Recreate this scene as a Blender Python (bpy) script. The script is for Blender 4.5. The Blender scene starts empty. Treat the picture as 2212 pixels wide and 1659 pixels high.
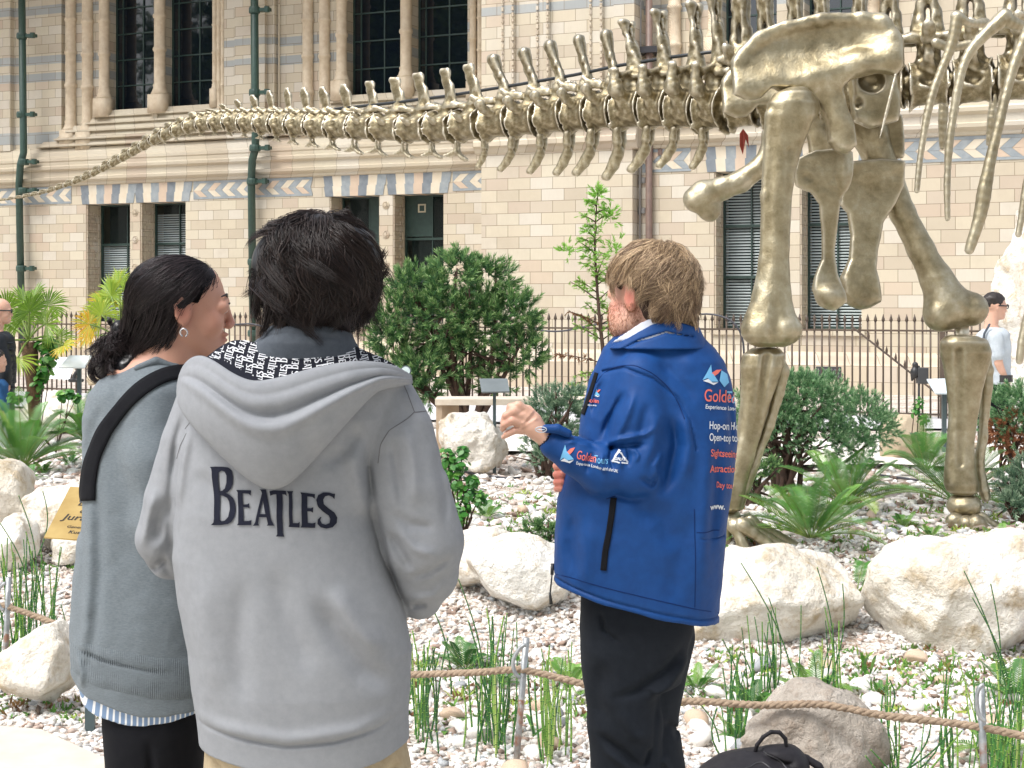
import bpy, bmesh, math, random
import numpy as np
from mathutils import Vector, Matrix, Euler
from mathutils.bvhtree import BVHTree
rad = math.radians
scene = bpy.context.scene
COL = scene.collection
# ---------------------------------------------------------------- camera
F, CX, HY, ZC = 1700.0, 1106.0, 650.0, 1.60      # picture scale (2212 px wide picture) and horizon row; depths below are in half metres of true distance
YS = 2.0; FR = F*YS                              # true distance per depth unit, true focal length in px
cam = bpy.data.cameras.new("camera"); camo = bpy.data.objects.new("camera", cam); COL.objects.link(camo)
camo.location = (0, 0, ZC); camo.rotation_euler = (rad(90), 0, 0)
cam.sensor_width = 36.0; cam.lens = 36.0 * FR / 2212.0
cam.shift_y = -(829.5 - HY) / 2212.0
cam.clip_start = 0.05; cam.clip_end = 500
scene.camera = camo
# ---------------------------------------------------------------- sky, sun, exposure
SUN_EL, SUN_AZ = rad(58), rad(-128)        # azimuth measured from +Y towards +X : sun high on the left, veiled by thin cloud
w = bpy.data.worlds.new("World"); scene.world = w; w.use_nodes = True
nt = w.node_tree; bg = nt.nodes["Background"]
sky = nt.nodes.new("ShaderNodeTexSky"); sky.sky_type = 'NISHITA'; sky.sun_disc = False
sky.sun_elevation = SUN_EL; sky.sun_rotation = SUN_AZ; sky.altitude = 50
sky.air_density = 1.0; sky.dust_density = 4.0; sky.ozone_density = 1.0
hs = nt.nodes.new("ShaderNodeHueSaturation"); hs.inputs['Saturation'].default_value = 0.35
nt.links.new(sky.outputs[0], hs.inputs['Color']); nt.links.new(hs.outputs[0], bg.inputs[0]); bg.inputs[1].default_value = 0.15
sl = bpy.data.lights.new("sun", 'SUN'); sl.energy = 1.3; sl.angle = rad(26); sl.color = (1.0, 0.975, 0.94)
so = bpy.data.objects.new("sun", sl); COL.objects.link(so)
sd = Vector((math.sin(SUN_AZ) * math.cos(SUN_EL), math.cos(SUN_AZ) * math.cos(SUN_EL), math.sin(SUN_EL)))
so.rotation_euler = sd.to_track_quat('Z', 'Y').to_euler(); so.location = (-6, -8, 12)
scene.view_settings.view_transform = 'Standard'; scene.view_settings.look = 'None'
scene.view_settings.exposure = 0.93; scene.view_settings.gamma = 1.0
scene.render.engine = 'CYCLES'
scene.cycles.max_bounces = 6; scene.cycles.diffuse_bounces = 3; scene.cycles.glossy_bounces = 3
scene.cycles.transmission_bounces = 3; scene.cycles.transparent_max_bounces = 6

# ---------------------------------------------------------------- helpers
def P(px, py, Y):
    return np.array(((px - CX) * Y / F, Y * YS, ZC - (py - HY) * Y / F))
def tag(o, label=None, cat=None, group=None, kind=None):
    if label: o['label'] = label
    if cat: o['category'] = cat
    if group: o['group'] = group
    if kind: o['kind'] = kind
    return o
def empty(name, loc=(0, 0, 0), rz=0.0, label=None, cat=None, group=None):
    o = bpy.data.objects.new(name, None); COL.objects.link(o)
    o.location = loc; o.rotation_euler = (0, 0, rz); o.empty_display_size = 0.2
    return tag(o, label, cat, group)
def setparent(o, parent, world=True):
    if parent is None: return
    o.parent = parent
    if world:       # mesh written in world coordinates
        o.matrix_parent_inverse = world_mat(parent).inverted()
def world_mat(o):
    m = Matrix.LocRotScale(o.location, o.rotation_euler.to_quaternion(), o.scale)
    if o.parent: m = world_mat(o.parent) @ o.matrix_parent_inverse @ m
    return m
def mesh_np(name, V, Fq, mat, parent=None, world=True, smooth=True, tint=None, mats=None, fmat=None):
    """V (n,3); Fq (m,4) or (m,3) array, or a list of index lists"""
    me = bpy.data.meshes.new(name)
    V = np.asarray(V, dtype=np.float32)
    if isinstance(Fq, np.ndarray):
        k = Fq.shape[1]; m = Fq.shape[0]
        me.vertices.add(len(V)); me.vertices.foreach_set('co', V.ravel())
        me.loops.add(m * k); me.loops.foreach_set('vertex_index', Fq.astype(np.int32).ravel())
        me.polygons.add(m); me.polygons.foreach_set('loop_start', np.arange(0, m * k, k, dtype=np.int32))
        me.polygons.foreach_set('loop_total', np.full(m, k, dtype=np.int32))
        me.update(calc_edges=True)
    else:
        me.from_pydata(V.tolist(), [], Fq)
    if smooth: me.polygons.foreach_set('use_smooth', np.ones(len(me.polygons), dtype=bool))
    for mm in (mats or [mat]): me.materials.append(mm)
    if fmat is not None: me.polygons.foreach_set('material_index', np.asarray(fmat, dtype=np.int32))
    if tint is not None:
        a = me.attributes.new('tint', 'FLOAT', 'POINT'); a.data.foreach_set('value', np.asarray(tint, dtype=np.float32))
    me.validate(); me.update()
    o = bpy.data.objects.new(name, me); COL.objects.link(o)
    setparent(o, parent, world)
    return o
class MB:
    """collects shapes for ONE mesh object"""
    def __init__(s): s.v = []; s.f = []; s.t = []; s.n = 0; s.m = []; s.cur = 0; s.tint = 0.5
    def add(s, V, Fs):
        V = np.asarray(V, float); s.v.append(V); s.t.append(np.full(len(V), s.tint))
        for f in Fs: s.f.append([i + s.n for i in f]); s.m.append(s.cur)
        s.n += len(V)
    def box(s, x0, x1, y0, y1, z0, z1):
        s.add([(x0,y0,z0),(x1,y0,z0),(x1,y1,z0),(x0,y1,z0),(x0,y0,z1),(x1,y0,z1),(x1,y1,z1),(x0,y1,z1)],
              [(0,3,2,1),(4,5,6,7),(0,1,5,4),(1,2,6,5),(2,3,7,6),(3,0,4,7)])
    def hexa(s, pts): s.add(pts, [(0,3,2,1),(4,5,6,7),(0,1,5,4),(1,2,6,5),(2,3,7,6),(3,0,4,7)])
    def quad(s, a, b, c, d): s.add([a,b,c,d], [(0,1,2,3)])
    def prism(s, prof, x0, x1):
        """profile in (y,z) swept along x"""
        n = len(prof); V = [(x0, y, z) for y, z in prof] + [(x1, y, z) for y, z in prof]
        s.add(V, [(i, (i+1) % n, n + (i+1) % n, n + i) for i in range(n)] + [tuple(range(n))[::-1], tuple(range(n, 2*n))])
    def tube(s, pts, r, sides=8, caps=True, phase=0.0):
        pts = np.asarray(pts, float); n = len(pts)
        rr = np.full(n, r) if np.isscalar(r) else np.asarray(r, float)
        T = np.gradient(pts, axis=0); T /= np.linalg.norm(T, axis=1)[:, None] + 1e-12
        up = np.array((0, 0, 1.0)) if abs(T[0][2]) < 0.9 else np.array((1.0, 0, 0))
        N = np.cross(T[0], up); N /= np.linalg.norm(N); V = []
        ang = np.linspace(0, 2*math.pi, sides, endpoint=False) + phase
        for i in range(n):
            N = N - T[i] * np.dot(N, T[i]); N /= np.linalg.norm(N) + 1e-12; B = np.cross(T[i], N)
            V.append(pts[i] + rr[i] * (np.cos(ang)[:, None] * N + np.sin(ang)[:, None] * B))
        V = np.concatenate(V); Fs = []
        for i in range(n - 1):
            for j in range(sides):
                a = i*sides + j; b = i*sides + (j+1) % sides
                Fs.append((a, b, b + sides, a + sides))
        if caps: Fs += [tuple(range(sides))[::-1], tuple(range((n-1)*sides, n*sides))]
        s.add(V, Fs)
    def lathe(s, prof, c, sides=16):
        """profile (r,z) turned about the vertical through c"""
        n = len(prof); V = []
        for r, z in prof:
            for j in range(sides):
                a = 2*math.pi*j/sides; V.append((c[0] + r*math.cos(a), c[1] + r*math.sin(a), c[2] + z))
        Fs = [(i*sides+j, i*sides+(j+1) % sides, (i+1)*sides+(j+1) % sides, (i+1)*sides+j) for i in range(n-1) for j in range(sides)]
        s.add(V, Fs + [tuple(range(sides))[::-1], tuple(range((n-1)*sides, n*sides))])
    def build(s, name, mat, parent=None, world=True, smooth=False, mats=None):
        return mesh_np(name, np.concatenate(s.v), s.f, mat, parent, world, smooth, tint=np.concatenate(s.t), mats=mats, fmat=s.m if mats else None)
def copy_tree(o, parent=None):
    c = o.copy(); COL.objects.link(c); c.parent = parent
    for ch in list(o.children): copy_tree(ch, c)
    return c
def bevel(o, wdt=0.01, seg=2):
    m = o.modifiers.new('bevel', 'BEVEL'); m.width = wdt; m.segments = seg; m.limit_method = 'ANGLE'; m.angle_limit = rad(40)
    return o
# value noise
_rng = np.random.default_rng(5); _LAT = _rng.random((32, 32, 32)).astype(np.float32)
def vnoise(p):
    p = np.asarray(p, dtype=np.float32); i = np.floor(p).astype(np.int32); f = p - i; f = f*f*(3 - 2*f)
    i &= 31; j = (i + 1) & 31
    x0, y0, z0 = i[..., 0], i[..., 1], i[..., 2]; x1, y1, z1 = j[..., 0], j[..., 1], j[..., 2]
    fx, fy, fz = f[..., 0], f[..., 1], f[..., 2]
    def l(a, b, t): return a + (b - a)*t
    return l(l(l(_LAT[x0,y0,z0], _LAT[x1,y0,z0], fx), l(_LAT[x0,y1,z0], _LAT[x1,y1,z0], fx), fy),
             l(l(_LAT[x0,y0,z1], _LAT[x1,y0,z1], fx), l(_LAT[x0,y1,z1], _LAT[x1,y1,z1], fx), fy), fz)*2 - 1
def fbm(p, oct=4, g=0.5):
    p = np.asarray(p, float); a = 1.0; t = 0
    for k in range(oct): t = t + a*vnoise(p*(2.03**k) + 7.3*k); a *= g
    return t

# ---------------------------------------------------------------- signed distance fields -> one continuous surface
class SDF:
    def __init__(s, xs, ys, zs):
        s.xs, s.ys, s.zs = [np.asarray(a, float) for a in (xs, ys, zs)]
        s.f = np.full((len(xs), len(ys), len(zs)), 1e3, dtype=np.float32)
    @staticmethod
    def axis(lo, hi, step, fine=()):
        """coordinates with a finer step inside the given (a,b,step) ranges"""
        out = [lo]
        while out[-1] < hi:
            x = out[-1]; st = step
            for a, b, f in fine:
                if a <= x < b: st = min(st, f)
            out.append(x + st)
        return np.array(out)
    def apply(s, fn, lo, hi, k=0.0, op='u'):
        sl = []
        for ax, a, b in zip((s.xs, s.ys, s.zs), lo, hi):
            i0 = max(0, np.searchsorted(ax, a) - 1); i1 = min(len(ax), np.searchsorted(ax, b) + 1)
            if i1 <= i0: return
            sl.append(slice(i0, i1))
        X = s.xs[sl[0]][:, None, None]; Y = s.ys[sl[1]][None, :, None]; Z = s.zs[sl[2]][None, None, :]
        d = fn(X, Y, Z); g = s.f[tuple(sl)]
        if op == 'u':
            if k > 0:
                h = np.clip(0.5 + 0.5*(g - d)/k, 0, 1); r = g + (d - g)*h - k*h*(1 - h)
            else: r = np.minimum(g, d)
        elif op == 's':
            d = -d
            if k > 0:
                h = np.clip(0.5 - 0.5*(g - d)/k, 0, 1); r = g + (d - g)*h + k*h*(1 - h)
            else: r = np.maximum(g, d)
        elif op == 'i':
            r = np.maximum(g, d)
        elif op == 'd': r = g + d
        s.f[tuple(sl)] = r
    def cap(s, a, b, ra, rb=None, k=0.0, op='u', flat=None):
        rb = ra if rb is None else rb
        a = np.asarray(a, float); b = np.asarray(b, float); m = max(ra, rb)*1.05 + k + 0.02*0 + 3*(s.xs[1]-s.xs[0])
        ab = b - a; L = max(ab.dot(ab), 1e-12)
        def fn(X, Y, Z):
            dx, dy, dz = X - a[0], Y - a[1], Z - a[2]
            t = np.clip((dx*ab[0] + dy*ab[1] + dz*ab[2])/L, 0, 1)
            return np.sqrt((dx - t*ab[0])**2 + (dy - t*ab[1])**2 + (dz - t*ab[2])**2) - (ra + (rb - ra)*t)
        s.apply(fn, np.minimum(a, b) - m, np.maximum(a, b) + m, k, op)
    def chain(s, pts, rs, k=0.0, op='u'):
        for i in range(len(pts) - 1): s.cap(pts[i], pts[i+1], rs[i], rs[i+1], k, op)
    def ell(s, c, r, k=0.0, op='u', rot=None):
        c = np.asarray(c, float); r = np.asarray(r, float); m = max(r) + k + 3*(s.xs[1]-s.xs[0])
        R = None if rot is None else np.array(Euler([rad(q) for q in rot]).to_matrix()).T
        def fn(X, Y, Z):
            x, y, z = X - c[0], Y - c[1], Z - c[2]
            if R is not None:
                x, y, z = (R[0,0]*x + R[0,1]*y + R[0,2]*z, R[1,0]*x + R[1,1]*y + R[1,2]*z, R[2,0]*x + R[2,1]*y + R[2,2]*z)
            k0 = np.sqrt((x/r[0])**2 + (y/r[1])**2 + (z/r[2])**2); k1 = np.sqrt((x/r[0]**2)**2 + (y/r[1]**2)**2 + (z/r[2]**2)**2)
            return k0*(k0 - 1)/(k1 + 1e-9)
        s.apply(fn, c - m, c + m, k, op)
    def loft(s, secs, k=0.0, axis=2, p=2.2, op='u'):
        """secs: rows (h, cx, cy, rx, ry) stacked along z ; super-ellipse sections"""
        A = np.array(sorted(secs), float); lo, hi = A[0, 0], A[-1, 0]
        mr = A[:, 3:5].max() + k + 3*(s.xs[1]-s.xs[0])
        def fn(X, Y, Z):
            zc = np.clip(Z, lo, hi)
            g = [np.interp(zc, A[:, 0], A[:, i]) for i in range(1, 5)]
            q = (np.abs((X - g[0])/g[2])**p + np.abs((Y - g[1])/g[3])**p)**(1/p)
            d = (q - 1)*np.minimum(g[2], g[3])
            e = np.maximum(np.maximum(lo - Z, Z - hi), 0)
            return np.where(e > 0, np.sqrt(np.maximum(d, 0)**2 + e**2) + np.minimum(d, 0)*0, d) + 0*X
        l = np.array((A[:, 1].min() - mr, A[:, 2].min() - mr, lo - k - 4*(s.zs[1]-s.zs[0])))
        h = np.array((A[:, 1].max() + mr, A[:, 2].max() + mr, hi + k + 4*(s.zs[1]-s.zs[0])))
        s.apply(fn, l, h, k, op)
    def slab(s, poly, yc, th, r=0.0, k=0.0, op='u', ycf=None):
        """flat bone: polygon in (x,z), centred on depth yc (number or function of x,z), half thickness th (number or function)"""
        poly = np.asarray(poly, float); m = r + k + 3*(s.xs[1]-s.xs[0])
        def fn(X, Y, Z):
            x, z = X[:, 0, :] + 0*Z[:, 0, :], Z[:, 0, :] + 0*X[:, 0, :]
            d2 = np.full(x.shape, 1e9); ins = np.zeros(x.shape, bool)
            for i in range(len(poly)):
                a = poly[i]; b = poly[i-1]; e = b - a; wx, wz = x - a[0], z - a[1]
                t = np.clip((wx*e[0] + wz*e[1])/(e@e + 1e-12), 0, 1)
                d2 = np.minimum(d2, (wx - e[0]*t)**2 + (wz - e[1]*t)**2)
                c = ((a[1] > z) != (b[1] > z)) & (x < (b[0] - a[0])*(z - a[1])/(b[1] - a[1] + 1e-12) + a[0]); ins ^= c
            d = np.sqrt(d2)*np.where(ins, -1, 1) - r
            y0 = yc(x, z) if callable(yc) else yc; t0 = th(x, z) if callable(th) else th
            D = d[:, None, :]; E = np.abs(Y - (y0[:, None, :] if np.ndim(y0) else y0)) - (t0[:, None, :] if np.ndim(t0) else t0)
            # rounded rim
            q = 0.5*(D + E) + 0.5*np.sqrt((D - E)**2 + (0.35*(t0[:, None, :] if np.ndim(t0) else t0) + 1e-4)**2)
            return q
        ymin = min(s.ys[0], s.ys[-1]); ymax = max(s.ys[0], s.ys[-1])
        s.apply(fn, (poly[:, 0].min() - m, ymin, poly[:, 1].min() - m), (poly[:, 0].max() + m, ymax, poly[:, 1].max() + m), k, op)
    def disp(s, fn):
        s.apply(fn, (-1e9,)*3, (1e9,)*3, 0, 'd')
    def noise(s, amp, freq, oct=3, off=0.0, aniso=(1, 1, 1)):
        # only near the surface
        idx = np.argwhere(np.abs(s.f) < 4*amp + 3*(s.xs[1]-s.xs[0]))
        if len(idx) == 0: return
        p = np.stack((s.xs[idx[:, 0]], s.ys[idx[:, 1]], s.zs[idx[:, 2]]), 1)
        s.f[idx[:, 0], idx[:, 1], idx[:, 2]] += (amp*fbm(p*freq*np.array(aniso) + off, oct)).astype(np.float32)
    def mesh(s):
        f = s.f; neg = f < 0
        nx, ny, nz = f.shape
        # cells with a sign change
        c = np.zeros((nx-1, ny-1, nz-1), np.int8)
        for a in (0, 1):
            for b in (0, 1):
                for g in (0, 1): c += neg[a:nx-1+a, b:ny-1+b, g:nz-1+g]
        act = (c > 0) & (c < 8); idx = np.argwhere(act); vid = np.full(act.shape, -1, np.int64); vid[act] = np.arange(len(idx))
        acc = np.zeros((len(idx), 3)); cnt = np.zeros(len(idx)); i, j, k = idx.T
        ax = (s.xs, s.ys, s.zs)
        for d in range(3):
            for a in (0, 1):
                for b in (0, 1):
                    o1 = [0, 0, 0]; oo = [q for q in range(3) if q != d]; o1[oo[0]] = a; o1[oo[1]] = b; o2 = list(o1); o2[d] = 1
                    f1 = f[i+o1[0], j+o1[1], k+o1[2]]; f2 = f[i+o2[0], j+o2[1], k+o2[2]]
                    m = (f1 < 0) != (f2 < 0); t = np.where(m, f1/(f1 - f2 + 1e-20), 0)
                    p1 = np.stack([ax[q][idx[:, q] + o1[q]] for q in range(3)], 1); p2 = np.stack([ax[q][idx[:, q] + o2[q]] for q in range(3)], 1)
                    acc += (p1 + (p2 - p1)*t[:, None])*m[:, None]; cnt += m
        V = acc/np.maximum(cnt, 1)[:, None]; Q = []
        for d in range(3):
            sl1 = [slice(None)]*3; sl2 = [slice(None)]*3; sl1[d] = slice(0, -1); sl2[d] = slice(1, None)
            n1 = neg[tuple(sl1)]; n2 = neg[tuple(sl2)]; e = np.argwhere(n1 != n2)
            oo = [q for q in range(3) if q != d]
            ok = (e[:, oo[0]] > 0) & (e[:, oo[1]] > 0) & (e[:, oo[0]] < f.shape[oo[0]]-1) & (e[:, oo[1]] < f.shape[oo[1]]-1); e = e[ok]
            cs = []
            for a, b in ((0, 0), (1, 0), (1, 1), (0, 1)):
                g = e.copy(); g[:, oo[0]] -= a; g[:, oo[1]] -= b; cs.append(vid[g[:, 0], g[:, 1], g[:, 2]])
            q = np.stack(cs, 1); fl = n1[e[:, 0], e[:, 1], e[:, 2]]
            if d == 1: fl = ~fl
            q[~fl] = q[~fl][:, ::-1]; Q.append(q)
        Q = np.concatenate(Q); Q = Q[(Q >= 0).all(1)]
        return V, Q[:, ::-1].copy() if False else Q
def relax(V, Q, it=2, lam=0.5):
    for _ in range(it):
        A = np.zeros_like(V); n = np.zeros(len(V))
        for a in range(4):
            b = (a + 1) % 4
            for u, v in ((a, b), (b, a)):
                np.add.at(A, Q[:, u], V[Q[:, v]]); np.add.at(n, Q[:, u], 1)
        V = V + lam*(A/np.maximum(n, 1)[:, None] - V)
    return V

# ---------------------------------------------------------------- materials
def lin(c):
    """sRGB 0-255 -> linear"""
    return tuple(((x/255)/12.92 if x/255 <= 0.04045 else ((x/255 + 0.055)/1.055)**2.4) for x in c)
class NT:
    def __init__(s, name):
        s.m = bpy.data.materials.new(name); s.m.use_nodes = True; s.t = s.m.node_tree
        s.b = s.t.nodes['Principled BSDF']; s.tc = s.t.nodes.new('ShaderNodeTexCoord')
    def n(s, typ, **kw):
        x = s.t.nodes.new('ShaderNode' + typ)
        for k, v in kw.items():
            if k in x.inputs: s.set(x.inputs[k], v)
            else: setattr(x, k, v)
        return x
    def set(s, inp, v):
        if isinstance(v, bpy.types.NodeSocket): s.t.links.new(v, inp)
        elif isinstance(v, (tuple, list)) and len(v) == 3 and inp.type == 'RGBA': inp.default_value = (*v, 1)
        else: inp.default_value = v
    def p(s, **kw):
        for k, v in kw.items(): s.set(s.b.inputs[k.replace('_', ' ')], v)
    def noise(s, scale, detail=4, rough=0.55, vec=None, dist=0.0):
        x = s.n('TexNoise', Scale=scale, Detail=detail, Roughness=rough, Distortion=dist)
        s.t.links.new(vec or s.tc.outputs['Object'], x.inputs['Vector']); return x.outputs['Fac']
    def ramp(s, fac, stops, interp='LINEAR'):
        x = s.n('ValToRGB'); s.set(x.inputs[0], fac); cr = x.color_ramp; cr.interpolation = interp
        while len(cr.elements) < len(stops): cr.elements.new(0.5)
        for e, (p_, c) in zip(cr.elements, stops): e.position = p_; e.color = (*c, 1) if len(c) == 3 else c
        return x.outputs[0]
    def mix(s, fac, a, b, mode='MIX'):
        x = s.n('Mix', data_type='RGBA', blend_type=mode); s.set(x.inputs[0], fac); s.set(x.inputs[6], a); s.set(x.inputs[7], b); return x.outputs[2]
    def math(s, op, a, b=0.0, c=None):
        x = s.n('Math', operation=op); s.set(x.inputs[0], a); s.set(x.inputs[1], b)
        if c is not None: s.set(x.inputs[2], c)
        return x.outputs[0]
    def bump(s, h, strength=0.3, dist=0.01):
        x = s.n('Bump', Strength=strength, Distance=dist); s.set(x.inputs['Height'], h); s.t.links.new(x.outputs[0], s.b.inputs['Normal']); return x
    def attr(s, name='tint'):
        x = s.n('Attribute', attribute_name=name); return x.outputs['Fac']
def simple(name, c1, c2=None, scale=20, rough=0.6, metal=0.0, bump=0.0, bscale=None, bdist=0.005, **kw):
    t = NT(name)
    col = t.ramp(t.noise(scale), [(0.3, c1), (0.7, c2 or tuple(x*0.8 for x in c1))])
    t.p(Base_Color=col, Roughness=rough, Metallic=metal, **kw)
    if bump: t.bump(t.noise(bscale or scale*3), bump, bdist)
    return t.m
def tinted(name, stops, rough=0.5, nscale=30, namp=0.25, trans=0.0, spec=0.4):
    """colour from the per-vertex tint of each leaf, broken up by noise"""
    t = NT(name)
    f = t.math('ADD', t.attr(), t.math('MULTIPLY', t.math('SUBTRACT', t.noise(nscale, 2), 0.5), namp))
    col = t.ramp(f, stops); t.p(Base_Color=col, Roughness=rough)
    t.b.inputs['Specular IOR Level'].default_value = spec
    if trans:
        tr = t.n('BsdfTranslucent'); t.t.links.new(col, tr.inputs[0]); mx = t.n('MixShader'); mx.inputs[0].default_value = trans
        out = t.t.nodes['Material Output']; t.t.links.new(t.b.outputs[0], mx.inputs[1]); t.t.links.new(tr.outputs[0], mx.inputs[2]); t.t.links.new(mx.outputs[0], out.inputs[0])
    return t.m
# ================================================================ THE GROUND
def sstep(a, b, x):
    t = np.clip((x - a)/(b - a), 0, 1); return t*t*(3 - 2*t)
def gz(X, Y):
    X = np.asarray(X, float); Y = np.asarray(Y, float)/YS
    base = 0.30*sstep(3.35, 4.2, Y) - 0.24*sstep(7.6, 9.6, Y)
    base = base - 0.0*X
    k = sstep(2.3, 3.0, Y)*(1 - sstep(8, 9, Y))
    n = 0.035*vnoise(np.stack((X*1.3 + 3, Y*1.3, 0*X + 0*Y), -1)) + 0.015*vnoise(np.stack((X*4, Y*4, 0*X + 0*Y + 9), -1))
    return base + n*k
def PG(px, Y, dz=0.0):
    """point on the ground under picture column px at depth Y"""
    x = (px - CX)*Y/F; return np.array((x, Y*YS, float(gz(x, Y*YS)) + dz))
t = NT('gravel bed soil')
vo = t.n('TexVoronoi', Scale=55.0); t.t.links.new(t.tc.outputs['Object'], vo.inputs['Vector'])
c1 = t.ramp(vo.outputs['Color'], [(0.1, lin((150, 136, 122))), (0.35, lin((206, 198, 188))), (0.6, lin((226, 222, 216))), (0.8, lin((190, 170, 154)))])
c2 = t.mix(t.ramp(t.noise(2.5, 5), [(0.45, (0, 0, 0)), (0.65, (1, 1, 1))]), c1, t.mix(0.5, c1, lin((120, 98, 78))))
t.p(Base_Color=c2, Roughness=0.9); t.bump(vo.outputs['Distance'], 0.9, 0.015); M_SOIL = t.m
xs = np.concatenate((np.linspace(-60, -9, 18), np.arange(-8.8, 9, 0.09), np.linspace(9.2, 60, 18)))
ys = np.concatenate((np.linspace(-40, 1.2, 14), np.arange(1.4, 11, 0.09), np.linspace(11.2, 80, 16)))
XX, YY = np.meshgrid(xs, ys*YS, indexing='ij'); ZZ = gz(XX, YY)
nx, ny = XX.shape; ii = np.arange((nx-1)*(ny-1)); a = (ii//(ny-1))*ny + ii % (ny-1)
tag(mesh_np('ground', np.stack((XX, YY, ZZ), -1).reshape(-1, 3), np.stack((a, a+ny, a+ny+1, a+1), 1), M_SOIL), kind='structure')
# ---- pale path in front, white paving strip through the garden
M_PATH = simple('pale path slab', lin((206, 199, 186)), lin((190, 183, 170)), 9, 0.85, bump=0.15, bscale=200)
m = MB(); m.add([(-12, 8.6, .012), (-1.75, 5.84, .012), (-0.9, 4.9, .012), (.3, 4.3, .012), (12, 3.8, .012), (12, -30, .012), (-12, -30, .012)], [(0, 6, 5, 4, 3, 2, 1)])
tag(m.build('path', M_PATH), kind='structure')
M_PAVE = simple('white paving', lin((226, 222, 214)), lin((214, 208, 200)), 4, 0.8, bump=0.1, bscale=150)
def strip(name, ctr, wd, dz, mat):
    ctr = np.array(ctr, float); T = np.gradient(ctr, axis=0); T /= np.linalg.norm(T, axis=1)[:, None]; Nn = np.stack((-T[:, 1], T[:, 0]), 1)
    cols = 9; V = []
    for j in range(cols):
        q = ctr + Nn*wd*(j/(cols-1) - 0.5); V.append(np.stack((q[:, 0], q[:, 1], gz(q[:, 0], q[:, 1]) + dz), 1))
    V = np.stack(V, 1); n = len(ctr); a = (np.arange(n-1)[:, None]*cols + np.arange(cols-1)[None, :]).ravel()
    return tag(mesh_np(name, V.reshape(-1, 3), np.stack((a, a+1, a+cols+1, a+cols), 1), mat), kind='structure')
tt = np.linspace(0, 1, 60)
strip('paving', np.stack((-9 + 18*tt, 17.2 - 5.2*tt + 0.5*np.sin(tt*7)), 1), 2.0, 0.045, M_PAVE)
strip('gravel_strip', np.stack((-11 + 22*tt, 25.8 - 9.2*tt), 1), 3.0, 0.03, simple('white gravel', lin((235, 235, 236)), lin((180, 180, 186)), 60, 0.9, bump=0.8, bscale=70, bdist=0.03))

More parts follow.
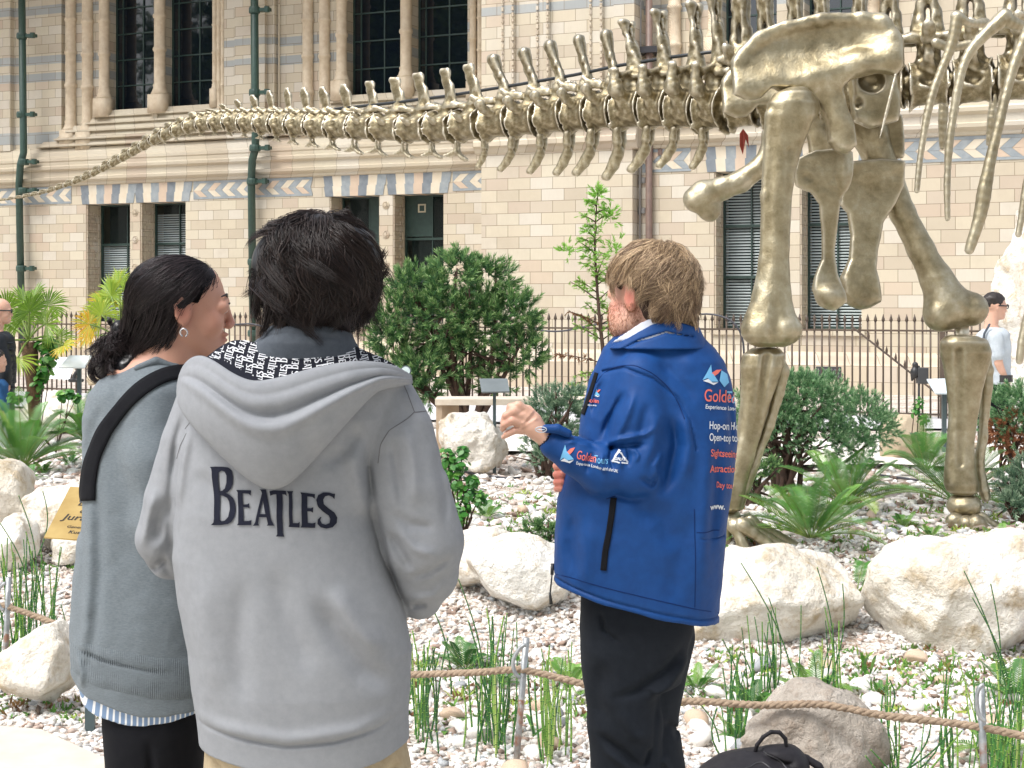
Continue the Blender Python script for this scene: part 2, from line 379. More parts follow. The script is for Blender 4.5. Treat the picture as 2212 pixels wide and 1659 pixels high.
# ================================================================ THE MUSEUM WING
BA = math.atan(0.228*YS); BO = np.array((2.58, 13.8*YS)); BU = np.array((math.cos(BA), -math.sin(BA))); BN = np.array((math.sin(BA), math.cos(BA)))
def L(px, py, yl):
    """picture point on the facade plane at local depth yl -> local (u, z)"""
    d = np.array(((px - CX)/FR, 1.0)); t_ = (yl + BO@BN)/(d@BN); r = t_*d - BO
    return float(r@BU), float(ZC - (py - HY)*t_/FR)
def Lu(px, yl): return L(px, HY, yl)[0]
bld = empty('museum_wing', (BO[0], BO[1], 0), -BA, 'banded cream terracotta museum wing with tall dark windows behind the railings', 'building')
YR, YB, YL = 0.0, -0.3, 2.75         # local depth of the right wall, the bay and the left wall
def terracotta(name, w_=0.42, h_=0.21, bands=(), tone=0.0):
    t = NT(name); sp = t.n('SeparateXYZ'); t.t.links.new(t.tc.outputs['Object'], sp.inputs[0])
    u = t.math('ADD', sp.outputs[0], sp.outputs[1]); cb = t.n('CombineXYZ'); t.set(cb.inputs[0], u); t.set(cb.inputs[1], sp.outputs[2])
    br = t.n('TexBrick', offset=0.5, squash=1.0); t.t.links.new(cb.outputs[0], br.inputs['Vector'])
    for k, v in (('Color1', (0, 0, 0, 1)), ('Color2', (1, 1, 1, 1)), ('Mortar', (.5, .5, .5, 1)), ('Scale', 1.0), ('Mortar Size', 0.005), ('Mortar Smooth', 0.3), ('Bias', 0.0), ('Brick Width', w_), ('Row Height', h_)): br.inputs[k].default_value = v
    c = t.ramp(br.outputs['Color'], [(0.0, lin((176, 162, 138))), (0.22, lin((190, 177, 150))), (0.45, lin((202, 190, 162))), (0.65, lin((208, 200, 174))), (0.82, lin((194, 185, 164))), (0.93, lin((182, 162, 140)))])
    # second, unrelated brick tone : a few grey-white and a few orange blocks
    br2 = t.n('TexBrick', offset=0.5); t.t.links.new(cb.outputs[0], br2.inputs['Vector'])
    for k, v in (('Color1', (0, 0, 0, 1)), ('Color2', (1, 1, 1, 1)), ('Mortar', (.5, .5, .5, 1)), ('Scale', 1.0), ('Mortar Size', 0.0), ('Bias', 0.0), ('Brick Width', w_), ('Row Height', h_)): br2.inputs[k].default_value = v
    mo = t.n('Mapping'); t.t.links.new(cb.outputs[0], mo.inputs[0]); mo.inputs['Location'].default_value = (w_*37, h_*52, 0); t.t.links.new(mo.outputs[0], br2.inputs['Vector'])
    c = t.mix(t.ramp(br2.outputs['Color'], [(0.80, (0, 0, 0)), (0.84, (.75, .75, .75))]), c, lin((214, 210, 198)))
    c = t.mix(t.ramp(br2.outputs['Color'], [(0.05, (.5, .5, .5)), (0.07, (0, 0, 0))]), c, lin((190, 158, 134)))
    # glaze streaks inside each block
    st = t.n('Mapping'); t.t.links.new(cb.outputs[0], st.inputs[0]); st.inputs['Scale'].default_value = (34, 5, 1)
    c = t.mix(t.math('MULTIPLY', t.noise(1.0, 4, 0.6, st.outputs[0]), 0.42), c, lin((178, 158, 134)))
    c = t.mix(t.math('MULTIPLY', t.noise(1.1, 6, 0.7), 0.22), c, lin((168, 150, 128)))
    if tone: c = t.mix(tone, c, lin((184, 158, 132)))
    if bands:
        bc = t.ramp(br.outputs['Color'], [(0, lin((122, 132, 138))), (0.5, lin((144, 153, 158))), (1, lin((160, 167, 170)))])
        bc = t.mix(t.math('MULTIPLY', t.noise(1.0, 4, 0.6, st.outputs[0]), 0.5), bc, lin((112, 121, 127)))
        for z0, z1 in bands:
            k = t.math('MULTIPLY', t.math('GREATER_THAN', sp.outputs[2], z0), t.math('LESS_THAN', sp.outputs[2], z1)); c = t.mix(k, c, bc)
    c = t.mix(.30, c, lin((196, 192, 180)))
    c = t.mix(t.math('MULTIPLY', t.ramp(t.noise(.7, 6, .7), [(.5, (0, 0, 0)), (.7, (1, 1, 1))]), .22), c, lin((150, 136, 116)))
    c = t.mix(br.outputs['Fac'], c, lin((128, 114, 94)))
    t.p(Base_Color=c, Roughness=0.62)
    h = t.math('SUBTRACT', t.math('MULTIPLY', t.noise(9, 5, 0.6), 0.35), br.outputs['Fac'])
    t.bump(h, 0.45, 0.006); return t.m
def brow(*z): return z
def zL(py, px, yl): return L(px, py, yl)[1]
H_ = 0.212
# upper left wall bands (picture rows at column ~60) and the bay / right bands
YU = YL + 0.30
bl = [(zL(b, 20, YU), zL(a, 20, YU)) for a, b in ((-62, -44), (22, 41), (129, 147), (166, 184), (291, 316))]
M_WALL_LU = terracotta('upper terracotta left', 0.40, H_, [(z0, z1) for z0, z1 in bl])
M_WALL_LL = terracotta('lower terracotta left', 0.40, H_)
M_WALL_B = terracotta('bay terracotta', 0.44, H_, [(zL(28, 1150, YB), zL(8, 1150, YB))])
M_WALL_R = terracotta('right terracotta', 0.46, H_, [(zL(33, 1380, YR + .3), zL(14, 1380, YR + .3))])
M_TRIM = terracotta('moulded terracotta', 0.55, 2.7)
M_TRIM2 = terracotta('carved terracotta', 0.17, 0.17, tone=0.25)
def wall(mb, u0, u1, z0, z1, y, holes, depth):
    us = sorted({u0, u1, *[h[0] for h in holes], *[h[1] for h in holes]}); zs = sorted({z0, z1, *[h[2] for h in holes], *[h[3] for h in holes]})
    for a, b in zip(us[:-1], us[1:]):
        for c, d in zip(zs[:-1], zs[1:]):
            if any(h[0] <= a and b <= h[1] and h[2] <= c and d <= h[3] for h in holes): continue
            if b <= u0 or a >= u1: continue
            mb.quad((a, y, c), (b, y, c), (b, y, d), (a, y, d))
    for a, b, c, d in holes:
        mb.quad((a, y, c), (a, y, d), (a, y+depth, d), (a, y+depth, c)); mb.quad((b, y, d), (b, y, c), (b, y+depth, c), (b, y+depth, d))
        mb.quad((a, y, c), (a, y+depth, c), (b, y+depth, c), (b, y, c)); mb.quad((a, y, d), (b, y, d), (b, y+depth, d), (a, y+depth, d))
ZTOP = 10.6
# ---- openings.  picture px of the GLASS edges, glass bottom, glass top
DL, DU = 0.56, 0.42      # reveal depths
def opening(pxl, pxr, pyb, pyt, y, dep, lo=0, jamb=0.0):
    """glass rectangle seen at depth y+dep -> local hole"""
    u0, zb = L(pxl, pyb, y + dep); u1, _ = L(pxr, pyb, y); _, zt = L(pxl, pyt, y + dep)
    return [u0, u1, zb, zt]
gl = [opening(220, 281, 705, 444, YL, DL), opening(336, 401, 705, 440, YL, DL), opening(741, 819, 705, 428, YL, DL), opening(876, 958, 705, 423, YL, DL)]
for g in gl: g[2] = 1.12; g[3] = gl[0][3]
gr = [opening(1563, 1656, 702, 376, YR, DL), opening(1745, 1861, 703, 370, YR, DL)]
for g in gr: g[2] = 1.12; g[3] = gr[0][3]
gu = [opening(252, 335, 243, -90, YU, DU), opening(373, 461, 238, -90, YU, DU), opening(764, 867, 213, -130, YU, DU), opening(905, 1010, 205, -130, YU, DU)]
for g in gu: g[2] = gu[0][2]; g[3] = ZTOP - 1.2
gru = [opening(1570, 1678, 115, -200, YR + .3, DU), opening(1750, 1860, 100, -200, YR + .3, DU)]
for g in gru: g[2] = gru[0][2]; g[3] = ZTOP - 1.2
ZC0 = zL(387, 537, YL)          # underside of the cornice
ZW = zL(290, 600, YU)           # foot of the upper wall
ue, ub0, ub1, ur = Lu(-700, YL), Lu(1040, YB), Lu(1366, YB), Lu(2900, YR)
ub0L = ub0
m = MB(); wall(m, ue, ub0, 0, ZC0, YL, gl, DL); m.build('wall', M_WALL_LL, bld, False)
m = MB(); wall(m, ue, ub0, ZW, ZTOP, YU, gu, DU); m.build('wall', M_WALL_LU, bld, False)
m = MB(); m.box(ub0, ub1, YB, 3.45, 0, ZTOP); m.build('wall', M_WALL_B, bld, False)
m = MB(); wall(m, ub1, ur, 0, ZC0, YR, gr, DL); m.build('wall', M_WALL_R, bld, False)
m = MB(); wall(m, ub1, ur, ZW - .1, ZTOP, YR + .3, gru, DU); m.build('wall', M_WALL_R, bld, False)
m = MB(); m.box(ue, ur, 4.6, 10.0, 0.0, ZTOP); m.box(ue, ur, -0.05, 4.7, ZTOP + .002, ZTOP + .35); m.build('roof', M_TRIM, bld, False)
# ---- cornice : roll and hollow mouldings stepping back up to the upper wall
def cornice_prof(y, ztop, back):
    z = ZC0; h = (ztop - z)
    pts = [(y + .35, z), (y - .02, z), (y - .05, z + .02), (y - .06, z + .07), (y - .10, z + .09), (y - .15, z + .13), (y - .16, z + .19), (y - .12, z + .21), (y - .12, z + .33), (y - .15, z + .35), (y - .19, z + .38),
           (y - .20, z + .44), (y - .16, z + .47), (y - .11, z + .48), (y - .11, z + .55), (y - .13, z + .58), (y - .13, z + .64), (y - .02, z + .70), (y + .0, z + .78), (y + .04, z + .80), (y + .08, z + .88), (y + back, ztop), (y + .35, ztop)]
    return pts[::-1]
m = MB(); m.prism(cornice_prof(YL, ZW + .02, .32), ue, ub0); m.build('cornice', M_TRIM, bld, False)
m = MB(); m.prism(cornice_prof(YR, ZW - .02, .32), ub1 + .02, ur); m.build('cornice', M_TRIM, bld, False)
bp = [(YB + .3 - y_*1.0, z_) for y_, z_ in ((.3, ZC0), (.33, ZC0 + .03), (.36, ZC0 + .10), (.42, ZC0 + .14), (.42, ZC0 + .22), (.38, ZC0 + .25), (.38, ZC0 + .36), (.43, ZC0 + .40), (.43, ZC0 + .47), (.37, ZC0 + .51), (.37, ZC0 + .62), (.305, ZC0 + .70))]
bp += [(YB + .3, ZC0 + .70), (YB + .3, ZC0)]
m = MB(); m.prism(bp[::-1], ub0 - .12, ub1 + .10); m.build('cornice', M_TRIM, bld, False)
# ---- weathered steps below the upper windows
for cu, half in (((gu[0][0] + gu[1][1])/2, 1), ((gu[2][0] + gu[3][1])/2, 1)):
    m = MB(); w0 = (gu[1][1] - gu[0][0])/2; zb = ZW + .02; tot = gu[0][2] - zb
    for k, (ex, f0, f1, yy) in enumerate(((1.75, -.13, .08, .00), (1.25, .08, .32, .02), (.95, .32, .55, .06), (.55, .55, .76, .12), (.25, .76, 1.0, .18))):
        z0, z1 = zb + tot*f0, zb + tot*f1; y0 = YL + yy
        m.hexa([(cu-w0-ex, y0, z0), (cu+w0+ex, y0, z0), (cu+w0+ex, YU+.3, z0), (cu-w0-ex, YU+.3, z0), (cu-w0-ex+.1, y0+.12, z1), (cu+w0+ex-.1, y0+.12, z1), (cu+w0+ex-.1, YU+.3, z1), (cu-w0-ex+.1, YU+.3, z1)])
        m.box(cu-w0-ex, cu+w0+ex, y0-.018, y0+.05, z0+.012, z0+.05)
    m.build('sill', M_TRIM, bld, False)
for cu in ((gru[0][0] + gru[1][1])/2,):
    m = MB(); w0 = (gru[1][1] - gru[0][0])/2; zb = ZW - .02; tot = gru[0][2] - zb
    for k, (ex, f0, f1, yy) in enumerate(((.8, .05, .35, .05), (.45, .35, .7, .10), (.2, .7, 1.0, .16))):
        m.hexa([(cu-w0-ex, YR+yy, zb+tot*f0), (cu+w0+ex, YR+yy, zb+tot*f0), (cu+w0+ex, YR+.5, zb+tot*f0), (cu-w0-ex, YR+.5, zb+tot*f0), (cu-w0-ex+.1, YR+yy+.1, zb+tot*f1), (cu+w0+ex-.1, YR+yy+.1, zb+tot*f1), (cu+w0+ex-.1, YR+.5, zb+tot*f1), (cu-w0-ex+.1, YR+.5, zb+tot*f1)])
    m.build('sill', M_TRIM, bld, False)
# ---- shafts with rings and bell bases
t = NT('shaft terracotta'); wv = t.n('TexWave', wave_type='BANDS', bands_direction='DIAGONAL', Scale=14.0, Distortion=1.5); t.t.links.new(t.tc.outputs['Object'], wv.inputs[0])
t.p(Base_Color=t.ramp(t.noise(8, 5), [(.3, lin((194, 176, 150))), (.7, lin((214, 200, 176)))]), Roughness=.6); t.bump(t.math('ADD', t.noise(60, 3), t.math('MULTIPLY', wv.outputs['Fac'], .6)), .5, .012); M_SHAFT = t.m
def shaft(pxc, wpx, pyb, y, rings, z1=ZTOP - .6, block=True):
    u, zb = L(pxc, pyb, y); r = wpx/2*(abs(y) + 14)/F
    r = wpx/2*(L(pxc+1, 0, y)[0] - L(pxc, 0, y)[0])
    pr = [(r*1.5, 0), (r*1.55, r*.3), (r*1.35, r*.5), (r*1.25, r*.9), (r*1.1, r*1.3), (r*1.2, r*1.7), (r, r*2.0)]
    for q in rings:
        zq = L(pxc, q, y)[1] - zb
        if zq > r*2.4: pr += [(r, zq - r*.45), (r*1.16, zq - r*.3), (r*1.22, zq), (r*1.16, zq + r*.3), (r, zq + r*.45)]
    pr = pr[:7] + sorted(pr[7:], key=lambda a: a[1]); pr.append((r, z1 - zb))
    m = MB(); m.lathe(pr, (u, y, zb), 18)
    if block: m.box(u - r*1.55, u + r*1.55, y - r*1.5, YU + .1, zb - .42, zb + .002)
    m.build('column', M_SHAFT, bld, False, smooth=True).data.polygons
    return u, r
for c, wd, b, sp in ((153, 18, 282, 71), (189, 19, 286, 71), (225, 18, 214, 71), (345, 20, 205, 72), (464, 9, 192, 60), (473, 9, 252, 60), (482, 9, 262, 60)):
    shaft(c, wd, b, YU - .06, [(b - 18) - sp*k - (8 if sp > 70 else 0) for k in range(0, 9)])
for c, wd, b, sp in ((665, 20, 300, 78), (701, 20, 300, 78), (738, 20, 176, 78), (877, 22, 168, 78), (1022, 14, 176, 70), (1038, 13, 200, 70), (1054, 13, 204, 70)):
    shaft(c, wd, b, YU - .06, [(b - 14) - sp*k - 8 for k in range(0, 9)])
for c, wd, b in ((1457, 26, 200), (1500, 22, 200), (1540, 20, 82), (1714, 24, 100), (1888, 24, 90), (1925, 22, 150), (2010, 22, 150)):
    shaft(c, wd, b, YR + .24, [b - 20 - 82*k for k in range(0, 6)])
# piers between the paired upper windows
for a, b, y in ((gu[0], gu[1], YU), (gu[2], gu[3], YU), (gru[0], gru[1], YR + .3)):
    m = MB(); m.box(a[1] + .012, b[0] - .012, y - .14, y + .05, a[2] - .62, a[2] + .35); m.build('pier', M_TRIM, bld, False)
# ---- windows
M_FRAME = simple('green window paint', lin((52, 74, 68)), lin((44, 62, 58)), 10, 0.45)
t = NT('dark glass'); t.p(Base_Color=(.006, .010, .016), Roughness=0.03, Metallic=0.0); t.b.inputs['IOR'].default_value = 1.75
t.bump(t.noise(2.2, 2), .04, .02); M_GLASS = t.m
M_BLIND = simple('pale blind slats', lin((214, 224, 224)), lin((198, 210, 210)), 5, 0.6)
M_ROOM = simple('dim room', (.012, .016, .018), (.02, .025, .026), 3, 0.9)
t = NT('clear glass'); t.p(Base_Color=(.02, .04, .035), Roughness=0.03); t.b.inputs['Alpha'].default_value = 0.22; t.bump(t.noise(2.0, 2), .04, .02); M_CLEAR = t.m
def window(g, y, dep, nh, nv, blind=None, sash=False, slats=True, edge=False):
    u0, u1, z0, z1 = g; yy = y + dep; m = MB(); fr = .035
    m.box(u0, u1, yy-.03, yy+.03, z0, z0+fr*1.3); m.box(u0, u1, yy-.03, yy+.03, z1-fr, z1+.001)
    m.box(u0, u0+fr, yy-.028, yy+.028, z0+fr*1.3, z1-fr); m.box(u1-fr, u1, yy-.028, yy+.028, z0+fr*1.3, z1-fr)
    for k in (nv if isinstance(nv, list) else [i/nv for i in range(1, nv)]):
        c = u0 + (u1-u0)*k; m.box(c-.012, c+.012, yy-.02, yy+.02, z0+fr*1.3, z1-fr)
    for k in (nh if isinstance(nh, list) else [i/nh for i in range(1, nh)]):
        c = z0 + (z1-z0)*k; h = .025 if sash else .013; m.box(u0+fr, u1-fr, yy-.024, yy+.024, c-h, c+h)
    wo = m.build('window', M_FRAME, bld, False)
    p = MB(); p.quad((u0, yy+.012, z0), (u1, yy+.012, z0), (u1, yy+.012, z1), (u0, yy+.012, z1)); pane = p.build('pane', M_CLEAR if blind else M_GLASS, wo, False)
    if blind:
        b = MB(); b.box(u0, u1, yy+.30, yy+.32, z0, z1); b.build('dark_room', M_ROOM, wo, False)
        b = MB(); n = int((z1 - z0)/0.052)
        zt = z1 - (z1-z0)*blind[0]
        for k in range(n):
            z = z0 + .04 + k*.052
            if z < zt and z > z0 + (z1-z0)*blind[1]: b.hexa([(u0+.03, yy+.03, z), (u1-.03, yy+.03, z), (u1-.03, yy+.05, z+.026), (u0+.03, yy+.05, z+.026), (u0+.03, yy+.034, z-.003), (u1-.03, yy+.034, z-.003), (u1-.03, yy+.054, z+.023), (u0+.03, yy+.054, z+.023)])
        if b.n: b.build('blind', M_BLIND, wo, False)
    return wo
hu = .335*1.0
for g in gu:
    n = (g[3] - g[2]); st = (zL(172, 290, YU+DU) - zL(228, 290, YU+DU)); window(g, YU, DU, [(i*st + .0)/n for i in range(1, int(n/st) + 1)], [.14, .55, .93] if g in (gu[0], gu[2]) else [.13, .54, .93])
for g in gru:
    n = (g[3] - g[2]); st = 1.05*(zL(172, 290, YU+DU) - zL(228, 290, YU+DU)); window(g, YR+.3, DU, [i*st/n for i in range(1, int(n/st) + 1)], [.12, .55, .92])
window(gl[0], YL, DL, [.33, .66], [.6], blind=(.35, 0), sash=True); window(gl[1], YL, DL, [.33, .66], [.55], blind=(0.1, 0), sash=True)
window(gl[2], YL, DL, [.33, .66], [.55], blind=(1, 1), sash=True); w3 = window(gl[3], YL, DL, [.33, .66], [.55], blind=(1, 1), sash=True)
window(gr[0], YR, DL, [.66, .33], [.55], blind=(0, 0), sash=True); window(gr[1], YR, DL, [.66, .33], [.5], blind=(0, 0), sash=True)
# solid green panel with its small vent square in the top of the fourth window
u0, u1, z0, z1 = gl[3]; m = MB(); m.box(u0+.035, u0+(u1-u0)*.55, YL+DL-.012, YL+DL+.008, z0+(z1-z0)*.68, z1-.03); pn = m.build('panel', M_FRAME, bld, False)
m = MB(); uc, zc = u0+(u1-u0)*.34, z0+(z1-z0)*.90
for a in ((uc-.09, uc+.09, zc+.06, zc+.09), (uc-.09, uc+.09, zc-.09, zc-.06), (uc-.09, uc-.06, zc-.06, zc+.06), (uc+.06, uc+.09, zc-.06, zc+.06)): m.box(a[0], a[1], YL+DL-.03, YL+DL-.013, a[2], a[3])
m.build('vent', simple('cream vent', lin((214, 206, 180)), None, 8), pn, False)
u0, u1, z0, z1 = gl[2]; m = MB(); m.box(u0+(u1-u0)*.55, u1-.03, YL+DL-.012, YL+DL+.008, z0+(z1-z0)*.34, z1-.03); m.build('panel', M_FRAME, bld, False)
# ---- striped lintels with stepped voussoirs, soffit striped too
M_BLUE = simple('blue grey terracotta', lin((132, 141, 146)), lin((156, 162, 164)), 7, .6); M_CRM = simple('cream terracotta', lin((212, 203, 184)), lin((204, 191, 168)), 6, .6); M_ORG = simple('orange terracotta', lin((200, 180, 158)), lin((190, 170, 150)), 6, .6)
M_DBL = simple('slate blue terracotta', lin((108, 116, 124)), lin((130, 137, 142)), 7, .6)
def lintel(uL, uR, y, z0, z1, n, dep):
    m = MB(); zs = (z0 + z1)/2; uc = (uL + uR)/2; ext = .10
    for k in range(n):
        a0, a1 = uL + (uR-uL)*k/n, uL + (uR-uL)*(k+1)/n
        sh = lambda u, z: u + (u - uc)*.10*(z - z0)/(z1 - z0) + (0.02 if z >= zs else 0)
        m.cur = (3 if (k % 4 == 0) else 0) if k % 2 == 0 else (1 if k % 4 == 1 else 2)
        b = .012
        m.hexa([(sh(a0, z0), y-b, z0), (sh(a1, z0), y-b, z0), (a1, y+dep, z0), (a0, y+dep, z0), (sh(a0, zs-.001), y-b, zs), (sh(a1, zs-.001), y-b, zs), (a1, y+dep, zs), (a0, y+dep, zs)])
        m.hexa([(sh(a0, zs), y-b, zs), (sh(a1, zs), y-b, zs), (a1+.02, y+dep*.3, zs), (a0+.02, y+dep*.3, zs), (sh(a0, z1), y-b, z1), (sh(a1, z1), y-b, z1), (a1+.03, y+dep*.3, z1), (a0+.03, y+dep*.3, z1)])
    return m.build('lintel', M_BLUE, bld, False, mats=[M_BLUE, M_CRM, M_ORG, M_DBL])
for g in gl: lintel(g[0] - .10, g[1] + .10, YL, g[3] - .004, ZC0 - .002, 7, DL - .04)
for g in gr: lintel(g[0] - .12, g[1] + .12, YR, g[3] - .004, ZC0 - .002, 7, DL - .04)
# ---- jambs : carved blocks with sunk panels, piers with rosettes
for gs, y in ((gl, YL), (gr, YR)):
    for g in gs:
        m = MB()
        for k in range(int((g[3] - g[2])/.17)):
            z = g[2] + .01 + k*.17; m.box(g[0] - .0, g[0] + .018, y + .10, y + .26, z + .02, z + .14)
            m.box(g[0] - .0, g[0] + .03, y + .30, y + .36, z + .03, z + .11)
        m.box(g[0], g[0] + .028, y + .02, y + .06, g[2], g[3] - .005); m.box(g[0], g[0] + .02, y + .42, y + .47, g[2], g[3] - .005)
        m.build('jamb', M_TRIM2, bld, False)
        m = MB(); m.box(g[0] - .06, g[1] + .06, y - .05, y + DL - .06, g[2] - .10, g[2] + .002); m.build('sill', M_TRIM, bld, False)
def rosette(mb, u, y, z, r):
    mb.lathe([(r, 0), (r, .012), (r*.8, .02), (r*.75, .01), (r*.5, .012), (r*.3, .028), (.002, .03)], (0, 0, 0), 14)
    V = mb.v[-1]; mb.v[-1] = np.stack((V[:, 0] + u, y - V[:, 2], V[:, 1] + z), 1)
    for j in range(6):
        a = j*math.pi/3; mb.box(u + r*.5*math.cos(a) - r*.13, u + r*.5*math.cos(a) + r*.13, y - .026, y - .004, z + r*.5*math.sin(a) - r*.13, z + r*.5*math.sin(a) + r*.13)
for a, b, y in ((gl[0], gl[1], YL), (gl[2], gl[3], YL), (gr[0], gr[1], YR)):
    uc = (a[1] + b[0])/2
    for k in range(5): m = MB(); rosette(m, uc, y - .001, a[3] - .22 - k*.62, .085); m.build('rosette', M_TRIM2, bld, False)
# ---- chevron frieze
def frieze(uL, uR, y, z0, z1):
    m = MB(); b = .014; h = (z1 - z0); rows = ((z0 + h*.12, z0 + h*.46, -1), (z0 + h*.47, z0 + h*.86, 1)); st = .19
    m.cur = 0; m.box(uL, uR, y - b, y + .05, z0, z0 + h*.115); m.box(uL, uR, y - b, y + .05, z1 - h*.13, z1)
    rr = random.Random(int(uL*10))
    for za, zb, d in rows:
        k = 0; u = uL - .1
        while u < uR:
            a, c = u, u + st - .006; s_ = .085*d
            q = [(max(uL, min(uR, a - s_)), za), (max(uL, min(uR, c - s_)), za), (max(uL, min(uR, c + s_)), zb), (max(uL, min(uR, a + s_)), zb)]
            m.cur = 0 if k % 2 == 0 else (1 if rr.random() < .6 else 2)
            if q[1][0] - q[0][0] > .01 or q[2][0] - q[3][0] > .01:
                m.hexa([(q[0][0], y-b, q[0][1]), (q[1][0], y-b, q[1][1]), (q[1][0], y+.05, q[1][1]), (q[0][0], y+.05, q[0][1]), (q[3][0], y-b, q[3][1]), (q[2][0], y-b, q[2][1]), (q[2][0], y+.05, q[2][1]), (q[3][0], y+.05, q[3][1])])
            u += st; k += 1
    return m.build('frieze', M_BLUE, bld, False, mats=[M_BLUE, M_CRM, M_ORG])
zf0 = zL(427, 537, YL)
frieze(ue, gl[0][0] - .42, YL, zf0, ZC0 - .003); frieze(gl[1][1] + .22, gl[2][0] - .42, YL, zf0, ZC0 - .003); frieze(gl[3][1] + .22, ub0 - .01, YL, zf0, ZC0 - .003)
frieze(ub1 + .08, gr[0][0] - .42, YR, zf0, ZC0 - .003); frieze(gr[1][1] + .5, ur, YR, zf0, ZC0 - .003)
# ---- plinth and string course
for a, b, y in ((ue, ub0, YL), (ub0 - .06, ub1 + .06, YB), (ub1 + .06, ur, YR)):
    m = MB(); m.prism([(y + .05, 0), (y - .16, 0), (y - .16, .52), (y - .12, .56), (y - .10, .60), (y - .07, .68), (y - .02, .74), (y + .05, .76)][::-1], a, b); m.build('plinth', terracotta('plinth', .5, .26, tone=.35) if a == ue else bpy.data.materials['plinth'], bld, False)
# ---- beaded strips on the bay and a roll at the left
for px in (1100, 1175, 1290):
    u = Lu(px, YB); m = MB(); zb = zL(292, px, YB)
    m.box(u - .13, u + .13, YB - .055, YB + .02, zb, ZTOP)
    m.build('pilaster', M_WALL_B, bld, False)
    m = MB()
    for s_ in (-1, 1):
        for k in range(46): m.box(u + s_*.10 - .022, u + s_*.10 + .022, YB - .085, YB - .054, zb + .04 + k*.11, zb + .11 + k*.11)
    m.build('beading', M_TRIM2, bld, False)
u = Lu(1340, YB); m = MB(); m.box(u - .10, ub1 + .06, YB - .07, YB + .3, zL(292, 1340, YB), ZTOP); m.build('pilaster', M_WALL_B, bld, False)
for px in (84, 588): 
    u = Lu(px, YL); m = MB(); m.tube([(u, YU - .03, ZW + .1), (u, YU - .03, ZTOP)], .022, 8); m.build('roll_moulding', M_TRIM, bld, False)
m = MB(); m.box(ue, Lu(38, YU), YU - .25, YU + .1, ZW - .1, ZTOP); m.box(Lu(38, YU), Lu(140, YU), YU - .12, YU + .1, ZW - .1, ZTOP); m.build('buttress', M_WALL_LU, bld, False)
m = MB(); m.box(Lu(492, YU), Lu(600, YU), YU - .14, YU + .1, ZW - .1, ZTOP); m.box(Lu(520, YU), Lu(585, YU), YU - .24, YU - .14, ZW - .1, ZTOP)
M_WALL_M = terracotta('upper terracotta middle', 0.40, H_, [(zL(104, 500, YU), zL(90, 500, YU)), (zL(147, 500, YU), zL(133, 500, YU)), (zL(316, 540, YU), zL(300, 540, YU))]); m.build('buttress', M_WALL_M, bld, False)
# ---- down pipes
M_GREEN = simple('green pipe paint', lin((56, 82, 72)), lin((48, 70, 64)), 12, .4, bump=.1); M_BROWN = simple('brown pipe paint', lin((124, 104, 94)), lin((110, 92, 84)), 9, .5); M_LEAD = simple('grey conduit', lin((150, 148, 146)), None, 9, .5)
def pipe(pts, r, y, mat, collars, name='downpipe', sides=12):
    """pts (px,py,extra depth) on the facade depth y"""
    q = [(*((lambda a: (a[0], y + p[2], a[1]))(L(p[0], p[1], y + p[2]))),) for p in pts]
    m = MB(); m.tube(q, r, sides); o = m.build(name, mat, bld, False, smooth=True)
    for px, py in collars:
        m = MB(); u, z = L(px, py, y); m.lathe([(r*1.35, -.07), (r*1.35, .07)], (u, y, z), 12); m.box(u + r, u + r*4, y + .02, y + .10, z - .03, z + .03); m.lathe([(.05, -.05), (.05, .05)], (u + r*3.4, y - .0, z), 8); m.build('collar', mat, o, False)
pipe([(45, -200, -.30), (51, 330, -.30), (44, 356, -.36), (41, 400, -.2), (48, 760, -.2)], .085, YL, M_GREEN, [])
pipe([(548, -200, -.42), (552, 320, -.42), (545, 345, -.36), (543, 385, -.2), (548, 820, -.2)], .085, YL, M_GREEN, [])
for px, ys_, yy in ((47, (78, 248), -.30), (51, (350, 412), -.32), (46, (580,), -.2), (550, (22, 200), -.42), (551, (320,), -.42), (545, (392,), -.2), (547, (566, 720), -.2)):
    for py in ys_:
        m = MB(); u, z = L(px, py, YL + yy); m.lathe([(.115, -.07), (.125, -.03), (.125, .03), (.115, .07)], (u, YL + yy, z), 12); m.box(u + .09, u + .34, YL + yy - .02, YL + yy + .14, z - .035, z + .035); m.lathe([(.06, -.06), (.06, .06)], (u + .30, YL + yy + .02, z), 8); m.build('collar', M_GREEN, bld, False)
pipe([(1402, -200, -.1), (1402, 620, -.1), (1402, 840, -.1)], .062, YR, M_BROWN, [(1402, 112), (1402, 330)])
m = MB(); u, z = L(1402, 108, YR - .1); m.box(u - .2, u + .2, YR - .22, YR + .25, z - .06, z + .05); m.build('hopper', simple('dark hopper', (.02, .02, .025), None, 5), bld, False)
pipe([(1384, -200, -.05), (1382, 700, -.05)], .02, YR, M_LEAD, [(1382, 260), (1382, 390), (1382, 455), (1382, 530)], 'conduit', 6)
# ---- vents in the plinth
for px in (1370, 1790):
    u, z = L(px, 805, YR - .16); m = MB(); w_ = .21
    m.box(u - w_, u + w_, YR - .175, YR - .155, z - .1, z + .1); vo_ = m.build('vent_grille', simple('dark grille', (.05, .05, .055), None, 5), bld, False)
    m = MB()
    for i in range(7):
        for j in range(3): m.box(u - w_ + .03 + i*.056, u - w_ + .055 + i*.056, YR - .185, YR - .176, z - .075 + j*.056, z - .045 + j*.056)
    m.build('grille_bars', simple('grille grey', (.16, .16, .17), None, 5), vo_, False)
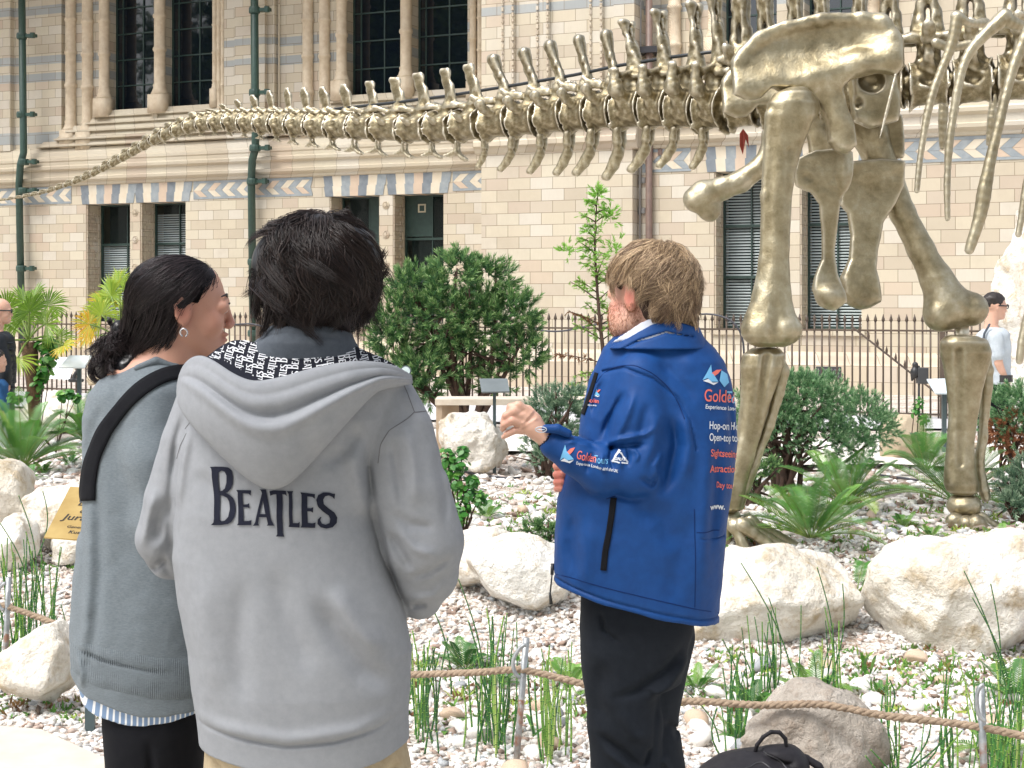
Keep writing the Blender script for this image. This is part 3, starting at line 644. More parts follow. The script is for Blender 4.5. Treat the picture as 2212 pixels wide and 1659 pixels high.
# trees behind the camera : they shade the visitors and are mirrored in the dark windows
M_BARK = simple('tree bark', lin((92, 78, 66)), lin((60, 52, 44)), 12, .9, bump=.5)
M_LEAFBG = tinted('plane tree leaf', [(0, lin((40, 62, 28))), (1, lin((92, 120, 52)))], .5, trans=.25)
def big_tree(x, y, h, r, seed, label):
    rr = np.random.default_rng(seed); root = empty('plane_tree', (x, y, 0), 0, label, 'tree', 'trees behind the visitors')
    m = MB(); m.tube([(0, 0, 0), (.1, 0, h*.3), (0, .2, h*.6), (.1, .1, h*.9)], [.32, .25, .16, .04], 10)
    for k in range(9):
        a = k*2.4; z = h*(.3 + .06*k); m.tube([(0, 0, z), (math.cos(a)*r*.4, math.sin(a)*r*.4, z + .8), (math.cos(a)*r*.85, math.sin(a)*r*.85, z + 1.3)], [.12, .07, .02], 6)
    m.build('trunk', M_BARK, root, False, smooth=True)
    n = 300; c = rr.normal(size=(n, 3)); c /= np.linalg.norm(c, axis=1)[:, None]; c = c*(rr.random((n, 1))**.4)*np.array((r, r, h*.36)) + np.array((0, 0, h*.64))
    V = np.concatenate([q + rr.normal(size=(60, 3))*.55 for q in c]); k = len(V)
    d1 = rr.normal(size=(k, 3)); d1 /= np.linalg.norm(d1, axis=1)[:, None]; d2 = np.cross(d1, rr.normal(size=(k, 3))); d2 /= np.linalg.norm(d2, axis=1)[:, None]; s = rr.uniform(.13, .26, (k, 1))
    VV = np.stack((V - d1*s, V + d2*s*.6, V + d1*s, V - d2*s*.6), 1).reshape(-1, 3)
    mesh_np('crown', VV, np.arange(4*k).reshape(-1, 4), M_LEAFBG, root, False, False, tint=np.repeat(rr.random(k), 4))
big_tree(-1.0, -12.0, 20, 6.5, 1, 'tall plane tree behind the camera, nearest the path')
big_tree(11, -14, 21, 7, 2, 'broad plane tree behind the camera on the right')
big_tree(-30, 6, 20, 6, 3, 'plane tree far out to the left of the garden')
big_tree(-38, 15, 21, 6, 4, 'tallest plane tree beyond the left end of the wing')
big_tree(-26, 17, 19, 4.5, 5, 'narrow plane tree nearest the left end of the wing')
# ================================================================ THE BRONZE SKELETON
class PB:
    """a body of blended shapes authored in picture px at reference depth Y0 (third number = px further away)"""
    def __init__(s, Y0, step, fx=(), fy=(), fz=()):
        s.Y0 = Y0; s.k = Y0/F; s.step = step; s.ops = []; s.lo = np.full(3, 1e9); s.hi = np.full(3, -1e9); s.fx, s.fy, s.fz = fx, fy, fz
    def w(s, p):
        px, py = p[0], p[1]; d = p[2] if len(p) > 2 else 0
        return np.array(((px - CX)*s.k, s.Y0*YS + d*s.k, ZC - (py - HY)*s.k))
    def grow(s, p, r):
        s.lo = np.minimum(s.lo, p - r); s.hi = np.maximum(s.hi, p + r)
    def cap(s, a, b, ra, rb=None, k=4, op='u'):
        rb = ra if rb is None else rb; A, B = s.w(a), s.w(b)
        if op == 'u': s.grow(A, ra*s.k); s.grow(B, rb*s.k)
        s.ops.append(('cap', A, B, ra*s.k, rb*s.k, k*s.k, op)); return s
    def chain(s, pts, rs, k=4, op='u'):
        for i in range(len(pts)-1): s.cap(pts[i], pts[i+1], rs[i], rs[i+1], k, op)
        return s
    def ell(s, c, r, k=4, op='u', rot=None):
        C = s.w(c); R = np.array((r[0], r[2], r[1]))*s.k         # r = (px wide, px tall, px deep)
        if op == 'u': s.grow(C, max(R) if rot else R)
        s.ops.append(('ell', C, R, k*s.k, op, rot)); return s
    def loft(s, rows, k=4, p=2.2, op='u'):
        """rows: (py, cx, d, half width, half depth)"""
        q = [(s.w((0, r[0]))[2], s.w((r[1], 0))[0], s.Y0*YS + r[2]*s.k, r[3]*s.k, r[4]*s.k) for r in rows]
        if op == 'u':
            for z, x, y, a, b in q: s.grow(np.array((x, y, z)), np.array((a, b, 0.5*s.k)))
        s.ops.append(('loft', q, k*s.k, p, op)); return s
    def slab(s, poly, d, th, r=2, k=4, op='u'):
        pl = [(s.w(p)[0], s.w(p)[2]) for p in poly]; k_ = s.k
        def f(x, z): 
            return (x/k_ + CX), (HY - (z - ZC)/k_)
        yc = (lambda x, z: s.Y0*YS + k_*d(*f(x, z))) if callable(d) else s.Y0*YS + d*k_
        tt = (lambda x, z: k_*th(*f(x, z))) if callable(th) else th*k_
        if op == 'u':
            for p in poly:
                dd = d(np.array(float(p[0])), np.array(float(p[1]))) if callable(d) else d; h = th(np.array(float(p[0])), np.array(float(p[1]))) if callable(th) else th
                s.grow(np.array((s.w(p)[0], s.Y0*YS + float(dd)*s.k, s.w(p)[2])), np.array((r, float(h) + 4, r))*s.k)
        s.ops.append(('slab', pl, yc, tt, r*s.k, k*s.k, op)); return s
    def noise(s, amp, freq, oct=3, off=0.0, aniso=(1, 1, 1)): s.ops.append(('noise', amp, freq, oct, off, aniso)); return s
    def fn(s, f): s.ops.append(('fn', f)); return s
    def field(s):
        m = s.step*4
        ax = [SDF.axis(s.lo[i] - m, s.hi[i] + m, s.step, fr) for i, fr in ((0, [(s.w((a, 0))[0], s.w((b, 0))[0], c) for a, b, c in s.fx]), (1, s.fy), (2, [(s.w((0, b))[2], s.w((0, a))[2], c) for a, b, c in s.fz]))]
        S = SDF(*ax)
        for o in s.ops:
            if o[0] == 'cap': S.cap(o[1], o[2], o[3], o[4], o[5], o[6])
            elif o[0] == 'ell': S.ell(o[1], o[2], o[3], o[4], o[5])
            elif o[0] == 'loft': S.loft(o[1], o[2], 2, o[3], o[4])
            elif o[0] == 'slab': S.slab(o[1], o[2], o[3], o[4], o[5], o[6])
            elif o[0] == 'noise': S.noise(*o[1:])
            elif o[0] == 'fn': o[1](S)
        return S
    def build(s, name, mat, parent=None, rel=1, **kw):
        V, Q = s.field().mesh()
        if rel: V = relax(V, Q, rel)
        return mesh_np(name, V, Q, mat, parent, **kw)
def bronze(name, cols):
    t = NT(name)
    n1 = t.noise(4.5, 7, .7); n2 = t.noise(26, 4, .6)
    c = t.ramp(n1, list(zip((.28, .42, .56, .72), [lin(q) for q in cols])))
    c = t.mix(t.math('MULTIPLY', n2, .35), c, lin((142, 130, 100)))
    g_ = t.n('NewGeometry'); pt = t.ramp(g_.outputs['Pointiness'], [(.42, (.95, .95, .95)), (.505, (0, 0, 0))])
    c = t.mix(pt, c, lin((58, 47, 32))); ph = t.ramp(g_.outputs['Pointiness'], [(.505, (0, 0, 0)), (.56, (.8, .8, .8))]); c = t.mix(ph, c, lin((232, 226, 210)))  # hollows coloured darker, edge highlights painted into the bronze colour
    t.p(Base_Color=c, Metallic=.85, Roughness=t.ramp(n2, [(.3, (.33,)*3), (.7, (.47,)*3)])); t.bump(t.math('ADD', t.math('ADD', n2, t.math('MULTIPLY', n1, .8)), t.math('MULTIPLY', t.noise(90, 4, .7), .4)), .28, .012)
    return t.m
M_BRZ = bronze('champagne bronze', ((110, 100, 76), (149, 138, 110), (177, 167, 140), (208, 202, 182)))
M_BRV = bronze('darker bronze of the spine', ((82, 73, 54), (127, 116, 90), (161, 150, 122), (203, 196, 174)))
def spl(pts, n=40):
    pts = np.array(pts, float); t_ = np.concatenate(([0], np.cumsum(np.linalg.norm(np.diff(pts, axis=0), axis=1)))); q = np.linspace(0, t_[-1], n)
    out = np.stack([np.interp(q, t_, pts[:, i]) for i in range(pts.shape[1])], 1)
    for _ in range(3): out[1:-1] = (out[:-2] + 2*out[1:-1] + out[2:])/4
    return out
Ytail = lambda x: np.interp(x, [0, 400, 1000, 1600, 1950, 2260], [7.0, 6.3, 5.35, 4.62, 4.42, 4.3])
skel = empty('dinosaur_skeleton', (3.3, 4.5, .3), 0, 'long champagne bronze sauropod skeleton striding over the garden with its tail stretched left', 'skeleton')
# ---- vertebra prototypes, unit long
def unit(fn, lo, hi, st):
    S = SDF(np.arange(lo[0], hi[0], st), np.arange(lo[1], hi[1], st), np.arange(lo[2], hi[2], st)); fn(S); V, Q = S.mesh(); return relax(V, Q, 1), Q
def centrum(S, r=.66, hollow=0.0):
    S.cap((-.40, 0, 0), (.40, 0, 0), r*.80, r*.80, 0)
    S.apply(lambda X, Y, Z: np.sqrt(Y*Y + Z*Z) - r*(.74 + .30*np.abs(X/.45)**3 ) + 0*X, (-.5, -1, -1), (.5, 1, 1), 0)
    S.apply(lambda X, Y, Z: np.abs(X) - .445 + 0*Y + 0*Z, (-2, -2, -2), (2, 2, 2), 0, 'i')
    S.cap((-.46, 0, 0), (.50, 0, 0), r*.5, r*.5, .06)
    for s_ in (-1, 1):
        if hollow: S.ell((0, s_*r*.95, .12), (.24, hollow, .22), .06, 's')
def protoA(S):      # big tail vertebra below a tall forked spine
    centrum(S, .70)
    S.cap((0, 0, .5), (.05, 0, 1.15), .30, .26, .15)
    for s_ in (-1, 1):
        S.chain([(-.25, s_*.18, .95), (-.62, s_*.20, 1.12)], [.16, .10], .08)         # zygapophyses
        S.chain([(.2, s_*.2, 1.0), (.62, s_*.24, 1.05)], [.16, .11], .08)
        S.chain([(.0, s_*.42, .20), (-.02, s_*.86, .45), (-.03, s_*.94, 1.15)], [.24, .22, .12], .10)  # transverse wing
        S.chain([(.0, s_*.3, 1.1), (-.02, s_*.85, 1.0)], [.12, .10], .10)
        S.chain([(.22, s_*.05, 1.2), (.05, s_*.10, 1.9), (-.16, s_*.16, 2.7), (-.22, s_*.20, 3.15)], [.14, .10, .10, .16], .06)
    S.chain([(.02, 0, 1.2), (-.1, 0, 2.0), (-.30, 0, 2.8)], [.22, .085, .06], .12)
    S.cap((.30, 0, 1.2), (-.12, 0, 2.9), .06, .06, .05)
    S.noise(.05, 3.2, 3, 1.0)
def protoS(S):      # sacral / back vertebra, broad tall spine, hollow flank
    centrum(S, .62, .34)
    S.cap((0, 0, .4), (0, 0, 1.4), .34, .28, .2)
    for s_ in (-1, 1):
        S.chain([(0, s_*.3, .5), (.0, s_*.75, 1.15), (.02, s_*1.05, 1.45)], [.22, .15, .15], .1)
        S.chain([(-.1, s_*.2, 1.3), (-.55, s_*.28, 1.25)], [.14, .12], .08); S.chain([(.1, s_*.2, 1.3), (.55, s_*.28, 1.3)], [.14, .12], .08)
        S.chain([(.20, s_*.06, 1.4), (.12, s_*.10, 2.4), (.1, s_*.16, 3.5)], [.16, .12, .20], .08); S.chain([(-.20, s_*.06, 1.4), (-.10, s_*.1, 2.4), (-.12, s_*.14, 3.5)], [.16, .12, .18], .08)
        S.ell((.18, s_*.5, .72), (.16, .22, .2), .08, 's'); S.ell((-.2, s_*.5, .75), (.14, .22, .2), .08, 's')
    S.noise(.06, 3.0, 3, 4.0)
def protoB(S):
    centrum(S, .70)
    S.cap((.12, 0, .45), (.22, 0, .95), .26, .20, .12)
    for s_ in (-1, 1):
        S.chain([(-.1, s_*.16, .80), (-.62, s_*.17, .88), (-.75, s_*.17, .98)], [.11, .08, .10], .07)
        S.chain([(.2, s_*.15, .86), (.66, s_*.15, .98)], [.13, .07], .07)
        S.chain([(.02, s_*.5, .25), (-.02, s_*.82, .40), (-.06, s_*.98, .62)], [.16, .14, .14], .07)
        S.chain([(.40, s_*.05, 1.0), (.18, s_*.07, 1.5), (.0, s_*.10, 2.0)], [.08, .06, .09], .05)
    S.chain([(.25, 0, .95), (.05, 0, 1.5), (-.16, 0, 2.0)], [.14, .08, .11], .07); S.ell((-.12, 0, 2.0), (.17, .13, .14), .08)
    S.noise(.045, 3.4, 3, 9.0)
def protoC(S):
    centrum(S, .64)
    S.cap((.05, 0, .4), (.15, 0, .8), .26, .20, .12)
    for s_ in (-1, 1):
        S.chain([(-.1, s_*.14, .70), (-.55, s_*.15, .80)], [.11, .08], .07); S.chain([(.2, s_*.13, .75), (.6, s_*.13, .80)], [.12, .06], .07)
        S.chain([(.0, s_*.5, .15), (-.06, s_*.72, .35)], [.12, .10], .07)
    S.slab([(.42, .75), (.12, .75), (-.14, 1.45), (-.16, 1.72), (.10, 1.75), (.18, 1.55), (.30, 1.2)], 0, .07, .02, .08)
    S.cap((-.13, 0, 1.65), (.06, 0, 1.68), .11, .10, .06); S.cap((.16, 0, 1.55), (.40, 0, .85), .07, .08, .05)
    S.noise(.045, 3.4, 3, 14.0)
def protoD(S):
    centrum(S, .60)
    S.cap((.0, 0, .35), (.1, 0, .68), .26, .18, .12)
    for s_ in (-1, 1): S.chain([(-.1, s_*.12, .62), (-.58, s_*.12, .74)], [.12, .09], .07); S.chain([(.2, s_*.1, .66), (.5, s_*.1, .66)], [.11, .06], .07)
    S.slab([(.48, .62), (.10, .62), (-.18, 1.30), (-.12, 1.50), (.08, 1.50), (.26, 1.25)], 0, .08, .02, .08)
    S.noise(.05, 3.4, 3, 20.0)
def protoE(S):
    centrum(S, .55)
    S.chain([(-.3, 0, .55), (.1, 0, .60), (.42, 0, .52)], [.17, .16, .12], .1); S.ell((-.1, 0, .78), (.30, .12, .17), .1)
    S.noise(.05, 3.4, 3, 26.0)
protos = {k: unit(f, lo, hi, st) for k, f, lo, hi, st in (('A', protoA, (-1.1, -1.3, -1), (1.1, 1.3, 3.6), .04), ('S', protoS, (-1, -1.4, -1), (1, 1.4, 4.0), .045), ('B', protoB, (-1.1, -1.25, -1), (1.1, 1.25, 2.4), .036),
     ('C', protoC, (-.9, -1, -1), (.9, 1, 2.1), .036), ('D', protoD, (-.9, -.9, -.9), (.9, .9, 1.8), .036), ('E', protoE, (-.8, -.8, -.9), (.8, .8, 1.3), .04))}
pm = {}
for k, (V, Q) in protos.items():
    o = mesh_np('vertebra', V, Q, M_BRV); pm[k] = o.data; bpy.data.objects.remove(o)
AXX = [0, 50, 100, 150, 200, 250, 300, 330, 350, 400, 450, 500, 600, 700, 800, 900, 1000, 1100, 1200, 1300, 1400, 1500, 1600, 1700, 1800, 1960, 2100, 2260]
AXY = [433, 425, 414, 397, 375, 349, 320, 303, 293, 274, 265, 263, 268, 273, 276, 279, 273, 262, 250, 240, 232, 232, 236, 218, 202, 190, 180, 168]
AXR = [2.2, 3, 4.2, 5.6, 7.4, 9.2, 11, 12.2, 13.6, 16.5, 20, 22, 25.5, 28, 31, 34.5, 38, 41.5, 44.5, 47, 50, 52, 52, 50, 50, 50, 52, 54]
ax_y = lambda x: np.interp(x, AXX, AXY); ax_r = lambda x: np.interp(x, AXX, AXR)
J = [2520, 2430, 2340, 2250, 2150, 2055, 1960, 1885, 1825, 1765, 1702, 1640, 1575, 1518, 1457, 1400, 1336, 1280, 1228, 1169, 1108, 1045, 987, 932, 873, 815, 764, 716, 672, 631, 596, 561, 527, 494, 462, 433, 405, 379, 354, 330]
x = 330.0
while x > 2: x -= 16 + 7*(x/330); J.append(x)
rr = random.Random(3)
def vert(kind, xl, xr, spine=1.0, dz=0.0):
    a = P(xl, ax_y(xl), float(Ytail(xl))); b = P(xr, ax_y(xr), float(Ytail(xr))); c = (a + b)/2; d = b - a; Ln = np.linalg.norm(d)
    X = Vector(d).normalized(); Zv = Vector((0, 0, 1)); Yv = Zv.cross(X).normalized(); Zv = X.cross(Yv)
    xm = (xl + xr)/2; rw = ax_r(xm)*float(Ytail(xm))/F; base = {'A': .70, 'S': .62, 'B': .70, 'C': .64, 'D': .60, 'E': .55}[kind]
    o = bpy.data.objects.new('vertebra', pm[kind]); COL.objects.link(o)
    R = Matrix((X, Yv, Zv)).transposed().to_4x4(); o.location = c
    o.rotation_euler = (R.to_3x3() @ Euler((rad(rr.uniform(-3, 3)), rad(rr.uniform(-2.5, 2.5)), rad(rr.uniform(-3, 3)))).to_matrix()).to_euler()
    o.scale = (Ln*1.0, rw/base, rw/base*spine); setparent(o, skel); return o, Ln, rw
vs = []
for i in range(len(J) - 1):
    xr, xl = J[i], J[i+1]; xm = (xr + xl)/2
    kind = 'S' if xm > 1590 else 'A' if xm > 1345 else 'B' if xm > 1030 else 'C' if xm > 760 else 'D' if xm > 425 else 'E'
    tip = np.interp(xm, [430, 470, 600, 685, 794, 900, 1016, 1066, 1119, 1190, 1241, 1297, 1349, 1413, 1480, 1560, 1640], [240, 226, 187, 187, 172, 157, 135, 117, 108, 86, 77, 68, 46, 24, 5, -25, -50])
    top = {'A': 3.3, 'S': 3.7, 'B': 2.13, 'C': 1.78, 'D': 1.53, 'E': .95}[kind]; base = {'A': .70, 'S': .62, 'B': .70, 'C': .64, 'D': .60, 'E': .55}[kind]
    sp = 1.0
    if kind in 'ABCD': sp = (ax_y(xm) - tip)/(top*ax_r(xm)/base)
    o, Ln, rw = vert(kind, xl, xr, sp if kind not in 'A' else sp)
    if abs(sp - 1) > .02 and kind in 'ABCDS':       # the spine alone grows or shrinks : bake it into a mesh of its own
        me = pm[kind].copy(); co = np.empty(len(me.vertices)*3, np.float32); me.vertices.foreach_get('co', co); co = co.reshape(-1, 3)
        zb = 0.75; f = np.where(co[:, 2] > zb, (top*sp - zb)/(top - zb), 1.0); co[:, 2] = np.where(co[:, 2] > zb, zb + (co[:, 2] - zb)*f, co[:, 2]); me.vertices.foreach_set('co', co.ravel()); me.update()
        o.data = me; o.scale[2] = o.scale[1]
# ---- chevron bones
def chevL(S):
    for s_ in (-1, 1): S.chain([(.0, s_*.32, -.0), (-.02, s_*.26, -.45), (-.12, s_*.1, -.85)], [.17, .17, .16], .06)
    S.chain([(-.10, 0, -.8), (-.30, 0, -1.3), (-.62, 0, -1.72)], [.22, .20, .13], .08); S.chain([(-.2, 0, -.9), (-.46, 0, -1.35), (-.76, 0, -1.70)], [.14, .18, .11], .08); S.noise(.03, 3, 2)
def chevS(S):
    for s_ in (-1, 1): S.chain([(.0, s_*.28, -.0), (.0, s_*.22, -.5)], [.10, .10], .05); S.chain([(0, s_*.22, -.45), (-.5, s_*.18, -.62), (-.78, s_*.16, -.66)], [.12, .10, .08], .07); S.chain([(0, s_*.22, -.45), (.42, s_*.18, -.75), (.62, s_*.16, -.80)], [.13, .10, .09], .07)
    S.noise(.03, 3, 2)
for k, f, lo, hi in (('L', chevL, (-1.1, -.7, -2.1), (.5, .7, .4)), ('s', chevS, (-1.2, -.7, -1.3), (1.1, .7, .4))):
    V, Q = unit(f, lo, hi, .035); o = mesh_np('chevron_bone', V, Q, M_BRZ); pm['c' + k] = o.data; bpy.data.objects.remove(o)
for xj in J[9:]:
    if xj > 1560 or xj < 340: continue
    L_ = 'L' if xj > 1010 else 's'; r = ax_r(xj); px_len = np.interp(xj, [340, 500, 640, 760, 930, 1010, 1050, 1100, 1240, 1350, 1460, 1530], [8, 13, 22, 34, 36, 44, 58, 70, 88, 104, 82, 80])
    Yj = float(Ytail(xj)); o = bpy.data.objects.new('chevron_bone', pm['c' + L_]); COL.objects.link(o); o.location = P(xj + 2, ax_y(xj) + r*.93, Yj)
    sc = px_len*Yj/F/(1.8 if L_ == 'L' else .95); wd = r*Yj/F/.6
    if L_ == 's' and xj < 620: sc *= .9
    o.scale = (sc*(1 if L_ == 'L' else .8), max(sc, wd*.5), sc); o.rotation_euler = (0, rad(rr.uniform(-6, 6)), math.atan2(-.9, 2.2) + rad(rr.uniform(-6, 6))); setparent(o, skel)
# ---- support rod
m = MB(); m.tube([P(x, y, float(Ytail(x))) for x, y in ((700, 238), (850, 222), (960, 208), (1100, 186), (1240, 162), (1340, 141), (1460, 122), (1600, 104))], .011, 8); m.build('support_rod', simple('black support rod', (.02, .025, .03), None, 9, .4), skel, smooth=True)
# ---- the near ilium
YN = 4.15
ilp = [(1583, 205), (1583, 150), (1598, 112), (1640, 72), (1700, 48), (1770, 35), (1860, 31), (1898, 34), (1925, 60), (1942, 100), (1943, 145), (1928, 165), (1895, 152), (1860, 146), (1836, 158), (1815, 190), (1828, 230), (1843, 270), (1850, 312), (1828, 320), (1790, 306), (1784, 262), (1770, 228), (1745, 203), (1702, 186), (1662, 190), (1640, 215), (1612, 218)]
b = PB(YN, .0075)
b.slab(ilp, lambda x, y: 4 - 20*np.exp(-((y - 172 + (x - 1750)*.16)/46)**2) - 16*np.exp(-((x - 1925)**2/60**2 + (y - 110)**2/70**2)) + 7*np.exp(-((x - 1735)**2/120**2 + (y - 100)**2/40**2)), lambda x, y: 13 + 6*np.clip((y - 150)/100, 0, 1) + 8*np.exp(-((x - 1925)**2 + (y - 110)**2)/50**2), 2, 4)
b.chain([(1592, 135, 2), (1640, 84, 0), (1700, 58, -2), (1770, 45, -4), (1860, 41, -6), (1902, 52, -8), (1924, 90, -10), (1928, 138, -12)], [9, 9, 9, 9, 11, 15, 18, 16], 16)
b.chain([(1690, 188, -2), (1760, 172, -6), (1850, 140, -10), (1918, 132, -12)], [12, 16, 20, 22], 26)
b.chain([(1790, 205, -2), (1812, 260, 2), (1822, 308, 6)], [20, 24, 26], 12)
b.noise(.006, 6, 3); b.noise(.0014, 18, 3, 5)
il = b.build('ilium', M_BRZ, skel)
o = il.copy(); COL.objects.link(o); o.location = o.location + Vector((.05, .78, 0)); 
b = PB(YN + .10, .008); b.slab([(1836, 160), (1930, 150), (1942, 200), (1936, 262), (1880, 275), (1842, 262)], 0, 30, 3, 4); b.ell((1876, 178, -36), (30, 26, 36), 6, 's'); b.ell((1848, 225, -30), (10, 12, 14), 4, 's'); b.noise(.006, 8, 3); b.build('sacrum', M_BRZ, skel)
# ---- near femur and shin
b = PB(YN - .05, .0072)
b.loft([(190, 1722, 8, 22, 24), (200, 1716, 6, 40, 34), (222, 1712, 2, 52, 38), (250, 1710, 0, 53, 36), (280, 1703, 0, 46, 32), (310, 1697, 0, 39, 28), (360, 1689, 0, 33, 25), (420, 1683, 0, 29, 23), (500, 1680, 0, 27, 23), (560, 1677, 0, 28, 24), (610, 1672, 0, 34, 28), (650, 1667, 0, 44, 34), (680, 1664, 0, 54, 38), (705, 1664, 0, 62, 42), (725, 1664, 0, 62, 42), (740, 1664, 0, 48, 34), (748, 1664, 0, 30, 24)], 8, 2.3)
b.ell((1742, 228, 24), (34, 34, 34), 12); b.chain([(1664, 250, -6), (1652, 420, -4), (1650, 560, -2), (1640, 640, 0)], [12, 8, 9, 12], 12)
b.ell((1640, 712, -6), (34, 34, 36), 10); b.ell((1695, 712, -6), (34, 33, 38), 10); b.cap((1668, 640, -44), (1668, 745, -52), 6, 14, 12, 's'); b.chain([(1705, 330, -30), (1700, 560, -30)], [6, 5], 10, 's')
b.noise(.004, 8, 3, 3, (1, 1, .35)); b.noise(.0014, 18, 3, 5)
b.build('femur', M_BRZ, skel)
b = PB(YN - .02, .0068)
b.loft([(752, 1655, 6, 30, 28), (765, 1650, 2, 46, 36), (790, 1646, 0, 48, 36), (820, 1641, 0, 42, 32), (870, 1632, 0, 33, 26), (930, 1620, 0, 27, 21), (990, 1604, 0, 24, 19), (1040, 1590, 0, 24, 19), (1075, 1578, 0, 29, 24), (1098, 1573, 0, 27, 22), (1106, 1573, 0, 18, 16)], 6, 2.3)
b.cap((1652, 770, -34), (1632, 930, -28), 9, 4, 10, 's'); b.noise(.004, 8, 3, 8, (1, 1, .4)); b.noise(.0014, 18, 3, 5)
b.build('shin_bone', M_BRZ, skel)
b = PB(YN - .02, .006); b.chain([(1682, 776, 4), (1690, 800, 6), (1683, 850, 8), (1663, 920, 10), (1632, 1000, 12), (1603, 1070, 8), (1596, 1092, 6)], [14, 16, 13, 11, 11, 13, 14], 4); b.noise(.006, 10, 3, 12)
b.build('fibula', M_BRZ, skel)
b = PB(YN, .006); b.ell((1575, 1118, 4), (27, 22, 26), 4); b.noise(.005, 14, 3); b.build('ankle_bone', M_BRZ, skel)
m = MB(); m.tube([P(1660, 740, YN), P(1660, 765, YN)], .035, 12); m.build('knee_pin', M_BRZ, skel, smooth=True)
def foot(cx, cy, Y0, s_=1.0):
    for i, (dx, dy, dd, ex, ey, ed) in enumerate(((-8, 0, 10, 0, 62, 30), (6, 2, -10, 22, 58, -30), (20, 0, -20, 62, 48, -30), (30, 4, 6, 92, 52, 0), (38, 0, 26, 108, 56, 22))):
        b = PB(Y0, .0058); a = (cx + dx*s_, cy + dy*s_, dd); e = (cx + (dx + ex)*s_, cy + (dy + ey)*s_, ed)
        b.cap(a, e, 13*s_, 9*s_, 4); b.ell(a, (17*s_, 15*s_, 15*s_), 5); b.ell(e, (15*s_, 12*s_, 14*s_), 5)
        b.noise(.004, 18, 3, i); b.build('metatarsal', M_BRZ, skel)
        b = PB(Y0, .0058); q = (e[0] + 20*s_, e[1] + 4*s_, e[2] - 4); b.cap((e[0] + 8*s_, e[1] + 2, e[2]), q, 11*s_, 11*s_, 4); b.ell((q[0] + 8*s_, q[1] + 2, q[2]), (15*s_, 10*s_, 10*s_), 4)
        b.build('toe_bone', M_BRZ, skel)
foot(1580, 1132, YN - .05, 1.15)
# ---- the far leg, striding forward
YFR = 4.62
b = PB(YFR, .0078)
b.chain([(1850, 210, 0), (1880, 290, 0), (1915, 380, 0), (1950, 460, 0), (1990, 540, 0), (2022, 600, 0), (2045, 650, 0)], [46, 40, 32, 27, 28, 34, 46], 10)
b.ell((2056, 668, 0), (60, 42, 44), 16, rot=None); b.ell((2030, 682, -10), (36, 34, 38), 12); b.ell((2098, 668, -8), (34, 36, 36), 12)
b.noise(.004, 7, 3, 3); b.noise(.0014, 18, 3, 5); b.build('femur', M_BRZ, skel)
b = PB(YFR - .05, .0068)
b.loft([(727, 2080, 0, 34, 30), (738, 2084, 0, 50, 38), (760, 2087, 0, 54, 38), (790, 2088, 0, 48, 34), (840, 2085, 0, 38, 28), (900, 2081, 0, 30, 23), (960, 2076, 0, 29, 21), (1010, 2074, 0, 33, 24), (1045, 2077, 0, 38, 28), (1062, 2080, 0, 34, 26), (1068, 2082, 0, 22, 20)], 6, 2.3)
b.ell((2058, 742, -6), (24, 18, 26), 8); b.cap((2062, 760, -34), (2070, 1000, -24), 7, 4, 10, 's'); b.noise(.004, 8, 3, 8, (1, 1, .4)); b.noise(.0014, 18, 3, 5)
b.build('shin_bone', M_BRZ, skel)
b = PB(YFR - .03, .006); b.chain([(2126, 745, 14), (2138, 800, 16), (2132, 900, 18), (2122, 1000, 18), (2128, 1060, 12), (2132, 1075, 10)], [15, 14, 11, 10, 13, 12], 4); b.noise(.006, 10, 3, 12); b.build('fibula', M_BRZ, skel)
b = PB(YFR - .05, .006); b.ell((2082, 1092, 0), (36, 27, 32), 4); b.noise(.005, 14, 3); b.build('ankle_bone', M_BRZ, skel)
m = MB(); m.tube([P(2078, 705, YFR), P(2080, 735, YFR)], .04, 12); m.build('knee_pin', M_BRZ, skel, smooth=True)
foot(2078, 1128, YFR - .1, 1.25)
# ---- pubis near, pubis far, ischium
b = PB(YN + .12, .0072)
b.slab([(1722, 345), (1760, 328), (1800, 322), (1838, 330), (1838, 365), (1830, 395), (1812, 430), (1806, 480), (1802, 540), (1806, 590), (1822, 630), (1826, 652), (1800, 668), (1775, 655), (1758, 625), (1762, 600), (1778, 560), (1779, 500), (1772, 440), (1752, 415), (1720, 400), (1716, 370)], lambda x, y: -6*np.cos((y - 330)/70), lambda x, y: 11 + 7*np.clip((y - 570)/60, 0, 1), 3, 4)
b.ell((1822, 372, -8), (16, 42, 18), 12); b.ell((1792, 640, -2), (30, 26, 28), 12); b.ell((1742, 385, -24), (12, 12, 12), 6, 's'); b.noise(.004, 8, 3); b.noise(.0014, 18, 3); b.build('pubis', M_BRZ, skel)
b = PB(YFR - .05, .0078)
b.slab([(1838, 352), (1900, 345), (1952, 350), (1952, 400), (1930, 440), (1905, 480), (1895, 530), (1888, 580), (1895, 620), (1898, 650), (1860, 660), (1822, 630), (1818, 600), (1835, 560), (1840, 510), (1834, 460), (1818, 440), (1822, 400)], lambda x, y: 8*np.sin((y - 330)/60), lambda x, y: 15 + 10*np.clip((y - 560)/60, 0, 1), 3, 4)
b.ell((1858, 640, 0), (38, 26, 30), 14); b.ell((1868, 410, -26), (34, 30, 16), 14, 's'); b.noise(.004, 7, 3); b.noise(.0014, 18, 3); b.build('pubis', M_BRZ, skel)
b = PB(YFR, .0078); b.slab([(1830, 250), (1885, 238), (1945, 250), (1950, 300), (1948, 340), (1910, 342), (1862, 320), (1835, 290)], 0, 20, 3, 4); b.ell((1865, 262, -18), (22, 22, 16), 10, 's'); b.noise(.004, 7, 3); b.build('ilium', M_BRZ, skel, )
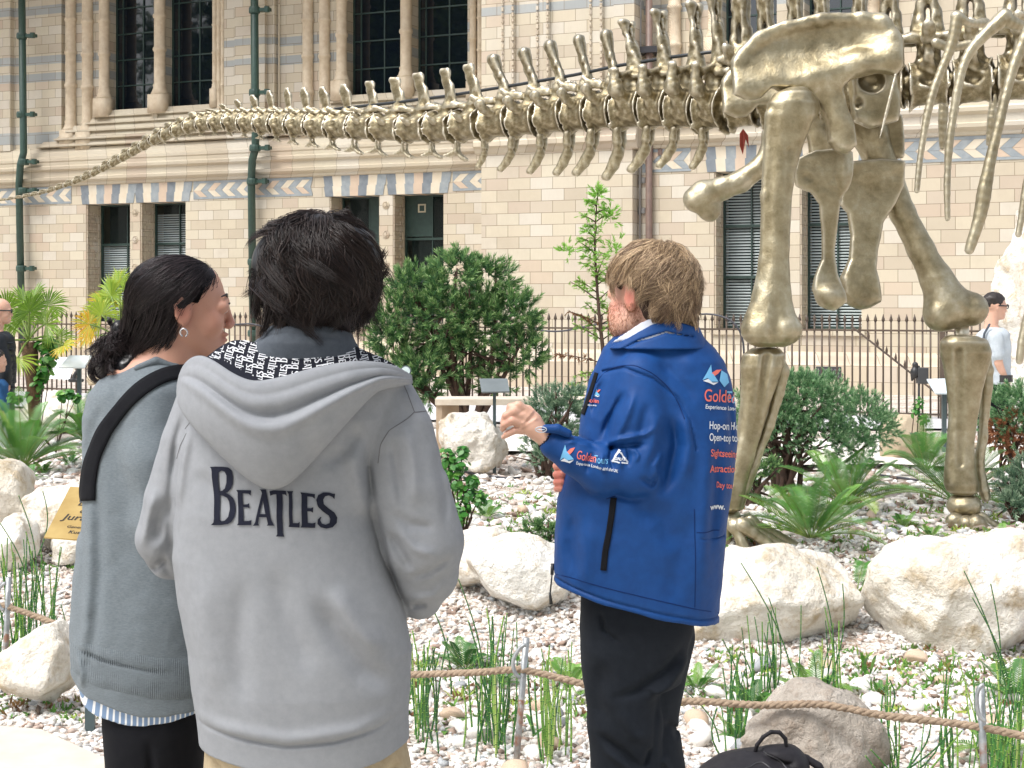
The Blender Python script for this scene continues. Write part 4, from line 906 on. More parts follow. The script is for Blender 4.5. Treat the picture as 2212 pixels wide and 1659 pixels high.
for Y0, nm in ((YN + .14, 0), (YFR + .05, 1)):
    b = PB(Y0, .0075)
    b.chain([(1662, 290, 0), (1658, 330, 0), (1640, 362, 0), (1600, 392, 0), (1560, 407, 0), (1520, 420, 0), (1502, 432, 0)], [15, 17, 20, 22, 24, 30, 26], 8)
    b.ell((1515, 432, 0), (34, 24, 24), 10); b.ell((1532, 452, 0), (26, 26, 22), 10)
    b.chain([(1662, 290, 0), (1720, 270, 10)], [15, 16], 8)
    b.noise(.004, 8, 3, nm*4); b.noise(.0014, 18, 3); o = b.build('ischium', M_BRZ, skel)
# ---- ribs
def rib(pts, Y0, r, flat=0):
    b = PB(Y0, .0058); n = len(pts); b.chain([(p[0], p[1], p[2] if len(p) > 2 else 0) for p in spl([(*p, 0)[:3] for p in pts], 3*n)], np.interp(np.linspace(0, n-1, 3*n), range(n), np.array(r)*1.12), 2); b.noise(.0025, 8, 3, pts[0][0]); return b.build('rib', M_BRZ, skel)
YRb = 3.95
rib([(2022, 92), (2052, 105), (2095, 95)], YRb + .25, [9, 8, 8])
rib([(2068, 38, 0), (2060, 80, 0), (2053, 107, 0), (2034, 150, 0), (2016, 195, 0), (2003, 245, 0), (1994, 300, 0), (1985, 360, 0), (1981, 412, 0)], YRb, [13, 10, 8, 8, 7.5, 7, 6.5, 6, 5.5])
rib([(2066, 36, 0), (2100, 52, 6), (2135, 45, 20)], YRb, [12, 7, 9])
rib([(2170, 36, 0), (2120, 80, 0), (2088, 115, 0), (2072, 170, 0), (2060, 242, 0), (2050, 310, 0), (2046, 380, 0), (2046, 440, 0), (2047, 472, 0)], YRb - .08, [16, 12, 9, 8.5, 8, 7, 7, 6, 5])
rib([(2168, 40, 0), (2212, 58, 8), (2260, 50, 20)], YRb - .08, [15, 9, 9])
rib([(2230, 50, 0), (2200, 110, 0), (2176, 190, 0), (2158, 270, 0), (2140, 340, 0), (2128, 400, 0), (2122, 450, 0), (2108, 500, 0), (2094, 540, 0)], YRb - .15, [14, 10, 9, 9, 10, 11, 14, 12, 9])
rib([(2300, 60, 0), (2270, 160, 0), (2240, 280, 0), (2218, 400, 0), (2206, 470, 0), (2200, 506, 0)], YRb - .22, [14, 10, 9, 8, 8, 6])
rib([(2420, 120, 0), (2370, 260, 0), (2290, 480, 0), (2240, 620, 0), (2212, 700, 0), (2202, 780, 0)], YRb - .28, [13, 11, 10, 10, 10, 7])
rib([(2040, 200, 0), (2036, 270, 0), (2036, 318, 0)], YFR + .35, [9, 9, 6]); rib([(2150, 200, 0), (2142, 260, 0), (2136, 310, 0)], YFR + .35, [9, 9, 6])
rib([(1935, 160, 0), (1918, 230, 0), (1900, 300, 0)], YN - .12, [3, 3, 1.5])
# ---- red ribbon caught under the tail root
m = MB(); c0 = P(1605, 278, 4.6); m.add([c0, c0 + (.03, 0, -.04), c0 + (.035, .01, -.11), c0 + (.015, .0, -.06), c0 + (-.0, .01, -.15), c0 + (-.02, 0, -.10), c0 + (-.02, 0, -.03)], [(0, 1, 2, 3), (0, 3, 4, 5), (0, 5, 6)])
o = m.build('ribbon', simple('dark red cloth', lin((140, 52, 36)), None, 9)); s_ = o.modifiers.new('t', 'SOLIDIFY'); s_.thickness = .004
tag(o, 'small dark red scrap hanging under the root of the bronze tail', 'ribbon')
# ================================================================ RAILINGS
M_IRON = simple('bronze brown railing paint', lin((92, 76, 62)), lin((66, 56, 48)), 6, .5, bump=.1); M_BLK = simple('black iron', (.02, .022, .024), (.03, .03, .03), 9, .45)
YF = -5.52; du = Lu(1207, YF) - Lu(1193, YF)
def BW(u, y, z): return np.array((BO[0] + u*BU[0] + y*BN[0], BO[1] + u*BU[1] + y*BN[1], z))
m = MB(); m.tube([(0, 0, .05), (0, 0, 1.33)], .013, 6); m.tube([(0, 0, 1.325), (0, 0, 1.345), (0, 0, 1.37), (0, 0, 1.43)], [.012, .024, .020, .002], 6)
_b = m.build('bar', M_IRON, smooth=True); BARM = _b.data; bpy.data.objects.remove(_b)
def railing(pa, pb, label):
    u0, u1 = Lu(pa, YF), Lu(pb, YF); n = int((u1 - u0)/du); st = (u1 - u0)/n; q = BW(u0, YF, 0)
    r = empty('railing', tuple(q), -BA, label, 'railing', 'spear topped railings in front of the building')
    for z, h in ((1.215, .012), (.14, .012)):
        m = MB(); m.box(-.02, u1 - u0 + .0, -.02, .02, z - h, z + h); m.build('rail', M_IRON, r, False)
    for i in range(n):
        o = bpy.data.objects.new('bar', BARM); COL.objects.link(o); o.parent = r; o.location = ((i + .5)*st, 0, 0)
    for u in (0.0,):
        m = MB(); m.box(u - .03, u + .03, -.03, .03, 0, 1.40); m.tube([(u, 0, 1.4), (u, 0, 1.44), (u, 0, 1.5)], [.035, .04, .003], 8); m.build('post', M_IRON, r, False)
    return r
railing(-160, 560, 'left stretch of dark railings behind the fan palms'); railing(560, 1425, 'middle stretch of railings behind the round pine bush'); railing(1425, 2036, 'right stretch of brown railings behind the bronze legs'); railing(2036, 2330, 'short railing gate at the far right behind the passing man')
def world_line(name, pts, r, mat, label, cat, sides=6, sm=True):
    m = MB(); m.tube(pts, r, sides); return tag(m.build(name, mat, smooth=sm), label, cat)
def Y_f(px): 
    q = BW(Lu(px, YF), YF, 0); return q[1]/YS
M_HOSE = simple('black hose', (.035, .035, .045), (.05, .05, .06), 9, .4)
world_line('hose', [P(a, b, Y_f(a) - .06) for a, b in spl([(1140, 706), (1160, 713), (1190, 717), (1220, 716), (1250, 709), (1285, 700), (1320, 697), (1400, 700), (1470, 690), (1500, 678), (1540, 677), (1580, 688), (1600, 712), (1608, 745), (1606, 800)])], .014, M_HOSE, 'black hose looped along the railings behind the guide', 'hose')
world_line('hose', [P(a, b, Y_f(a) - .06) for a, b in spl([(505, 701), (540, 699), (570, 705), (600, 720), (650, 730)])], .014, M_HOSE, 'short black hose on the railings between the two visitors', 'hose')
m = MB(); a, b_ = P(1838, 704, Y_f(1838) - .1), P(2075, 890, Y_f(2075) - .1); m.tube([a, b_], .014, 6)
for k in range(1, 12):
    q = a + (b_ - a)*k/12; m.tube([q, q + (.0, 0, .05), q + (0, 0, .11)], [.012, .018, .002], 5)
tag(m.build('spiked_brace', M_IRON), 'sloping spiked iron brace running down beside the railings', 'brace')

# ================================================================ STONES
t = NT('pale limestone'); n1 = t.noise(1.6, 6, .6); n2 = t.noise(9, 6, .65); n3 = t.noise(50, 4, .6)
c = t.ramp(n1, [(.3, lin((202, 194, 178))), (.5, lin((224, 219, 209))), (.7, lin((232, 229, 222)))])
c = t.mix(t.ramp(n2, [(.52, (0, 0, 0)), (.70, (.75, .75, .75))]), c, lin((176, 156, 120)))
vo = t.n('TexVoronoi', Scale=16.0); t.t.links.new(t.tc.outputs['Object'], vo.inputs['Vector'])
c = t.mix(t.ramp(t.noise(4.5, 7, .7), [(.50, (0, 0, 0)), (.62, (.38, .38, .38))]), c, lin((168, 146, 112))); c = t.mix(t.ramp(n3, [(.60, (0, 0, 0)), (.72, (.5, .5, .5))]), c, lin((140, 124, 100)))
t.p(Base_Color=c, Roughness=.9); t.bump(t.math('ADD', t.math('ADD', n2, t.math('MULTIPLY', n3, .5)), t.math('MULTIPLY', vo.outputs['Distance'], .4)), .8, .035); M_ROCK = t.m
t = NT('grey weathered rock'); n1 = t.noise(3, 6, .6); n2 = t.noise(16, 6, .7)
c = t.ramp(n1, [(.3, lin((136, 124, 112))), (.5, lin((172, 163, 152))), (.7, lin((198, 190, 180)))]); c = t.mix(t.ramp(n2, [(.5, (0, 0, 0)), (.72, (.7, .7, .7))]), c, lin((132, 114, 96)))
t.p(Base_Color=c, Roughness=.9); t.bump(t.math('ADD', n2, t.math('MULTIPLY', t.noise(60), .4)), 1.0, .03); M_ROCK2 = t.m
t = NT('honey sandstone'); n2 = t.noise(40, 4, .6)
t.p(Base_Color=t.ramp(t.noise(3, 5), [(.3, lin((164, 148, 124))), (.7, lin((190, 174, 150)))]), Roughness=.9); t.bump(n2, .6, .01); M_SAND = t.m
def boulder(poly, Y0, th, label, mat=None, amp=.022, fr=3.2, off=0.0, top=0.30, group=None, step=.014):
    b = PB(Y0, step); py = np.array(poly, float); y0, y1 = py[:, 1].min(), py[:, 1].max()
    # thins and leans back towards the top so that its crown catches the sky
    b.slab(poly, lambda x, y: th*(.9 - .9*np.clip((y - y0)/(y1 - y0 + 1e-6), 0, 1))*top*2, lambda x, y: th*(.45 + .55*np.sqrt(np.clip((y - y0 + 4)/(y1 - y0)*1.6, 0.02, 1))), 3, 8)
    rb = np.random.default_rng(int(off) + 5); ctr = np.array(((py[:, 0].min() + py[:, 0].max())/2, (y0 + y1)/2)); cw = b.w((ctr[0], ctr[1], th*.3)); hx = (py[:, 0].max() - py[:, 0].min())/2*b.k; hz = (y1 - y0)/2*b.k; hy = th*b.k
    def facets(S):
        for _ in range(9):
            n = rb.normal(size=3)*np.array((1.0, .8, .7)); n[1] = -abs(n[1]) - .15; n /= np.linalg.norm(n); h = rb.uniform(.62, .86)*math.sqrt((n[0]*hx)**2 + (n[1]*hy)**2 + (n[2]*hz)**2)
            S.apply(lambda X, Y, Z: (X - cw[0])*n[0] + (Y - cw[1])*n[1] + (Z - cw[2])*n[2] - h, (-1e9,)*3, (1e9,)*3, 0, 'i')
    b.fn(facets); b.noise(amp*.8, fr, 5, off); b.noise(amp*.5, fr*4, 4, off + 3)
    V, Q = b.field().mesh(); V = relax(V, Q, 1)
    return tag(mesh_np('boulder', V, Q, mat or M_ROCK), label, 'boulder', group)
boulder([(1480, 1240), (1530, 1215), (1600, 1198), (1680, 1192), (1760, 1195), (1815, 1212), (1850, 1250), (1868, 1300), (1862, 1350), (1830, 1388), (1760, 1400), (1680, 1398), (1600, 1410), (1540, 1415), (1490, 1400), (1470, 1330)], 3.55, 100, 'big rounded white boulder just right of the guide', off=1)
boulder([(1900, 1230), (1935, 1195), (1990, 1178), (2060, 1185), (2130, 1172), (2200, 1160), (2330, 1165), (2340, 1440), (2200, 1448), (2080, 1440), (1990, 1415), (1920, 1385), (1858, 1350), (1862, 1310), (1880, 1270)], 3.5, 120, 'largest flat topped white boulder at the right edge', off=5)
boulder([(1000, 1215), (1030, 1185), (1100, 1168), (1180, 1165), (1260, 1180), (1270, 1330), (1190, 1332), (1110, 1325), (1050, 1310), (1012, 1265)], 3.72, 90, 'smooth white boulder between the hooded visitor and the guide', off=9)
boulder([(960, 1190), (985, 1155), (1040, 1142), (1110, 1140), (1165, 1160), (1170, 1200), (1100, 1235), (1020, 1280), (980, 1290)], 3.8, 70, 'low white boulder tucked behind the smooth one', off=13)
boulder([(1575, 1720), (1590, 1640), (1620, 1575), (1680, 1530), (1730, 1500), (1770, 1496), (1830, 1520), (1880, 1560), (1915, 1610), (1930, 1680), (1940, 1740)], 2.55, 110, 'grey pointed rock behind the black backpack', M_ROCK2, .034, 4.2, 17, step=.011)
boulder([(-40, 1470), (0, 1420), (60, 1375), (110, 1350), (150, 1352), (185, 1380), (190, 1450), (180, 1520), (120, 1537), (80, 1520), (30, 1500), (-40, 1500)], 3.05, 80, 'pale wedge rock on the gravel at the lower left', M_ROCK, .02, 3.5, 21)
boulder([(-60, 1010), (0, 1000), (40, 1012), (56, 1045), (60, 1080), (110, 1090), (108, 1150), (70, 1165), (20, 1160), (-60, 1150)], 4.25, 90, 'big pale boulder at the left edge behind the reeds', off=25)
boulder([(40, 1080), (75, 1056), (130, 1050), (185, 1045), (235, 1055), (240, 1180), (150, 1195), (110, 1180), (90, 1140), (50, 1160)], 4.15, 80, 'flat white rock behind the gold plaque', off=29)
boulder([(-30, 1170), (0, 1130), (30, 1120), (60, 1140), (70, 1190), (40, 1225), (-30, 1230)], 4.0, 60, 'low white rock at the left edge below the big boulder', off=31)
boulder([(100, 1160), (150, 1150), (190, 1160), (195, 1205), (150, 1215), (105, 1205)], 4.05, 50, 'small white rock under the gold plaque', off=34)
boulder([(55, 870), (90, 862), (150, 862), (200, 865), (215, 905), (150, 912), (80, 915), (40, 905), (36, 880)], 8.2, 70, 'long white rock behind the left cycad', off=37)
boulder([(40, 862), (60, 850), (110, 846), (150, 852), (150, 866), (60, 868)], 10.6, 40, 'small white rock at the foot of the left fan palm', off=38)
boulder([(180, 812), (215, 806), (225, 826), (190, 832)], 8.3, 20, 'small rectangular white block beside the woman', M_SAND, .006, 3, 39)
boulder([(945, 915), (965, 900), (1000, 895), (1040, 898), (1070, 920), (1090, 960), (1100, 1010), (1040, 1015), (985, 1000), (950, 965)], 5.9, 50, 'craggy rock below the timber bench', M_ROCK, .035, 5, 41)
boulder([(1160, 990), (1200, 975), (1250, 990), (1255, 1010), (1170, 1015)], 6.1, 30, 'small flat stone behind the guide', off=44)
boulder([(2146, 860), (2158, 720), (2150, 640), (2166, 540), (2186, 470), (2215, 436), (2300, 420), (2420, 430), (2420, 960), (2146, 960)], 9.3, 90, 'tall honey coloured standing stone at the right edge', M_ROCK, .07, 1.6, 47, step=.04)
boulder([(1905, 1000), (1908, 905), (1925, 900), (1990, 901), (2004, 912), (2010, 955), (2006, 998)], 6.3, 45, 'square sandstone seat block behind the cycads', M_SAND, .008, 3, 51)
boulder([(1565, 1000), (1580, 905), (1650, 900), (1700, 905), (1700, 1000)], 6.5, 45, 'square sandstone block mostly hidden by the mugo pine', M_SAND, .008, 3, 54)
boulder([(1930, 950), (2130, 945), (2135, 980), (1925, 985)], 6.6, 20, 'low sandstone slab beside the far bronze shin', M_SAND, .008, 3, 57)
# ---- loose stones and gravel
_ic = bmesh.new(); bmesh.ops.create_icosphere(_ic, subdivisions=2, radius=1); ICV2 = np.array([v.co[:] for v in _ic.verts]); ICF2 = np.array([[v.index for v in f.verts] for f in _ic.faces]); _ic.free()
_ic = bmesh.new(); bmesh.ops.create_icosphere(_ic, subdivisions=1, radius=1); ICV1 = np.array([v.co[:] for v in _ic.verts]); ICF1 = np.array([[v.index for v in f.verts] for f in _ic.faces]); _ic.free()
M_PEB = tinted('gravel stones', [(0, lin((112, 98, 88))), (.10, lin((178, 154, 140))), (.25, lin((208, 200, 192))), (.55, lin((226, 222, 216))), (.85, lin((236, 234, 231))), (1, lin((160, 164, 167)))], .85, 60, .15)
g = np.random.default_rng(11)
def stone_cloud(X, Y, S, base, fc, name, label, mat, squash=.62, rot=True):
    n = len(X); V = np.repeat(base[None], n, 0); V = V*(1 + .28*g.normal(size=(n, len(base), 1)))*g.uniform(.7, 1.3, (n, 1, 3))
    a = g.uniform(0, 6.28, n); ca, sa = np.cos(a)[:, None], np.sin(a)[:, None]; V[:, :, 2] *= squash
    tl = g.normal(size=(n, 1))*.35; V[:, :, 2] = V[:, :, 2] + V[:, :, 0]*tl
    V = np.stack((V[..., 0]*ca - V[..., 1]*sa, V[..., 0]*sa + V[..., 1]*ca, V[..., 2]), -1)*S[:, None, None]
    V += np.stack((X, Y, gz(X, Y) + S*.25), 1)[:, None]; Fx = (fc[None] + (np.arange(n)*len(base))[:, None, None]).reshape(-1, 3)
    o = mesh_np(name, V.reshape(-1, 3), Fx, mat, smooth=False, tint=np.repeat(g.random(n), len(base)))
    return tag(o, label, 'gravel', kind='stuff')
def in_view(X, Y, m=.15): return (np.abs(X)/Y < (1106/FR) + .02) & (FR*ZC/Y < 1659 - 650 + 120)
n = 34000; Y = YS*(2.35 + 1.9*g.random(n)); X = (g.random(n)*2 - 1)*(1330/F)*Y/YS
edge = -0.5 - .0*X; ok = (Y > np.interp(X, [-12, -1.75, -.9, .3, 12], [8.6, 5.84, 4.9, 4.3, 3.8]) + .03)
X, Y = X[ok], Y[ok]; S = g.uniform(.008, .019, len(X)); stone_cloud(X, Y, S, ICV1*1.0, ICF1, 'gravel', 'white and pink gravel covering the garden bed', M_PEB)
n = 12000; Y = YS*(4.2 + 3.3*g.random(n)); X = (g.random(n)*2 - 1)*(1500/F)*Y/YS; pc = np.abs(Y - (17.2 - 5.2*(X + 9)/18)) > 1.2; X, Y = X[pc], Y[pc]
S = g.uniform(.014, .04, len(X)); stone_cloud(X, Y, S, ICV1, ICF1, 'rubble', 'pale rubble between the garden plants', M_PEB, .5)
V = ICV2*(1 + .16*np.random.default_rng(2).normal(size=(len(ICV2), 1)))
protos_st = []
for k in range(7):
    r2 = np.random.default_rng(100 + k); V = ICV2.copy()
    for _ in range(9):          # cut flat facets
        d = r2.normal(size=3); d /= np.linalg.norm(d); h = r2.uniform(.55, .85); q = V@d; V = V - np.maximum(q - h, 0)[:, None]*d
    V = V*np.array((1.2, .9, .7)) + fbm(V*2 + k, 2)[:, None]*.06
    o = mesh_np('stone', V, ICF2, None, smooth=False); o.data.materials.clear(); protos_st.append(o.data); bpy.data.objects.remove(o)
M_ST = [simple('white stone', lin((234, 231, 226)), lin((216, 210, 202)), 22, .85, bump=.4), simple('grey stone', lin((168, 170, 172)), lin((142, 146, 150)), 22, .85, bump=.4), simple('buff stone', lin((214, 192, 168)), lin((186, 160, 138)), 22, .85, bump=.4)]
for k, me in enumerate(protos_st): me.materials.append(M_ST[0] if k < 5 else M_ST[k - 4])
spots = []
r2 = random.Random(8)
for _ in range(70):     # right hand stretch in front of the boulders
    spots.append((r2.uniform(1500, 2230), r2.uniform(2.75, 3.42)))
for _ in range(34): spots.append((r2.uniform(890, 1260), r2.uniform(2.65, 3.35)))
for _ in range(16): spots.append((r2.uniform(0, 160), r2.uniform(3.2, 3.6)))
for _ in range(26): spots.append((r2.uniform(1000, 1230), r2.uniform(3.9, 5.2)))
for _ in range(14): spots.append((r2.uniform(1850, 2200), r2.uniform(4.0, 4.6)))
for _ in range(10): spots.append((r2.uniform(100, 190), r2.uniform(4.1, 5.0)))
for i, (px, Y0) in enumerate(spots):
    k = r2.choice([0, 1, 2, 3, 4, 0, 1, 2, 3, 4, 0, 1, 2, 5, 6]); s_ = r2.uniform(.022, .058)
    o = bpy.data.objects.new('stone', protos_st[k]); COL.objects.link(o); o.location = PG(px, Y0, s_*.3); o.scale = (s_*r2.uniform(.8, 1.3),)*2 + (s_,); o.rotation_euler = (r2.uniform(-.5, .5), r2.uniform(-.5, .5), r2.uniform(0, 6))
    cn = ('white', 'grey', 'buff')[0 if k < 5 else k - 4]; zn = 'in front of the largest boulder' if px > 1860 and Y0 < 3.5 else 'in front of the big rounded boulder' if px > 1480 and Y0 < 3.5 else 'at the far bronze foot' if px > 1480 else 'around the middle rope post' if px > 850 and Y0 < 3.6 else 'behind the raised hand' if px > 850 else 'by the left reeds'
    lab, gr = f'loose {cn} stone on the gravel {zn}', f'loose {cn} stones {zn}'
    tag(o, lab, 'stone', gr)

# ================================================================ PLANTS
def perp(d):
    a = np.where(np.abs(d[:, 2:3]) < .9, np.array((0, 0, 1.0)), np.array((1.0, 0, 0))); u = np.cross(d, a); u /= np.linalg.norm(u, axis=1)[:, None] + 1e-9; return u, np.cross(d, u)
def needle_arrays(P0, D, Ls, nn, nl, w, rg, spread=(.5, 1.1), tipc=0.15):
    """P0,D (n,3) tuft foot and direction"""
    n = len(P0); u, v = perp(D); t_ = rg.random((n, nn)); a = rg.random((n, nn))*6.283; s = rg.uniform(spread[0], spread[1], (n, nn))*(1 - .45*t_)
    base = P0[:, None] + D[:, None]*(Ls[:, None]*t_)[..., None]
    rd = u[:, None]*np.cos(a)[..., None] + v[:, None]*np.sin(a)[..., None]; d = D[:, None]*np.cos(s)[..., None] + rd*np.sin(s)[..., None]
    side = np.cross(d, rg.normal(size=d.shape)); side /= np.linalg.norm(side, axis=-1)[..., None] + 1e-9
    ln = (nl*rg.uniform(.8, 1.15, (n, nn)))[..., None]
    V = np.stack((base - side*w, base + side*w, base + d*ln*.6 + side*w*.9, base + d*ln, base + d*ln*.6 - side*w*.9), 2).reshape(-1, 3)
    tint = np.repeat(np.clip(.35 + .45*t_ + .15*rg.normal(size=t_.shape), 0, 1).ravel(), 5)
    return V, tint
def needle_mesh(name, V, tint, mat, parent):
    k = len(V)//5; i = np.arange(k)*5; f = np.stack((i, i+1, i+2, i+3, i+4), 1); return mesh_np(name, V, f, mat, parent, smooth=False, tint=tint)
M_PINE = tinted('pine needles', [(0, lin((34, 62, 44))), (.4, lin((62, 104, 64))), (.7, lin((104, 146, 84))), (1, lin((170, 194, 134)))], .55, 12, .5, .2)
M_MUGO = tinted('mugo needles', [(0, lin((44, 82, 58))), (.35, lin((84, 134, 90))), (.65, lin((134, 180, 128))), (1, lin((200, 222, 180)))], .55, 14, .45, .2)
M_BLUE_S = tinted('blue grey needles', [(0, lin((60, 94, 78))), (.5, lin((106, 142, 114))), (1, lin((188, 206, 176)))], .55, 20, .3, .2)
M_TWIG = simple('brown twig', lin((86, 66, 54)), lin((58, 44, 38)), 20, .9, bump=.4)
M_DEADN = tinted('dead brown needles', [(0, lin((110, 64, 44))), (.6, lin((176, 118, 84))), (1, lin((214, 164, 128)))], .7, 20, .3, .1)
def bush(name, label, lumps, Y0, base, mat, ntuft, tl, nl, nn, w, seed, depth=1.0, stems=9, up=.5, dead=None, cat='shrub', group=None, thin=.2, trunk_r=.03):
    rg = np.random.default_rng(seed); k = Y0/F; root = empty(name, tuple(PG(base, Y0)), 0, label, cat, group); B0 = PG(base, Y0)
    lp = np.array([(*P(a, b, Y0), r*k) for a, b, r in lumps]); lp[:, 1] += rg.uniform(-1, 1, len(lp))*lp[:, 3]*.8*depth
    wts = lp[:, 3]**2; ch = rg.choice(len(lp), ntuft, p=wts/wts.sum()); d = rg.normal(size=(ntuft, 3)); d[:, 2] = d[:, 2]*.9 + .25; d /= np.linalg.norm(d, axis=1)[:, None]
    rr_ = (1 - .42*rg.random(ntuft)**1.6)[:, None]; p = lp[ch, :3] + d*lp[ch, 3:4]*rr_*np.array((1, depth, 1)); D = d + np.array((0, 0, up)) + rg.normal(size=d.shape)*.25; D /= np.linalg.norm(D, axis=1)[:, None]
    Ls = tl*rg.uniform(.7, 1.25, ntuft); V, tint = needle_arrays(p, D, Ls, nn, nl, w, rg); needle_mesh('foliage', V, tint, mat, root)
    if dead is not None:
        lp2 = np.array([(*P(a, b, Y0 - .05), r*k) for a, b, r in dead]); nt_ = ntuft//4; ch = rg.choice(len(lp2), nt_); d = rg.normal(size=(nt_, 3)); d /= np.linalg.norm(d, axis=1)[:, None]; p = lp2[ch, :3] + d*lp2[ch, 3:4]
        V, tint = needle_arrays(p, d, Ls[:nt_], nn, nl, w*1.3, rg); needle_mesh('dead_foliage', V, tint, M_DEADN, root)
    m = MB()
    for i in range(stems):
        e = lp[rg.integers(len(lp))]; e = e[:3] + rg.normal(size=3)*e[3]*.4; q = B0 + np.array((rg.normal()*.04, rg.normal()*.04, -.04)); mid = (q*.55 + e*.45) + rg.normal(size=3)*np.array((.10, .10, .03))*np.linalg.norm(e - q)
        c_ = spl([q, mid, e], 8); m.tube(c_, np.linspace(trunk_r*rg.uniform(.6, 1.1), trunk_r*.2, 8), 6)
        for _ in range(3):
            s = c_[rg.integers(3, 7)]; f_ = lp[rg.integers(len(lp))][:3]; f_ = s + (f_ - s)*.55 + rg.normal(size=3)*.05; m.tube(spl([s, (s + f_)/2 + rg.normal(size=3)*.03, f_], 5), np.linspace(trunk_r*.35, trunk_r*.1, 5), 5)
    m.build('stem', M_TWIG, root, smooth=True)
    return root
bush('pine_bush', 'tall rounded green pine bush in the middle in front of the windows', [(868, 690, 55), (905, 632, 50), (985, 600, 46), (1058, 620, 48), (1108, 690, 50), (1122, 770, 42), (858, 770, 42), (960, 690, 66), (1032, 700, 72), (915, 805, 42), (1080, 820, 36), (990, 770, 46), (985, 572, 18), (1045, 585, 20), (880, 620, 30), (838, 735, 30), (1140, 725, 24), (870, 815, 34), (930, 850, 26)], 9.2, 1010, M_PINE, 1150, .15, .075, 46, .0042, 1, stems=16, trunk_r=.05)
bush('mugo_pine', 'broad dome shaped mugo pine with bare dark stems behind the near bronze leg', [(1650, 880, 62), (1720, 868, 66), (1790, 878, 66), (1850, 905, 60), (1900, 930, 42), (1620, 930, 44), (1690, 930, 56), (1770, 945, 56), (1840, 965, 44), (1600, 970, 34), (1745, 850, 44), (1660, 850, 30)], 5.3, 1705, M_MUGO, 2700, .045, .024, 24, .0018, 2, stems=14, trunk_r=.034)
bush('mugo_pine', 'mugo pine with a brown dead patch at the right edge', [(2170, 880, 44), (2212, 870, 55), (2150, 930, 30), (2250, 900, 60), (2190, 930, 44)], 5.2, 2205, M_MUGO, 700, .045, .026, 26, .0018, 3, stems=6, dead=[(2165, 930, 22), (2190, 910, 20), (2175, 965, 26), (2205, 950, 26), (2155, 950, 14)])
bush('pine_bush', 'small grey green pine below the dead patched mugo at the right edge', [(2195, 1050, 30), (2212, 1080, 30), (2230, 1030, 34), (2180, 1090, 18)], 4.6, 2205, M_BLUE_S, 240, .05, .03, 30, .0018, 4, stems=6)
bush('pine_bush', 'small grey green pine behind the raised hand', [(1180, 880, 32), (1215, 905, 40), (1165, 940, 34), (1220, 960, 36), (1185, 990, 30), (1145, 900, 18), (1150, 975, 20), (1235, 860, 20), (1210, 850, 14)], 5.8, 1190, M_BLUE_S, 520, .07, .032, 34, .0022, 5, stems=9)
bush('pine_bush', 'low green pine cushion beside the guide jacket hem', [(1150, 1152, 22), (1180, 1148, 24), (1200, 1155, 20)], 3.95, 1180, M_PINE, 160, .035, .022, 24, .0016, 6, stems=3)
bush('pine_bush', 'dark low pine under the mugo pine at the bronze ankle', [(1610, 1010, 24), (1640, 1030, 20), (1600, 1050, 20), (1662, 1010, 18)], 4.9, 1625, M_PINE, 220, .04, .024, 24, .0016, 7, stems=5)
# ---- fronds : cycads, ferns
def frond_arrays(B, az, ln, rise, droop, npair, ll, lw, rg, vee=.5, taper=None, k=14):
    """one arching frond: returns leaflet quads and rachis polyline"""
    s = np.linspace(0, 1, k); hor = np.array((math.cos(az), math.sin(az), 0)); x = s*ln*math.cos(rise) * (1 - .1*s); z = s*ln*math.sin(rise) - droop*ln*s**2.2
    path = B + hor*x[:, None] + np.array((0, 0, 1))*z[:, None]; T = np.gradient(path, axis=0); T /= np.linalg.norm(T, axis=1)[:, None]
    side = np.cross(T, np.array((0, 0, 1.0))); side /= np.linalg.norm(side, axis=1)[:, None] + 1e-9; up = np.cross(side, T)
    t_ = np.linspace(.14, .99, npair); pi = np.stack([np.interp(t_, s, path[:, i]) for i in range(3)], 1); Ti = np.stack([np.interp(t_, s, T[:, i]) for i in range(3)], 1); Si = np.stack([np.interp(t_, s, side[:, i]) for i in range(3)], 1); Ui = np.stack([np.interp(t_, s, up[:, i]) for i in range(3)], 1)
    L_ = ll*np.clip(np.sin(np.clip(t_*1.02, 0, 1)*math.pi)**.55, .12, 1)*rg.uniform(.9, 1.1, npair); Vs = []
    for sg in (-1, 1):
        d = Ti*.62 + Si*sg + Ui*vee; d /= np.linalg.norm(d, axis=1)[:, None]; tip = pi + d*L_[:, None] - np.array((0, 0, .12))*L_[:, None]; mid = pi + d*L_[:, None]*.5
        wv_ = Ti*lw; Vs.append(np.stack((pi - wv_*.6, mid - wv_, tip, mid + wv_, pi + wv_*.6), 1))
    V = np.concatenate(Vs).reshape(-1, 3); return V, path
M_CYC = tinted('cycad leaf', [(0, lin((42, 82, 36))), (.45, lin((84, 140, 58))), (.8, lin((134, 182, 84))), (1, lin((188, 208, 112)))], .3, 6, .35, .2, spec=.6)
M_FERN = tinted('fern leaf', [(0, lin((38, 82, 38))), (.5, lin((76, 130, 56))), (1, lin((144, 182, 88)))], .5, 10, .35, .25)
M_RACH = simple('leaf stalk', lin((128, 150, 70)), lin((96, 124, 56)), 20, .5)
